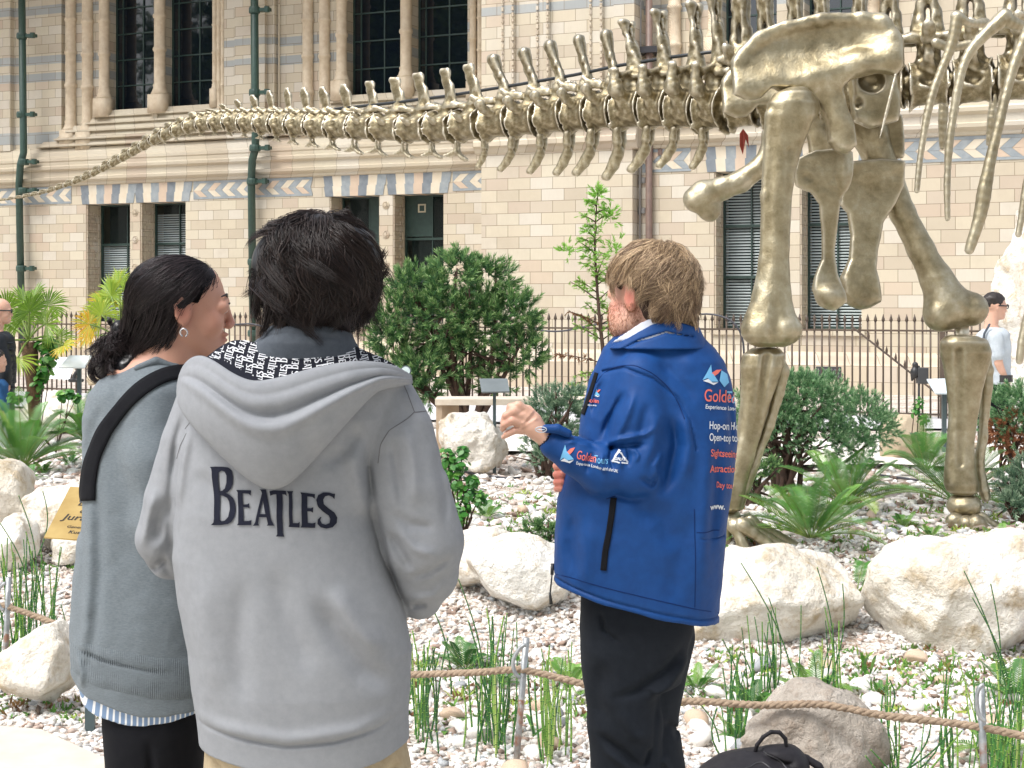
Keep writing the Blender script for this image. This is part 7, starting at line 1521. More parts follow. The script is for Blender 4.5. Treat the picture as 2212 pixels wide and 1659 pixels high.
for t_ in np.linspace(.03, 1, 44):
    p = rim*(1 - t_) + low*t_; bul = 40*math.sin(t_*math.pi)**.7
    fold = 20*np.exp(-((t_ - (.30 + .10*np.abs(s_ - .42)))/.055)**2)*np.sin(np.clip(s_*1.05, 0, 1)*math.pi) - 12*np.exp(-((t_ - (.42 + .12*np.abs(s_ - .42)))/.07)**2)*wv_
    f2 = 11*np.exp(-((s_ - (.50 + .10*t_))/.03)**2)*t_*(t_ > .35) - 9*np.exp(-((s_ - (.56 + .09*t_))/.04)**2)*(t_ > .4)*t_
    seam = 5*np.exp(-((s_ - (.455 + .045*t_))/.008)**2)
    st = 6*np.exp(-((t_ - .115)/.018)**2)*wv_
    p = p + np.stack((0*s_, 6*math.sin(t_*math.pi)*wv_, -bul*wv_ + fold + f2 + seam + st), 1); rows.append(p)
for dy, dd, sh in ((3, 14, .0), (-2, 32, .02), (-14, 50, .06)): rows.append(low + np.stack(((640 - low[:, 0])*sh, dy - (low[:, 1] - 900)*sh, dd*wv_), 1))
hood, WV, WQ = sheet(rows, 'hood', M_HOODIE, p1, b, th=.004, smooth_it=1)
D2 = Drape(WV, WQ, b)
D2.line([(549, 850), (556, 880), (552, 920), (549, 960), (552, 1000), (564, 1040)], 1.0, 'seam', M_SEAM, hood)
D2.line([(548, 852), (620, 852), (700, 828), (780, 808), (850, 812)], .7, 'seam', M_SEAM, hood)
top = spl([(420, 800, -30), (452, 768, -40), (478, 748, -42), (508, 733, -44), (560, 742, -70), (620, 750, -86), (700, 748, -80), (752, 742, -50), (800, 764, -30), (845, 784, -24), (884, 812, -20)], NC)
inn = rim + np.stack((0*s_, 18*wv_, 16*wv_), 1); rows = []
for t_ in np.linspace(0, 1, 20): rows.append(top*(1 - t_) + inn*t_ + np.stack((0*s_, 10*math.sin(t_*math.pi)*wv_, 6*math.sin(t_*math.pi)*wv_), 1))
lin_, LV, LQ = sheet(rows, 'hood_lining', M_LIN, p1, b, th=.003, smooth_it=1); D3 = Drape(LV, LQ, b)
allp = [l for k_ in 'BEATLFS' for l in [LET[k_]]]; rr = random.Random(4)
def word(cx, cy, ang, h):
    V2, F2 = [], []; ca, sa = math.cos(rad(ang)), math.sin(rad(ang)); sc = h/290
    for l in allp:
        v, f = poly_tris(l); o_ = len(V2); V2 += [(cx + (x - 590)*sc*ca - (y - 1060)*sc*sa, cy + (x - 590)*sc*sa + (y - 1060)*sc*ca) for x, y in v]; F2 += [[i + o_ for i in t3] for t3 in f]
    return V2, F2
Vw, Fw = [], []
for i in range(21):
    x = 418 + i*24.5; tilt = -66 - (x - 452)*.10 if x < 640 else 84 - (x - 640)*.05; dx, dy = math.cos(rad(tilt)), math.sin(rad(tilt))
    for j in range(-3, 5):
        o3 = (j*57 + (i % 3)*21)*(1 if dy > 0 else -1); v, f = word(x + dx*o3, 775 + dy*o3, tilt, 15.5); o_ = len(Vw); Vw += v; Fw += [[a + o_ for a in t3] for t3 in f]
D3.shape(Vw, Fw, 'lining_print', M_WHT, lin_, .0035, 12)
# collar of the grey shirt
b = Person(Y1, .003); b.loft([(704, 670, -26, 82, 76), (716, 668, -26, 92, 84), (738, 662, -24, 108, 92), (775, 655, -10, 136, 98)], 6, 2.2); b.loft([(690, 676, -26, 64, 60), (708, 674, -26, 68, 62)], 3, 2.2, 's'); b.crease([(560, 728), (640, 716), (740, 730)], 2.6, 2.5); put(b, 'shirt_collar', M_GREYC, p1)
# hair
M_HBLK = hair_mat('black hair', (.006, .005, .006), lin((62, 47, 42)), .4)
b = Person(Y1, .0036); C1 = (690, 588, 6); b.ell((C1[0], C1[1], -8), (122, 128, 140), 4); b.ell((668, 650, -24), (94, 72, 96), 30); b.ell((740, 560, 0), (78, 78, 110), 30); b.ell((625, 570, 0), (76, 84, 110), 30)
def _faceoff(S, b=b, C=(690, 588, 6), ang=70):      # open the hair at the face
    c = b.w((C[0] + math.cos(rad(ang))*118, C[1] + 60, C[2] + math.sin(rad(ang))*118)); S.ell(c, np.array((70, 70, 95))*b.k, 14*b.k, 's')
    c = b.w((790, 668, 60)); S.ell(c, np.array((40, 60, 46))*b.k, 8*b.k, 's')
b.fn(_faceoff); b.noise(.006, 16, 3, 1, (1, 1, .5)); put(b, 'hair', M_HBLK, p1)
fd = np.array((math.cos(rad(70)), math.sin(rad(70)), 0))
keep1 = lambda D: ~((D@fd > .45) & (D[:, 2] < .55)) & (D[:, 2] > -.66)
M_CAP = simple('hair roots', (.004, .0035, .004), (.007, .006, .006), 40, .95); M_CAP.node_tree.nodes['Principled BSDF'].inputs['Specular IOR Level'].default_value = .05
hp, tn = scalp_hair(b, (690, -8, -588), (121, 139, 127), (.10, -.15, 1), 9000, (.5, 1.2), 1, keep1, lift=.18, swirl=.7, wav=.30, flick=.16, clumps=170, pull=.80, waviness=.10)
strands('hair_strands', hp, .00075, M_HBLK, p1, tn)
hp, tn = scalp_hair(b, (690, -8, -592), (125, 142, 133), (.10, -.15, 1), 1800, (.3, .7), 2, lambda D: keep1(D) & (D[:, 2] < .25), lift=.10, swirl=.25, wav=.3, flick=.35, clumps=60, pull=.75)
strands('hair_strands', hp, .0008, M_HBLK, p1, tn)
def locks(b, segs, n, spread, r, mat, parent, seed, curl=0, name='hair_strands', tn0=.3):
    rg = np.random.default_rng(seed); out = []
    for pts, wd in segs:
        c = spl(pts, 12); 
        for _ in range(n):
            o_ = rg.normal(size=3)*np.array((wd, wd, wd)); ph = rg.uniform(0, 6.28); t_ = np.linspace(0, 1, 12)[:, None]; q = c + o_*(1 - .75*t_) + rg.normal(size=3)*spread*t_
            if curl: q = q + np.stack((np.cos(ph + t_[:, 0]*curl), np.sin(ph + t_[:, 0]*curl)*.5, np.sin(ph + t_[:, 0]*curl)), 1)*wd*.8
            out.append(np.stack([(q[:, 0] - CX)*b.k, b.Y0*YS + q[:, 2]*b.k, ZC - (q[:, 1] - HY)*b.k], 1))
    out = np.array(out); return strands(name, out, r, mat, parent, np.clip(np.random.default_rng(seed).beta(1.6, 3, len(out)) + tn0 - .3, 0, 1))
locks(b, [([(600, 640, -90), (590, 690, -85), (585, 712, -80), (570, 726, -76)], 7), ([(630, 650, -95), (625, 700, -90), (612, 735, -86)], 6), ([(700, 650, -90), (700, 700, -85), (690, 725, -80), (655, 738, -78)], 9), ([(740, 640, -70), (735, 690, -66), (725, 715, -64), (700, 730, -66)], 9), ([(575, 600, -60), (560, 650, -56), (562, 690, -52), (575, 702, -50)], 8), ([(660, 650, -95), (650, 690, -92), (640, 715, -90)], 8),
    ([(800, 560, 0), (818, 565, 0), (826, 552, 0), (832, 540, 0)], 4), ([(805, 600, 10), (825, 598, 8), (835, 580, 8)], 4), ([(790, 640, 30), (812, 628, 26), (828, 610, 24)], 3), ([(560, 560, 10), (545, 600, 8), (540, 640, 6)], 6), ([(735, 470, -20), (752, 452, -20), (760, 470, -22), (775, 490, -26)], 4)], 46, 4, .0007, M_HBLK, p1, 5)
# ================================================================ 2  the woman on the left
Y2 = 1.62; p2 = empty('person', tuple(P(330, HY, Y2)*np.array((1, 1, 0))), 0, 'woman in a grey knitted jumper with curly black ponytail and black shoulder strap', 'person')
A2 = 14; b = Person(Y2, .0044, fx=[(330, 530, .0030)], fz=[(535, 800, .0028)])
q2 = head_ops(b, (401, 664, 0), A2, 222, ears=(-1,))
b.loft([(765, 340, 10, 60, 60), (800, 335, 10, 100, 80), (850, 333, 10, 120, 90), (1000, 335, 10, 120, 100), (1200, 335, 10, 125, 100), (1460, 330, 10, 100, 90), (1540, 330, 10, 84, 80)], 10)
b.cap((362, 770, 0), (345, 840, 0), 52, 70, 30)
b.chain([(375, 860, -60), (400, 1110, -80), (470, 1180, 60)], [40, 34, 24], 8); b.chain([(330, 860, 80), (400, 1100, 120), (490, 1170, 120)], [40, 34, 24], 8); hand_ops(b, (478, 1180, 70), (1, -.2, .3), (0, -1, 0), 150); hand_ops(b, (495, 1170, 120), (1, -.2, 0), (0, -1, 0), 150)
b.chain([(300, 1500, 0), (296, 1900, 0), (294, 2240, 0)], [48, 36, 26], 10); b.chain([(374, 1500, 20), (378, 1900, 20), (380, 2240, 20)], [48, 36, 26], 10)
put(b, 'body', M_SK1, p2, 1, spots=[(q2(.25, -.2, -.12), 34, .15), (q2(-.05, -.36, -.04), 26, .45), (q2(.38, 0, -.29), 16, .75), (q2(.46, 0, -.15), 16, .35)])
# eyes, brow
M_EYE = simple('eye white', lin((222, 216, 210)), None, 9, .15); M_IRIS = simple('dark iris', (.01, .008, .006), None, 9, .1); M_BROW = simple('dark brow hair', (.02, .015, .013), None, 9, .6)
def eye_parts(q, h, b, parent, brow=M_BROW, sides=(1, -1)):
    for s_ in sides:
        e = Person(b.Y0, .0012); e.ell(q(.345, s_*.14, -.002), (.062*h, .062*h, .062*h), 1); put(e, 'eye', M_EYE, parent); 
        e = Person(b.Y0, .0010); e.ell(q(.385, s_*.145, -.002), (.028*h, .030*h, .030*h), 1); put(e, 'iris', M_IRIS, parent)
        e = Person(b.Y0, .0012); e.chain([q(.395, s_*.06, .095), q(.385, s_*.13, .125), q(.33, s_*.21, .105)], [.010*h, .013*h, .007*h], 1); put(e, 'eyebrow', brow, parent)
        e = Person(b.Y0, .0010); e.chain([q(.405, s_*.09, .022), q(.412, s_*.14, .040), q(.37, s_*.20, .012)], [.006*h, .009*h, .007*h], 1); put(e, 'lashes', brow, parent)
eye_parts(q2, 222, b, p2, sides=(-1,))
# jumper
b = Person(Y2, .0030)
b.loft([(778, 352, 6, 62, 66), (800, 346, 8, 92, 84), (822, 340, 8, 122, 96), (850, 338, 8, 143, 108), (900, 335, 6, 154, 116), (1000, 335, 4, 158, 122), (1100, 335, 4, 164, 126), (1200, 336, 4, 168, 130), (1300, 332, 4, 173, 134), (1380, 326, 4, 172, 134), (1440, 326, 4, 171, 132), (1520, 330, 4, 160, 126)], 8, 2.25)
b.chain([(352, 865, -74), (362, 980, -96), (378, 1110, -100), (430, 1190, -40)], [56, 56, 50, 40], 40); b.chain([(345, 865, 90), (370, 1100, 120), (470, 1170, 120)], [56, 50, 34], 20)
b.cut([(100, 1425), (156, 1442), (186, 1470), (215, 1486), (270, 1500), (330, 1516), (380, 1519), (440, 1514), (520, 1500)])
for pts, wd, a in (([(215, 1000), (222, 1200), (216, 1330), (196, 1440)], 14, -4), ([(240, 1000), (244, 1220), (234, 1340), (214, 1470)], 14, 3), ([(190, 1390), (205, 1430), (200, 1470)], 9, -4), ([(178, 1050), (186, 1180)], 14, 4), ([(250, 860), (220, 930), (205, 1000)], 18, 4), ([(300, 1100), (290, 1250), (300, 1400)], 40, 3)): b.crease(pts, wd, a)
b.crease([(150, 1375), (190, 1382), (260, 1400), (340, 1417), (420, 1423)], 4, 2.5); b.noise(.003, 8, 3, 3, (1, 1, .5)); b.noise(.0012, 30, 2, 5)
jo, JV, JQ = put(b, 'jumper', M_KNIT, p2, 1); DJ = Drape(JV, JQ, b)
# ribbed welt : fine raised ribs
segs = []
for i in range(62):
    x = 160 + i*4.4; y0 = np.interp(x, [150, 190, 260, 340, 420], [1379, 1386, 1404, 1421, 1427]); y1 = np.interp(x, [156, 186, 215, 270, 330, 380, 440], [1440, 1468, 1484, 1498, 1514, 1517, 1512]) - 3
    segs.append([(x, y0), (x + 1, (y0 + y1)/2), (x + 1.5, y1)])
m = MB()
for sg in segs:
    q = [DJ.pt(a, c_, -.0006) for a, c_ in spl(sg, 6)]; q = [p for p in q if p is not None]
    if len(q) > 3: m.tube(q, .0013, 5)
m.build('ribbed_welt', M_KNIT, jo, smooth=True)
DJ.band([(398, 806), (372, 806), (340, 818), (305, 842), (268, 880), (232, 928), (207, 985), (197, 1040), (195, 1095)], 30, 'shoulder_strap', M_BLACKC, p2, off=.004, th=.003)
b = Person(Y2, .003); b.chain([(312, 792, -70), (352, 776, -66), (392, 790, -56), (418, 806, -30)], [7, 8, 8, 8], 3); b.chain([(320, 790, 70), (352, 776, 70), (392, 790, 60), (418, 806, 30)], [7, 8, 8, 8], 3); put(b, 'neckband', M_KNIT, jo)
# striped shirt tail
t = NT('blue striped shirt'); sp = t.n('SeparateXYZ'); t.t.links.new(t.tc.outputs['Object'], sp.inputs[0])
s_ = t.math('SINE', t.math('MULTIPLY', t.math('ADD', sp.outputs[0], t.math('MULTIPLY', sp.outputs[1], .6)), 2*math.pi/.0112)); t.p(Base_Color=t.ramp(s_, [(.45, lin((116, 140, 172))), (.55, lin((222, 224, 226)))]), Roughness=.8); M_STR = t.m
b = Person(Y2, .0034); b.loft([(1380, 328, 6, 158, 120), (1450, 330, 6, 160, 122), (1520, 332, 6, 150, 120), (1570, 334, 6, 146, 118)], 6, 2.3); b.cut([(150, 1480), (174, 1492), (190, 1512), (230, 1526), (290, 1539), (330, 1541), (390, 1532), (430, 1520), (520, 1500)]); b.noise(.003, 12, 2, 3); put(b, 'shirt_tail', M_STR, p2)
b = Person(Y2, .006); b.loft([(1470, 330, 6, 110, 110), (1560, 334, 6, 112, 116), (1640, 336, 8, 106, 110), (1700, 336, 10, 104, 108)], 10, 2.4); b.chain([(286, 1700, 0), (288, 2000, 0), (290, 2250, 0)], [60, 46, 34], 10); b.chain([(384, 1700, 20), (384, 2000, 20), (384, 2250, 20)], [60, 46, 34], 10); b.crease([(345, 1560), (352, 1660), (350, 1720)], 8, 6); b.noise(.003, 9, 3); put(b, 'trousers', M_BLACKC, p2)
for x, d in ((292, -10), (384, 10)):
    b = Person(Y2, .006); b.cap((x - 10, 2306, d), (x + 90, 2308, d + 20), 32, 28, 10); put(b, 'shoe', M_SHOE, p2)
# hair : swept back to a low curly ponytail
M_HB2 = hair_mat('sleek black hair', (.005, .0045, .006), lin((70, 58, 60)), .24)
b = Person(Y2, .0034)
def toq(f, r, u): return q2(f, r, u)
b.ell(q2(-.10, 0, .13), (.455*222, .375*222, .365*222), 2, rot=(0, 0, A2)); b.ell((320, 690, -4), (38, 46, 44), 26); b.ell((300, 735, 0), (40, 38, 44), 22)
ch, sh_ = math.cos(rad(A2)), math.sin(rad(A2))
def trim(S, b=b):
    # the hairline : nothing in front of a slanted plane, nothing low at the ear and jaw
    c0 = b.w(q2(.17, 0, .20)); n = np.array((ch*.93, sh_*.93, -.36))
    S.apply(lambda X, Y, Z: (X - c0[0])*n[0] + (Y - c0[1])*n[1] + (Z - c0[2])*n[2], (-1e9,)*3, (1e9,)*3, 0, 'i')
    for s2 in (-1, 1):
        S.ell(b.w(q2(.05, s2*.36, -.12)), np.array((.17*222,)*3)*b.k, .02*222*b.k, 's')
b.fn(trim); b.noise(.0018, 22, 3, 1, (.4, 1, 1)); put(b, 'hair', M_CAP, p2)
rg = np.random.default_rng(12); paths = []; n = 5200; bun = np.array((288., 0., 742.)); h = 222
Cn = np.array(q2(-.10, 0, .13)); Re = np.array((.463, .383, .372))*h       # f, side, up
th = rg.uniform(0, 1, n); side = rg.uniform(-1, 1, n)
# roots along the hairline in head coordinates, then over the skull to the nape
hl_u = 1 - np.abs(side)**1.5*1.10; hl_f = .74 - .50*np.abs(side)**1.8; R0 = np.stack((hl_f, np.sign(side)*np.sqrt(np.clip(1 - hl_f**2 - np.clip(hl_u*.72, -.4, .98)**2, .02, 1)), hl_u*.72 - .02), 1) + rg.normal(size=(n, 3))*.03
back = rg.random(n)[:, None]; mid0 = np.array((-.6, 0, .75))*(1 - np.abs(side)[:, None]) + np.stack((-.5 + 0*side, np.sign(side)*.75, -.05 + 0*side), 1)*np.abs(side)[:, None]
R0 = R0*(1 - .75*back**1.5) + mid0*.75*back**1.5; R0 /= np.linalg.norm(R0, axis=1)[:, None]; E0 = np.array((-.80, 0, -.70)); E0 = E0/np.linalg.norm(E0)
k = 13; out = []
for j, t_ in enumerate(np.linspace(0, 1, k)):
    v = R0*(1 - t_) + (E0 + rg.normal(size=(n, 3))*0)*t_; v[:, 2] -= .16*math.sin(t_*math.pi)*np.abs(side)**.5; v /= np.linalg.norm(v, axis=1)[:, None]; v = v*(1.0 + .012*np.sin(side*60 + t_*3)[:, None] + .025*t_)
    out.append(v*Re)
n2 = 3000; a_ = rg.random((n2, 1)); sg_ = np.where(rg.random((n2, 1)) < .8, -1, 1); Ra = np.array((.02, .80, .16))*(1 - a_) + np.array((-.42, .62, -.66))*a_ + rg.normal(size=(n2, 3))*.06; Ra = Ra + np.array((-.5, -.1, .35))*rg.random((n2, 1)); Ra[:, 1:2] *= sg_; Ra /= np.linalg.norm(Ra, axis=1)[:, None]; out2 = []
for t_ in np.linspace(0, 1, k):
    v = Ra*(1 - t_) + E0*t_; v /= np.linalg.norm(v, axis=1)[:, None]; out2.append(v*(1.05 + .07*t_)*Re)
side = np.concatenate((side, a_[:, 0])); n = n + n2; loc = np.concatenate((np.stack(out, 1), np.stack(out2, 1))); px = np.stack((Cn[0] + loc[..., 0]*ch - loc[..., 1]*sh_, Cn[1] - loc[..., 2], Cn[2] + loc[..., 0]*sh_ + loc[..., 1]*ch), -1) + rg.normal(size=(n, 1, 3))*.9 + (np.sin(np.linspace(0, 1, k)*11 + np.floor(side*34)[:, None]*1.7)*np.linspace(0, 1, k)*2.6)[..., None]*np.array((.5, 1, -.6)) + (rg.random((n, 1, 1)) < .05)*rg.normal(size=(n, 1, 3))*4
W = np.stack(((px[..., 0] - CX)*b.k, b.Y0*YS + px[..., 2]*b.k, ZC - (px[..., 1] - HY)*b.k), -1); strands('hair_strands', W, .00055, M_HB2, p2, np.clip(rg.beta(1.3, 3.2, n) + .12*np.sin(side*25), 0, 1))
# curls of the ponytail
locks(b, [([(392, 640, -74), (376, 690, -72), (350, 730, -60), (310, 752, -40), (280, 770, -24)], 13), ([(370, 640, -74), (352, 700, -70), (322, 735, -50), (290, 760, -30)], 14), ([(345, 640, -70), (322, 690, -60), (300, 730, -40), (276, 762, -24)], 14), ([(320, 640, -60), (300, 690, -46), (284, 730, -30), (262, 760, -20)], 14), ([(300, 640, -40), (286, 690, -30), (270, 730, -20)], 12), ([(388, 690, -66), (378, 730, -60), (352, 764, -48), (318, 776, -30)], 9)], 260, 3.5, .00055, M_HB2, p2, 17)
b2 = Person(Y2, .0036)
for x, y, d, r in ((296, 735, -4, 34), (272, 752, 0, 34), (250, 775, -8, 30), (232, 800, 0, 24), (285, 785, -20, 30), (310, 765, -12, 32), (300, 800, -16, 20), (240, 742, 10, 24), (218, 790, 0, 20), (330, 745, -10, 26), (262, 715, 0, 22)): b2.ell((x, y, d), (r, r, r), 14)
b2.noise(.007, 22, 3, 5); put(b2, 'ponytail', M_HB2, p2)
segs = []
for i in range(64):
    a = rg.uniform(0, 1); s0 = (302 + rg.normal()*18 - 10, 726 + rg.normal()*16, -14 + rg.normal()*20); dx = rg.uniform(-88, 16); dy = rg.uniform(40, 108) - abs(dx)*.12; e = (s0[0] + dx, min(s0[1] + dy, 836), s0[2] + rg.normal()*10); mdl = ((s0[0] + e[0])/2 - 12 + rg.normal()*8, (s0[1] + e[1])/2 - 6, -26 + rg.normal()*8); segs.append(([s0, mdl, e, (e[0] + rg.uniform(-6, 16), e[1] - rg.uniform(-2, 16), e[2])], 7))
locks(b, segs, 42, 3.0, .00055, M_HB2, p2, 7, curl=9)
locks(b, [([(205, 770, 0), (192, 800, 0), (200, 822, 0), (222, 830, 0), (228, 815, 0)], 4), ([(260, 720, 0), (240, 704, 0), (232, 690, 0), (246, 690, 0)], 3), ([(225, 770, -5), (205, 790, -5), (196, 812, -5), (214, 828, -5)], 4), ([(300, 800, -16), (296, 824, -16), (312, 832, -16), (318, 815, -16)], 4)], 40, 2.2, .0006, M_HB2, p2, 8, curl=5)
# earring
e_ = q2(-.03, -.385, -.20); m = MB(); pe = np.array(b.w(e_)); rr_ = .008
m.tube([pe + (rr_*math.sin(a)*.9, -.002 + rr_*.35*math.cos(a), -rr_ - rr_*math.cos(a)*-1*-1) for a in np.linspace(.3, 5.9, 22)], .0019, 6); m.build('earring', simple('silver', lin((220, 220, 225)), None, 9, .2, 1.0), p2, smooth=True)

# ================================================================ 3  the guide in the blue jacket
Y3 = 1.80; p3 = empty('person', tuple(P(1380, HY, Y3)*np.array((1, 1, 0))), 0, 'man with light brown hair in a royal blue jacket gesturing with a raised hand', 'person')
A3 = 136; b = Person(Y3, .0052, fx=[(1070, 1240, .0026)], fz=[(520, 760, .0034), (850, 1062, .0026)])
q3 = head_ops(b, (1402, 636, 0), A3, 212, ears=(1, -1))
b.ell(q3(.12, .16, -.30), (40, 36, 36), 16); b.ell((1352, 690, 10), (34, 44, 40), 16)
b.loft([(760, 1420, 0, 80, 70), (850, 1425, 0, 110, 90), (1000, 1410, 0, 120, 95), (1250, 1385, 0, 125, 100), (1350, 1380, 0, 110, 95)], 20)
b.chain([(1385, 830, -70), (1362, 1015, -95), (1262, 985, -108), (1186, 944, -108)], [48, 40, 30, 22], 6)
b.chain([(1400, 840, 80), (1350, 1040, 90), (1270, 1040, 30), (1232, 1030, 0)], [46, 38, 28, 22], 6)
# near hand : back of the hand turned to us, fingers curled to the left
b.cap((1186, 944, -108), (1150, 915, -108), 20, 21, 6); b.ell((1143, 902, -108), (31, 24, 14), 8, rot=(0, 32, 0)); b.cap((1160, 925, -106), (1122, 900, -112), 15, 13, 8)
b.chain([(1140, 884, -110), (1120, 868, -116), (1103, 872, -112), (1098, 886, -104)], [11.5, 9.5, 8.5, 7], 3)
b.chain([(1132, 892, -116), (1110, 880, -122), (1093, 890, -118), (1088, 904, -108)], [11, 9.5, 8.5, 7], 2.5)
b.chain([(1128, 906, -116), (1107, 899, -124), (1090, 908, -118), (1086, 918, -108)], [10.5, 9, 8, 6.5], 2.5)
b.chain([(1130, 920, -112), (1112, 920, -118), (1097, 928, -114), (1088, 935, -108)], [9.5, 8, 7, 5.5], 2.5)
b.chain([(1158, 898, -96), (1140, 880, -84), (1120, 872, -78), (1108, 880, -74)], [11, 10, 8.5, 7], 4)
b.crease([(1150, 880), (1128, 905)], 2.5, -1.6).crease([(1158, 895), (1124, 915)], 2.5, -1.4).crease([(1132, 878), (1120, 884)], 3, 1.5)
# the other hand, fingers wrapped towards us at the jacket front
b.ell((1236, 1024, 0), (20, 28, 18), 8)
for y, w_ in ((1006, 9.5), (1024, 9.5), (1041, 8.8), (1055, 7.6)): b.chain([(1236, y + 2, -2), (1214, y - 2, -18), (1202, y, -10), (1203, y + 3, 4)], [w_, w_, w_ - .8, w_ - 2], 2)
b.chain([(1236, 1002, 2), (1216, 990, 10), (1202, 994, 14)], [10, 9, 7.5], 4)
b.chain([(1345, 1350, -10), (1348, 1700, -10), (1350, 2090, 5)], [58, 46, 32], 10); b.chain([(1400, 1350, 30), (1404, 1700, 34), (1420, 2090, 30)], [52, 42, 32], 10)
_, BODY3, _q = put(b, 'body', M_SK2, p3, 1, spots=[(q3(-.04, .37, -.04), 30, .6), (q3(.2, .25, -.14), 30, .35), ((1215, 1030, -10), 40, .8), ((1098, 900, -110), 22, .22)])
eye_parts(q3, 212, b, p3, simple('light brow hair', lin((140, 104, 72)), None, 9, .7))
# beard stubble
bb = b; bv = BODY3; rg = np.random.default_rng(3); j0 = bb.w((1340, 690, -30)); jr = np.linalg.norm((bv - j0)/np.array((.046, .075, .075)), axis=1); ids = np.where((jr < 1) & (bv[:, 2] < bb.w((0, 652))[2]))[0]; ids = rg.choice(ids, min(2600, len(ids)*3)); ctr = bb.w((1385, 680, 0)); pt_ = bv[ids] + rg.normal(size=(len(ids), 3))*.0015; nd = pt_ - ctr; nd /= np.linalg.norm(nd, axis=1)[:, None]; dn = nd*.45 + np.array((0, 0, -1)) + rg.normal(size=nd.shape)*.3
dn /= np.linalg.norm(dn, axis=1)[:, None]; strands('beard', np.stack([pt_ - nd*.001 + dn*.006*q_ for q_ in (0, .33, .66, 1)], 1), .0003, hair_mat('reddish beard', lin((120, 74, 52)), lin((190, 138, 104)), .6), p3, rg.random(len(ids)))
# jacket
b = Person(Y3, .0028)
b.loft([(708, 1424, 8, 84, 66), (730, 1422, 8, 98, 78), (752, 1424, 6, 120, 92), (780, 1428, 4, 136, 104), (815, 1426, 2, 149, 114), (850, 1425, 0, 156, 120), (900, 1423, 0, 166, 126), (950, 1421, 0, 171, 130), (1020, 1404, 0, 181, 136), (1080, 1393, 0, 185, 140), (1150, 1384, 0, 184, 142), (1220, 1378, 0, 181, 142), (1290, 1374, 0, 177, 140), (1360, 1374, 0, 174, 138)], 8, 2.3)
b.chain([(1382, 815, -62), (1374, 900, -84), (1364, 1008, -100)], [66, 68, 62], 9); b.chain([(1364, 1010, -100), (1300, 1004, -108), (1240, 976, -110), (1196, 950, -110)], [62, 52, 38, 31], 8)
b.chain([(1400, 830, 76), (1360, 1030, 92), (1290, 1040, 50), (1262, 1036, 30)], [62, 52, 40, 34], 14)
b.cap((1186, 944, -108), (1150, 922, -108), 21, 20, 0, 's')
b.cut([(1100, 1225), (1190, 1250), (1240, 1266), (1300, 1285), (1370, 1303), (1440, 1318), (1500, 1331), (1552, 1338), (1640, 1342)])
for pts, wd, a in (([(1300, 800), (1340, 790), (1400, 812), (1450, 850), (1478, 900), (1490, 960)], 3.0, 3.5), ([(1302, 812), (1285, 850), (1275, 900)], 6, 4), ([(1440, 880), (1448, 950), (1432, 1020), (1408, 1062)], 13, 12), ([(1462, 860), (1474, 950), (1460, 1040)], 14, -6),
    ([(1345, 830), (1310, 900), (1290, 950)], 8, 6), ([(1365, 830), (1335, 905), (1310, 955)], 9, -6), ([(1390, 850), (1370, 930), (1350, 985)], 12, 5), ([(1410, 870), (1395, 950), (1370, 1010)], 12, -4), ([(1290, 950), (1330, 935), (1380, 925), (1410, 905)], 6, -6), ([(1295, 960), (1340, 950), (1390, 945)], 6, 7),
    ([(1318, 945), (1308, 975), (1318, 1005)], 5, 7), ([(1332, 945), (1326, 972), (1334, 1000)], 4, -5), ([(1342, 948), (1348, 970), (1344, 995)], 4.5, 6), ([(1296, 960), (1288, 985), (1300, 1010)], 5, -5), ([(1355, 950), (1366, 968), (1360, 985)], 4, -4), ([(1278, 960), (1262, 985), (1262, 1010)], 6, 5), ([(1210, 945), (1240, 940), (1280, 955)], 6, -4), ([(1225, 935), (1260, 945), (1290, 960)], 5, 4), ([(1300, 1040), (1350, 1062), (1400, 1055)], 12, 5),
    ([(1365, 1010), (1395, 1030), (1415, 1000)], 7, 6), ([(1420, 960), (1400, 990), (1410, 1030)], 7, -5), ([(1345, 1065), (1420, 1100), (1440, 1180)], 26, 8), ([(1500, 880), (1512, 1000), (1505, 1120), (1500, 1300)], 20, -5), ([(1540, 900), (1536, 1050), (1520, 1200)], 12, 5), ([(1470, 1080), (1450, 1200), (1430, 1290)], 24, 4), ([(1240, 1080), (1232, 1160), (1236, 1240)], 16, 5), ([(1270, 1100), (1262, 1200), (1262, 1260)], 18, -4),
    ([(1500, 1145), (1530, 1150), (1555, 1148)], 2, 2.5), ([(1190, 1238), (1300, 1272), (1400, 1296), (1500, 1318), (1552, 1324)], 2.6, 3), ([(1450, 760), (1500, 790), (1540, 860)], 16, -3), ([(1400, 770), (1440, 800), (1500, 870)], 14, 4), ([(1560, 820), (1572, 900), (1570, 980)], 8, 3), ([(1330, 760), (1400, 745), (1460, 745)], 8, -3)):
    b.crease(pts, wd, a)
b.noise(.0035, 7, 3, 2, (1, 1, .6)); b.noise(.0012, 22, 3, 7)
ko, KV, KQ = put(b, 'jacket', M_BLU, p3, 1); DK = Drape(KV, KQ, b, -600)
M_SEAMB = fabric('dark blue stitching', lin((10, 38, 88)), lin((12, 44, 98)), 1400)
for pts in ([(1262, 880), (1280, 838), (1302, 808), (1330, 792), (1370, 788), (1410, 806), (1444, 836), (1466, 872), (1478, 905)], [(1196, 1238), (1240, 1250), (1300, 1268), (1400, 1292), (1500, 1314), (1550, 1320)], [(1505, 1150), (1530, 1146), (1552, 1143)], [(1500, 1100), (1502, 1200), (1500, 1310)], [(1310, 1078), (1330, 1072)]): DK.line(pts, 1.2, 'seam', M_SEAMB, ko)
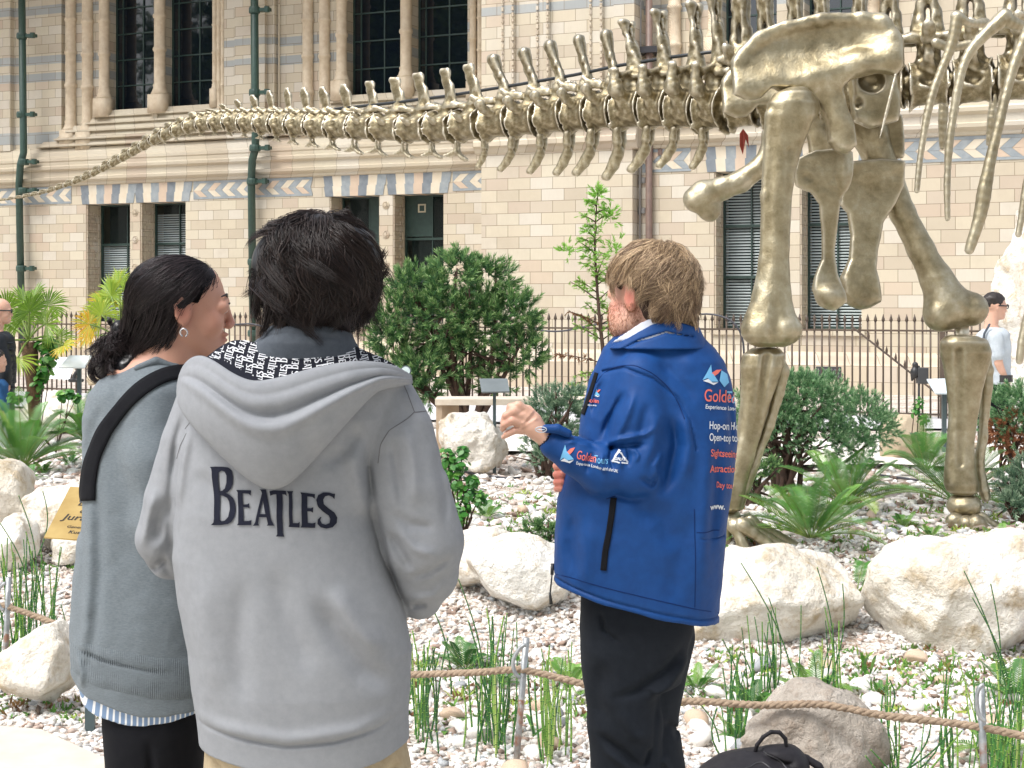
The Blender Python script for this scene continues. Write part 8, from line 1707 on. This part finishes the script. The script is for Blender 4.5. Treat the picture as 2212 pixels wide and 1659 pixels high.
# dark pocket zip
DK.band([(1326, 1076), (1322, 1110), (1316, 1150), (1308, 1190), (1304, 1232)], 13, 'pocket_zip', M_BLACKC, ko, off=.002, th=.003)
DK.band([(1290, 806), (1276, 850), (1262, 892), (1252, 915)], 7, 'front_zip', M_BLACKC, ko, off=.001, th=.003)
m = MB(); q = [b.w((1192, 1236, -20)), b.w((1190, 1256, -24)), b.w((1188, 1275, -26))]; m.tube(q, .002, 6); m.tube([b.w((1187, 1275, -26)), b.w((1190, 1300, -26))], [.003, .0045], 6); m.tube([b.w((1193, 1215, -14)), b.w((1192, 1238, -20))], .0045, 6); m.build('zip_pull', M_BLK, ko, smooth=True)
# cuff strap
b4 = Person(Y3, .0024); b4.chain([(1222, 925, -134), (1200, 915, -138), (1176, 915, -136)], [9, 10, 9], 3); put(b4, 'cuff_tab', M_BLU, ko)
m = MB(); c0 = b.w((1166, 916, -146)); m.tube([c0 + (.012*math.cos(a), -.001, .006*math.sin(a)) for a in np.linspace(0, 6.283, 18)], .0013, 6); m.tube([c0 + (.008, -.002, 0), c0 + (-.008, -.002, 0)], .0015, 6); m.build('cuff_loop', simple('silver grey cord', lin((200, 206, 214)), None, 9, .4), ko, smooth=True)
b4 = Person(Y3, .003); b4.cap((1198, 950, -110), (1184, 941, -108), 28, 26, 2); b4.cap((1210, 955, -110), (1160, 925, -108), 22, 22, 0, 's'); put(b4, 'cuff_lining', M_BLACKC, ko)
# collars
b4 = Person(Y3, .0028); b4.loft([(688, 1424, -8, 76, 74), (704, 1422, -8, 86, 80), (728, 1418, -8, 100, 88), (752, 1412, -8, 116, 98)], 4, 2.2); b4.loft([(676, 1424, -8, 68, 66), (720, 1416, -8, 86, 76), (765, 1408, -8, 104, 88)], 3, 2.2, 's')
def slant(S, b=b4, pts=((1290, 762), (1310, 752), (1350, 728), (1400, 700), (1440, 690), (1500, 706)), up=True):
    q = np.array([(b.w(p)[0], b.w(p)[2]) for p in pts]); S.apply(lambda X, Y, Z: Z - np.interp(X, q[:, 0], q[:, 1]) + 0*Y, (-1e9,)*3, (1e9,)*3, 0, 'i')
b4.fn(slant); b4.crease([(1320, 762), (1370, 735), (1430, 716), (1490, 726)], 3, 3); put(b4, 'collar', M_BLU, ko)
b4 = Person(Y3, .0028); b4.loft([(676, 1424, -10, 64, 66), (700, 1416, -10, 78, 74), (730, 1404, -10, 91, 80), (745, 1400, -8, 92, 78)], 4, 2.2); b4.loft([(660, 1424, -10, 59, 61), (700, 1416, -10, 72, 68), (730, 1404, -10, 86, 76), (765, 1396, -10, 97, 82)], 3, 2.2, 's')
b4.fn(lambda S, b=b4: slant(S, b, ((1285, 760), (1308, 746), (1340, 722), (1380, 695), (1410, 682), (1440, 680), (1500, 700)))); put(b4, 'shirt_collar', M_SHIRT, p3)
# trousers
b = Person(Y3, .0036)
b.loft([(1240, 1378, 6, 118, 104), (1300, 1378, 6, 125, 112), (1360, 1374, 6, 122, 112), (1420, 1368, 6, 112, 104), (1470, 1364, 6, 104, 98)], 12, 2.4)
b.chain([(1338, 1400, -20), (1342, 1480, -20), (1346, 1560, -18), (1352, 1660, -14), (1352, 1800, 0), (1350, 2080, 10)], [84, 80, 78, 76, 62, 44], 8); b.chain([(1420, 1380, 30), (1406, 1480, 34), (1396, 1560, 36), (1404, 1670, 36), (1410, 1800, 36), (1424, 2080, 30)], [82, 74, 68, 76, 62, 44], 6)
for pts, wd, a in (([(1290, 1300), (1300, 1345), (1340, 1372)], 5, 5), ([(1480, 1370), (1430, 1430), (1370, 1470), (1300, 1490)], 11, 7), ([(1490, 1400), (1440, 1460), (1380, 1495)], 12, -7), ([(1300, 1400), (1290, 1480), (1300, 1560)], 20, 5), ([(1416, 1470), (1410, 1540), (1405, 1620), (1410, 1660)], 7, 3), ([(1280, 1560), (1340, 1600), (1390, 1650)], 10, 8), ([(1290, 1590), (1350, 1630), (1380, 1670)], 9, -6), ([(1430, 1550), (1455, 1570), (1470, 1600)], 8, 6), ([(1330, 1500), (1360, 1560), (1400, 1580)], 12, -5), ([(1425, 1620), (1450, 1660)], 7, -6), ([(1400, 1590), (1385, 1640)], 7, 8)): b.crease(pts, wd, a)
b.noise(.005, 8, 3, 3, (1, 1, .6)); put(b, 'trousers', M_TROU, p3)
for x, d in ((1345, 0), (1420, 30)):
    b = Person(Y3, .006); b.cap((x + 10, 2130, d), (x - 70, 2134, d + 40), 32, 28, 10); put(b, 'shoe', M_SHOE, p3)
# hair
M_HBR = hair_mat('light brown hair', lin((92, 70, 54)), lin((224, 196, 160)), .45)
b = Person(Y3, .0040); b.ell((1416, 612, -2), (91, 85, 97), 3); b.ell((1432, 650, -8), (72, 74, 82), 20)
def trim3(S, b=b):
    c = b.w(q3(.42, .02, -.10)); S.ell(c, np.array((84, 84, 104))*b.k, 10*b.k, 's'); S.ell(b.w((1346, 645, -66)), np.array((30, 40, 38))*b.k, 8*b.k, 's'); S.ell(b.w((1330, 680, -30)), np.array((52, 80, 52))*b.k, 8*b.k, 's')
b.fn(trim3); b.noise(.006, 18, 3, 1, (1, 1, .45)); put(b, 'hair', simple('brown hair roots', lin((64, 48, 38)), None, 30, .95), p3)
f3 = np.array((math.cos(rad(A3)), math.sin(rad(A3)), 0)); l3 = np.array((-f3[1], f3[0], 0))
keep3 = lambda D: ~((D@f3 > .38) & (D[:, 2] < .45)) & ~((D@l3 > .55) & (D@f3 > -.30) & (D[:, 2] < .02)) & (D[:, 2] > -.70)
AV3 = [((1346, 650, -62), 36), ((1335, 700, -50), 56), (q3(.42, .0, -.15), 74), ((1372, 700, -66), 30)]
hp, tn = scalp_hair(b, (1414, -2, -612), (94, 101, 91), (.25, .1, 1), 11000, (.45, 1.1), 5, keep3, lift=.15, swirl=-.4, wav=.20, flick=.10, clumps=220, pull=.65, waviness=.022, avoid=AV3); strands('hair_strands', hp, .0006, M_HBR, p3, np.clip(tn*1.35 + .05, 0, 1))
hp, tn = scalp_hair(b, (1426, -6, -640), (84, 96, 84), (.1, .1, 1), 2600, (.5, .95), 6, lambda D: keep3(D) & (D[:, 2] < .35) & (D@f3 < .25), lift=.10, swirl=-.2, wav=.2, flick=.18, clumps=90, pull=.7, waviness=.02, avoid=AV3); strands('hair_strands', hp, .0006, M_HBR, p3, tn)
locks(b, [([(1450, 560, -70), (1480, 600, -74), (1496, 640, -60), (1492, 660, -54)], 8), ([(1420, 545, -70), (1400, 590, -86), (1380, 620, -84)], 9), ([(1440, 690, -60), (1450, 705, -56), (1490, 730, -40), (1502, 738, -36)], 9), ([(1470, 660, -60), (1490, 700, -50), (1498, 730, -40)], 9), ([(1350, 560, -50), (1332, 585, -52), (1328, 606, -50)], 7), ([(1366, 566, -80), (1350, 592, -84), (1338, 614, -78)], 8), ([(1372, 580, -84), (1362, 604, -84), (1352, 620, -80)], 6), ([(1440, 540, -50), (1470, 552, -60), (1480, 580, -66)], 8)], 60, 4, .0008, M_HBR, p3, 6, tn0=.55)
# printing on the jacket
M_PRW = simple('white print', lin((214, 220, 228)), None, 9, .6); M_PRR = simple('coral print', lin((226, 112, 96)), None, 9, .6); M_PRB = simple('sky print', lin((110, 178, 222)), None, 9, .6)
def pr(s, x, y, sz, mat, ang=0, bold=0.0, sx=1.0, shear=0.0):
    V2, F2 = text_px(s, x, y, sz, ang, shear, bold, sx); return DK.shape(V2, F2, 'print', mat, ko, .0018, 7)
pr('Golden', 1519, 866, 38, M_PRR, 3, .2, .62); pr('Tours', 1566, 869, 36, M_PRB, 4, .2, .5); pr('Experience London and the UK', 1522, 882, 13, M_PRW, 4, .2, .75)
pr('Hop-on Hop-off', 1530, 926, 24, M_PRW, 2, .25, .55); pr('Open-top tours', 1530, 951, 23, M_PRW, 2, .25, .5); pr('Sightseeing', 1532, 984, 22, M_PRR, 3, .25, .6); pr('Attractions', 1530, 1018, 22, M_PRR, 1, .25, .65); pr('Day tours', 1545, 1052, 18, M_PRR, 2, .2, .6); pr('www.', 1530, 1098, 17, M_PRW, 0, .6, .8)
def blob(pts, mat):
    V2, F2 = poly_tris([pts]); return DK.shape(V2, F2, 'print', mat, ko, .0018, 6)
def bird(x, y, s, a=0):
    R_ = lambda p: [(x + (px*math.cos(a) - py*math.sin(a))*s, y + (px*math.sin(a) + py*math.cos(a))*s) for px, py in p]
    blob(R_([(-10, 8), (-6, -6), (-3, -16), (0, -6), (6, 0), (12, 6), (2, 8), (-4, 4)]), M_PRB); blob(R_([(0, -4), (6, -10), (13, -12), (9, -5), (4, 0)]), M_PRR); blob(R_([(-9, 9), (-3, 5), (4, 9), (12, 7), (6, 12), (-2, 10)]), M_PRW)
bird(1534, 812, 1.5, .2); blob([(1556, 800), (1568, 808), (1572, 826), (1562, 836), (1552, 822)], M_PRB)
bird(1224, 983, 1.35, .05); pr('Golden', 1244, 990, 25, M_PRR, 14, .15, .60); pr('Tours', 1285, 1001, 22, M_PRB, 4, .15, .52); pr('Experience London and the UK', 1244, 1002, 9, M_PRW, 12, .15, .8)
for tri in ([(1322, 998), (1338, 972), (1341, 974), (1326, 999)], [(1338, 972), (1358, 1000), (1355, 1002), (1337, 976)], [(1322, 998), (1357, 1004), (1357, 1001), (1324, 995)]): blob(tri, M_PRW)
pr('GRAY', 1328, 994, 9, M_PRW, 6, .3); bird(1290, 850, .7, .1); pr('Golden', 1268, 868, 13, M_PRR, 8, .3, .7); pr('Experience', 1269, 876, 6, M_PRW, 8, .1, .8)

# ================================================================ backpack at the guide's feet
YB_ = 2.30; bp_ = empty('backpack', tuple(P(1640, HY, YB_)*np.array((1, 1, 0))), 0, 'black backpack with a grab loop on the ground at the bottom edge of the view', 'backpack')
M_BAG = fabric('black nylon', (.010, .010, .013), (.020, .018, .022), 1500, .6, .2)
b = Person(YB_, .0045); zg = HY + ZC*F/YB_
b.loft([(zg, 1640, 0, 150, 110), (1780, 1640, 0, 158, 112), (1700, 1630, 0, 138, 96), (1664, 1622, 0, 112, 82), (1636, 1630, 0, 80, 58), (1620, 1650, 0, 50, 34)], 16, 2.5)
b.ell((1580, 1700, -50), (92, 60, 70), 20); b.ell((1700, 1660, 0), (50, 50, 60), 20); b.ell((1672, 1626, -10), (44, 16, 34), 8)
for pts, wd, a in (([(1500, 1670), (1560, 1632), (1640, 1618), (1700, 1640), (1740, 1690)], 4, 5), ([(1520, 1680), (1590, 1644), (1650, 1640), (1700, 1670)], 4, -5), ([(1560, 1690), (1620, 1660), (1680, 1670)], 5, 6), ([(1640, 1620), (1680, 1640), (1715, 1632)], 5, 5)): b.crease(pts, wd, a)
b.noise(.008, 9, 3, 2); go, GV, GQ = put(b, 'bag', M_BAG, bp_); DG = Drape(GV, GQ, b, -400)
b2 = Person(YB_, .003); b2.chain([(1629, 1620, -14), (1632, 1604, -20), (1645, 1586, -22), (1662, 1575, -22), (1680, 1576, -22), (1693, 1590, -20), (1698, 1620, -14)], [4.5]*7, 2); put(b2, 'grab_loop', M_BAG, bp_)
b2 = Person(YB_, .003); b2.chain([(1712, 1628, 0), (1740, 1636, -6), (1766, 1652, -10), (1790, 1690, -10)], [5, 8, 9, 9], 2); put(b2, 'shoulder_strap', M_BAG, bp_)
for pts in ([(1500, 1680), (1550, 1640), (1620, 1622), (1680, 1640), (1725, 1690)], [(1560, 1700), (1600, 1668), (1650, 1652), (1690, 1680)]): DG.line(pts, 2.0, 'zip', simple('dark zip', (.035, .035, .04), None, 9, .4) if 'dark zip' not in bpy.data.materials else bpy.data.materials['dark zip'], go)

# ================================================================ passers by, further off
def passer(label, cx, eye, Y0, h, ang, skinm, hairm, top, trou, tops, arms, hair=True, bald=False, glasses=False, step=.010, extra=None, zfeet=None):
    r = empty('person', (float(P(cx, 0, Y0)[0]), Y0*YS, 0), 0, label, 'person'); b = Person(Y0, step, fz=[(eye - h*.6, eye + h*.7, step*.55)]); q = head_ops(b, (cx, eye, 0), ang, h)
    zf = HY + (ZC - float(gz(P(cx, 0, Y0)[0], Y0*YS)))*F/Y0
    sh = eye + h*.95; hip = sh + (zf - sh)*.42
    b.loft([(sh - h*.12, cx, 0, h*.35, h*.3), (sh + h*.1, cx - h*.08, 0, h*.55, h*.42), (hip, cx - h*.08, 0, h*.55, h*.45)], h*.15)
    for pts, rs in arms: b.chain([(cx + a*h, eye + c_*h, d*h) for a, c_, d in pts], [x*h for x in rs], h*.05)
    a_, c_, d_ = arms[0][0][-1]; hand_ops(b, (cx + a_*h, eye + c_*h, d_*h), (.25, .9, 0), (.3, 0, -.9), h*.62, .9)
    for s_ in (-1, 1): b.chain([(cx - h*.08 + s_*h*.2, hip, 0), (cx - h*.08 + s_*h*.3, (hip + zf)/2, 0), (cx - h*.08 + s_*h*.34, zf - h*.15, 0)], [h*.34, h*.25, h*.15], h*.05)
    put(b, 'body', skinm, r)
    b = Person(Y0, step); b.loft([(sh - h*.16, cx - h*.04, 0, h*.34, h*.32), (sh + h*.08, cx - h*.08, 0, h*.62, h*.48), (sh + h*.8, cx - h*.10, 0, h*.66, h*.54), (hip + h*.1, cx - h*.08, 0, h*.64, h*.54)], h*.05)
    for pts, rs in tops: b.chain([(cx + a*h, eye + c_*h, d*h) for a, c_, d in pts], [x*h for x in rs], h*.08)
    b.noise(step*.8, 3/(h*b.k), 2); put(b, 'top', top, r)
    b = Person(Y0, step); b.loft([(hip - h*.05, cx - h*.08, 0, h*.56, h*.48), (hip + h*.3, cx - h*.08, 0, h*.60, h*.5)], h*.1)
    for s_ in (-1, 1): b.chain([(cx - h*.08 + s_*h*.2, hip + h*.3, 0), (cx - h*.08 + s_*h*.3, (hip + zf)/2, 0), (cx - h*.08 + s_*h*.34, zf - h*.1, 0)], [h*.40, h*.30, h*.22], h*.05)
    put(b, 'trousers', trou, r)
    if hair:
        b = Person(Y0, step*.7); b.ell(q(-.07, 0, .16), (.45*h, .385*h, .36*h), 2, rot=(0, 0, ang))
        def tr(S, b=b): S.ell(b.w(q(.42, 0, -.22)), np.array((.52, .52, .52))*h*b.k, .05*h*b.k, 's'); S.ell(b.w(q(-.05, .3, -.35)), np.array((.4, .4, .4))*h*b.k, .05*h*b.k, 's'); S.ell(b.w(q(-.05, -.3, -.35)), np.array((.4, .4, .4))*h*b.k, .05*h*b.k, 's')
        b.fn(tr); b.noise(step*.6, 10/(h*b.k), 3); put(b, 'hair', hairm, r)
    if glasses:
        m = MB(); m.tube([b.w(q(-.02, -.36, .03)), b.w(q(.40, -.25, .02)), b.w(q(.44, -.05, .02))], .006, 5); m.tube([b.w(q(.42, -.13 + .09*math.cos(a), .0 + .075*math.sin(a))) for a in np.linspace(0, 6.28, 12)], .005, 5); m.build('glasses', M_BLK, r)
    return r, q, b
M_TEE = fabric('pale grey tee', lin((176, 186, 194)), lin((192, 200, 206)), 300); M_PUFF = fabric('dark quilted nylon', (.012, .015, .020), (.025, .03, .036), 200, .5); M_DEN = fabric('blue denim', lin((38, 78, 122)), lin((52, 96, 142)), 200)
M_HAIRP = simple('dark short hair', (.012, .009, .008), (.03, .022, .02), 40, .5)
r, q, b = passer('man with short dark hair in a pale grey tee walking behind the bronze leg', 2150, 662, 6.9, 58, 8, M_SK2, M_HAIRP, M_TEE, M_BLACKC, [([(-.15, 1.15, -.5), (-.08, 1.75, -.55)], (.27, .24))], [([(-.15, 1.15, -.5), (-.05, 2.1, -.55), (.25, 2.75, -.5)], (.2, .16, .12)), ([(-.15, 1.15, .5), (-.05, 2.1, .55), (.2, 2.9, .5)], (.2, .16, .12))], glasses=True, step=.014)
m = MB(); w0 = b.w((2150 + .22*58, 662 + 2.66*58, -.5*58)); m.tube([w0 + (0, 0, -.03), w0 + (0, 0, .03)], .062, 10); m.build('wristwatch', M_BLK, r)
b2 = Person(6.9, .012); b2.loft([(730, 2100, 0, 22, 20), (760, 2098, 0, 26, 24), (800, 2100, 0, 24, 22)], 6); put(b2, 'backpack', fabric('grey backpack', lin((120, 132, 140)), lin((140, 150, 158)), 200), r)
b2 = Person(6.9, .010); b2.chain([(2130, 700, -26), (2118, 720, -28), (2112, 760, -26)], [3, 3, 3], 1); put(b2, 'backpack_strap', M_GREYC, r)
r, q, b = passer('bald man with glasses in a dark quilted jacket at the left edge', 2, 672, 7.2, 56, 8, M_SK2, M_HAIRP, M_PUFF, fabric('grey trousers', (.05, .055, .065), (.08, .085, .095), 200), [([(.05, 1.15, -.45), (.25, 2.0, -.5), (.35, 2.7, -.45)], (.34, .30, .24)), ([(-.1, 1.15, .45), (.0, 2.0, .5), (.2, 2.7, .45)], (.3, .28, .22))], [([(.05, 1.15, -.45), (.25, 2.0, -.5), (.40, 2.75, -.45)], (.2, .16, .12))], hair=False, glasses=True, step=.014)
m = MB()
for k_ in range(9):
    y = 672 + 56*(1.2 + k_*.24); m.tube([b.w((2 + a, y + abs(a)*.05, -math.sqrt(max(0, 1 - (a/38)**2))*31)) for a in np.linspace(-30, 34, 12)], .012, 5)
m.build('quilting', M_PUFF, r, smooth=True)
r, q, b = passer('small child with brown hair in a blue denim jacket beside the bald man', -8, 780, 7.0, 50, 25, M_SK2, M_HAIRP, M_DEN, M_WHT, [([(.1, 1.1, -.4), (.3, 1.9, -.45)], (.3, .26))], [([(.1, 1.1, -.4), (.3, 1.9, -.45), (.4, 2.3, -.4)], (.18, .15, .1))], step=.014)
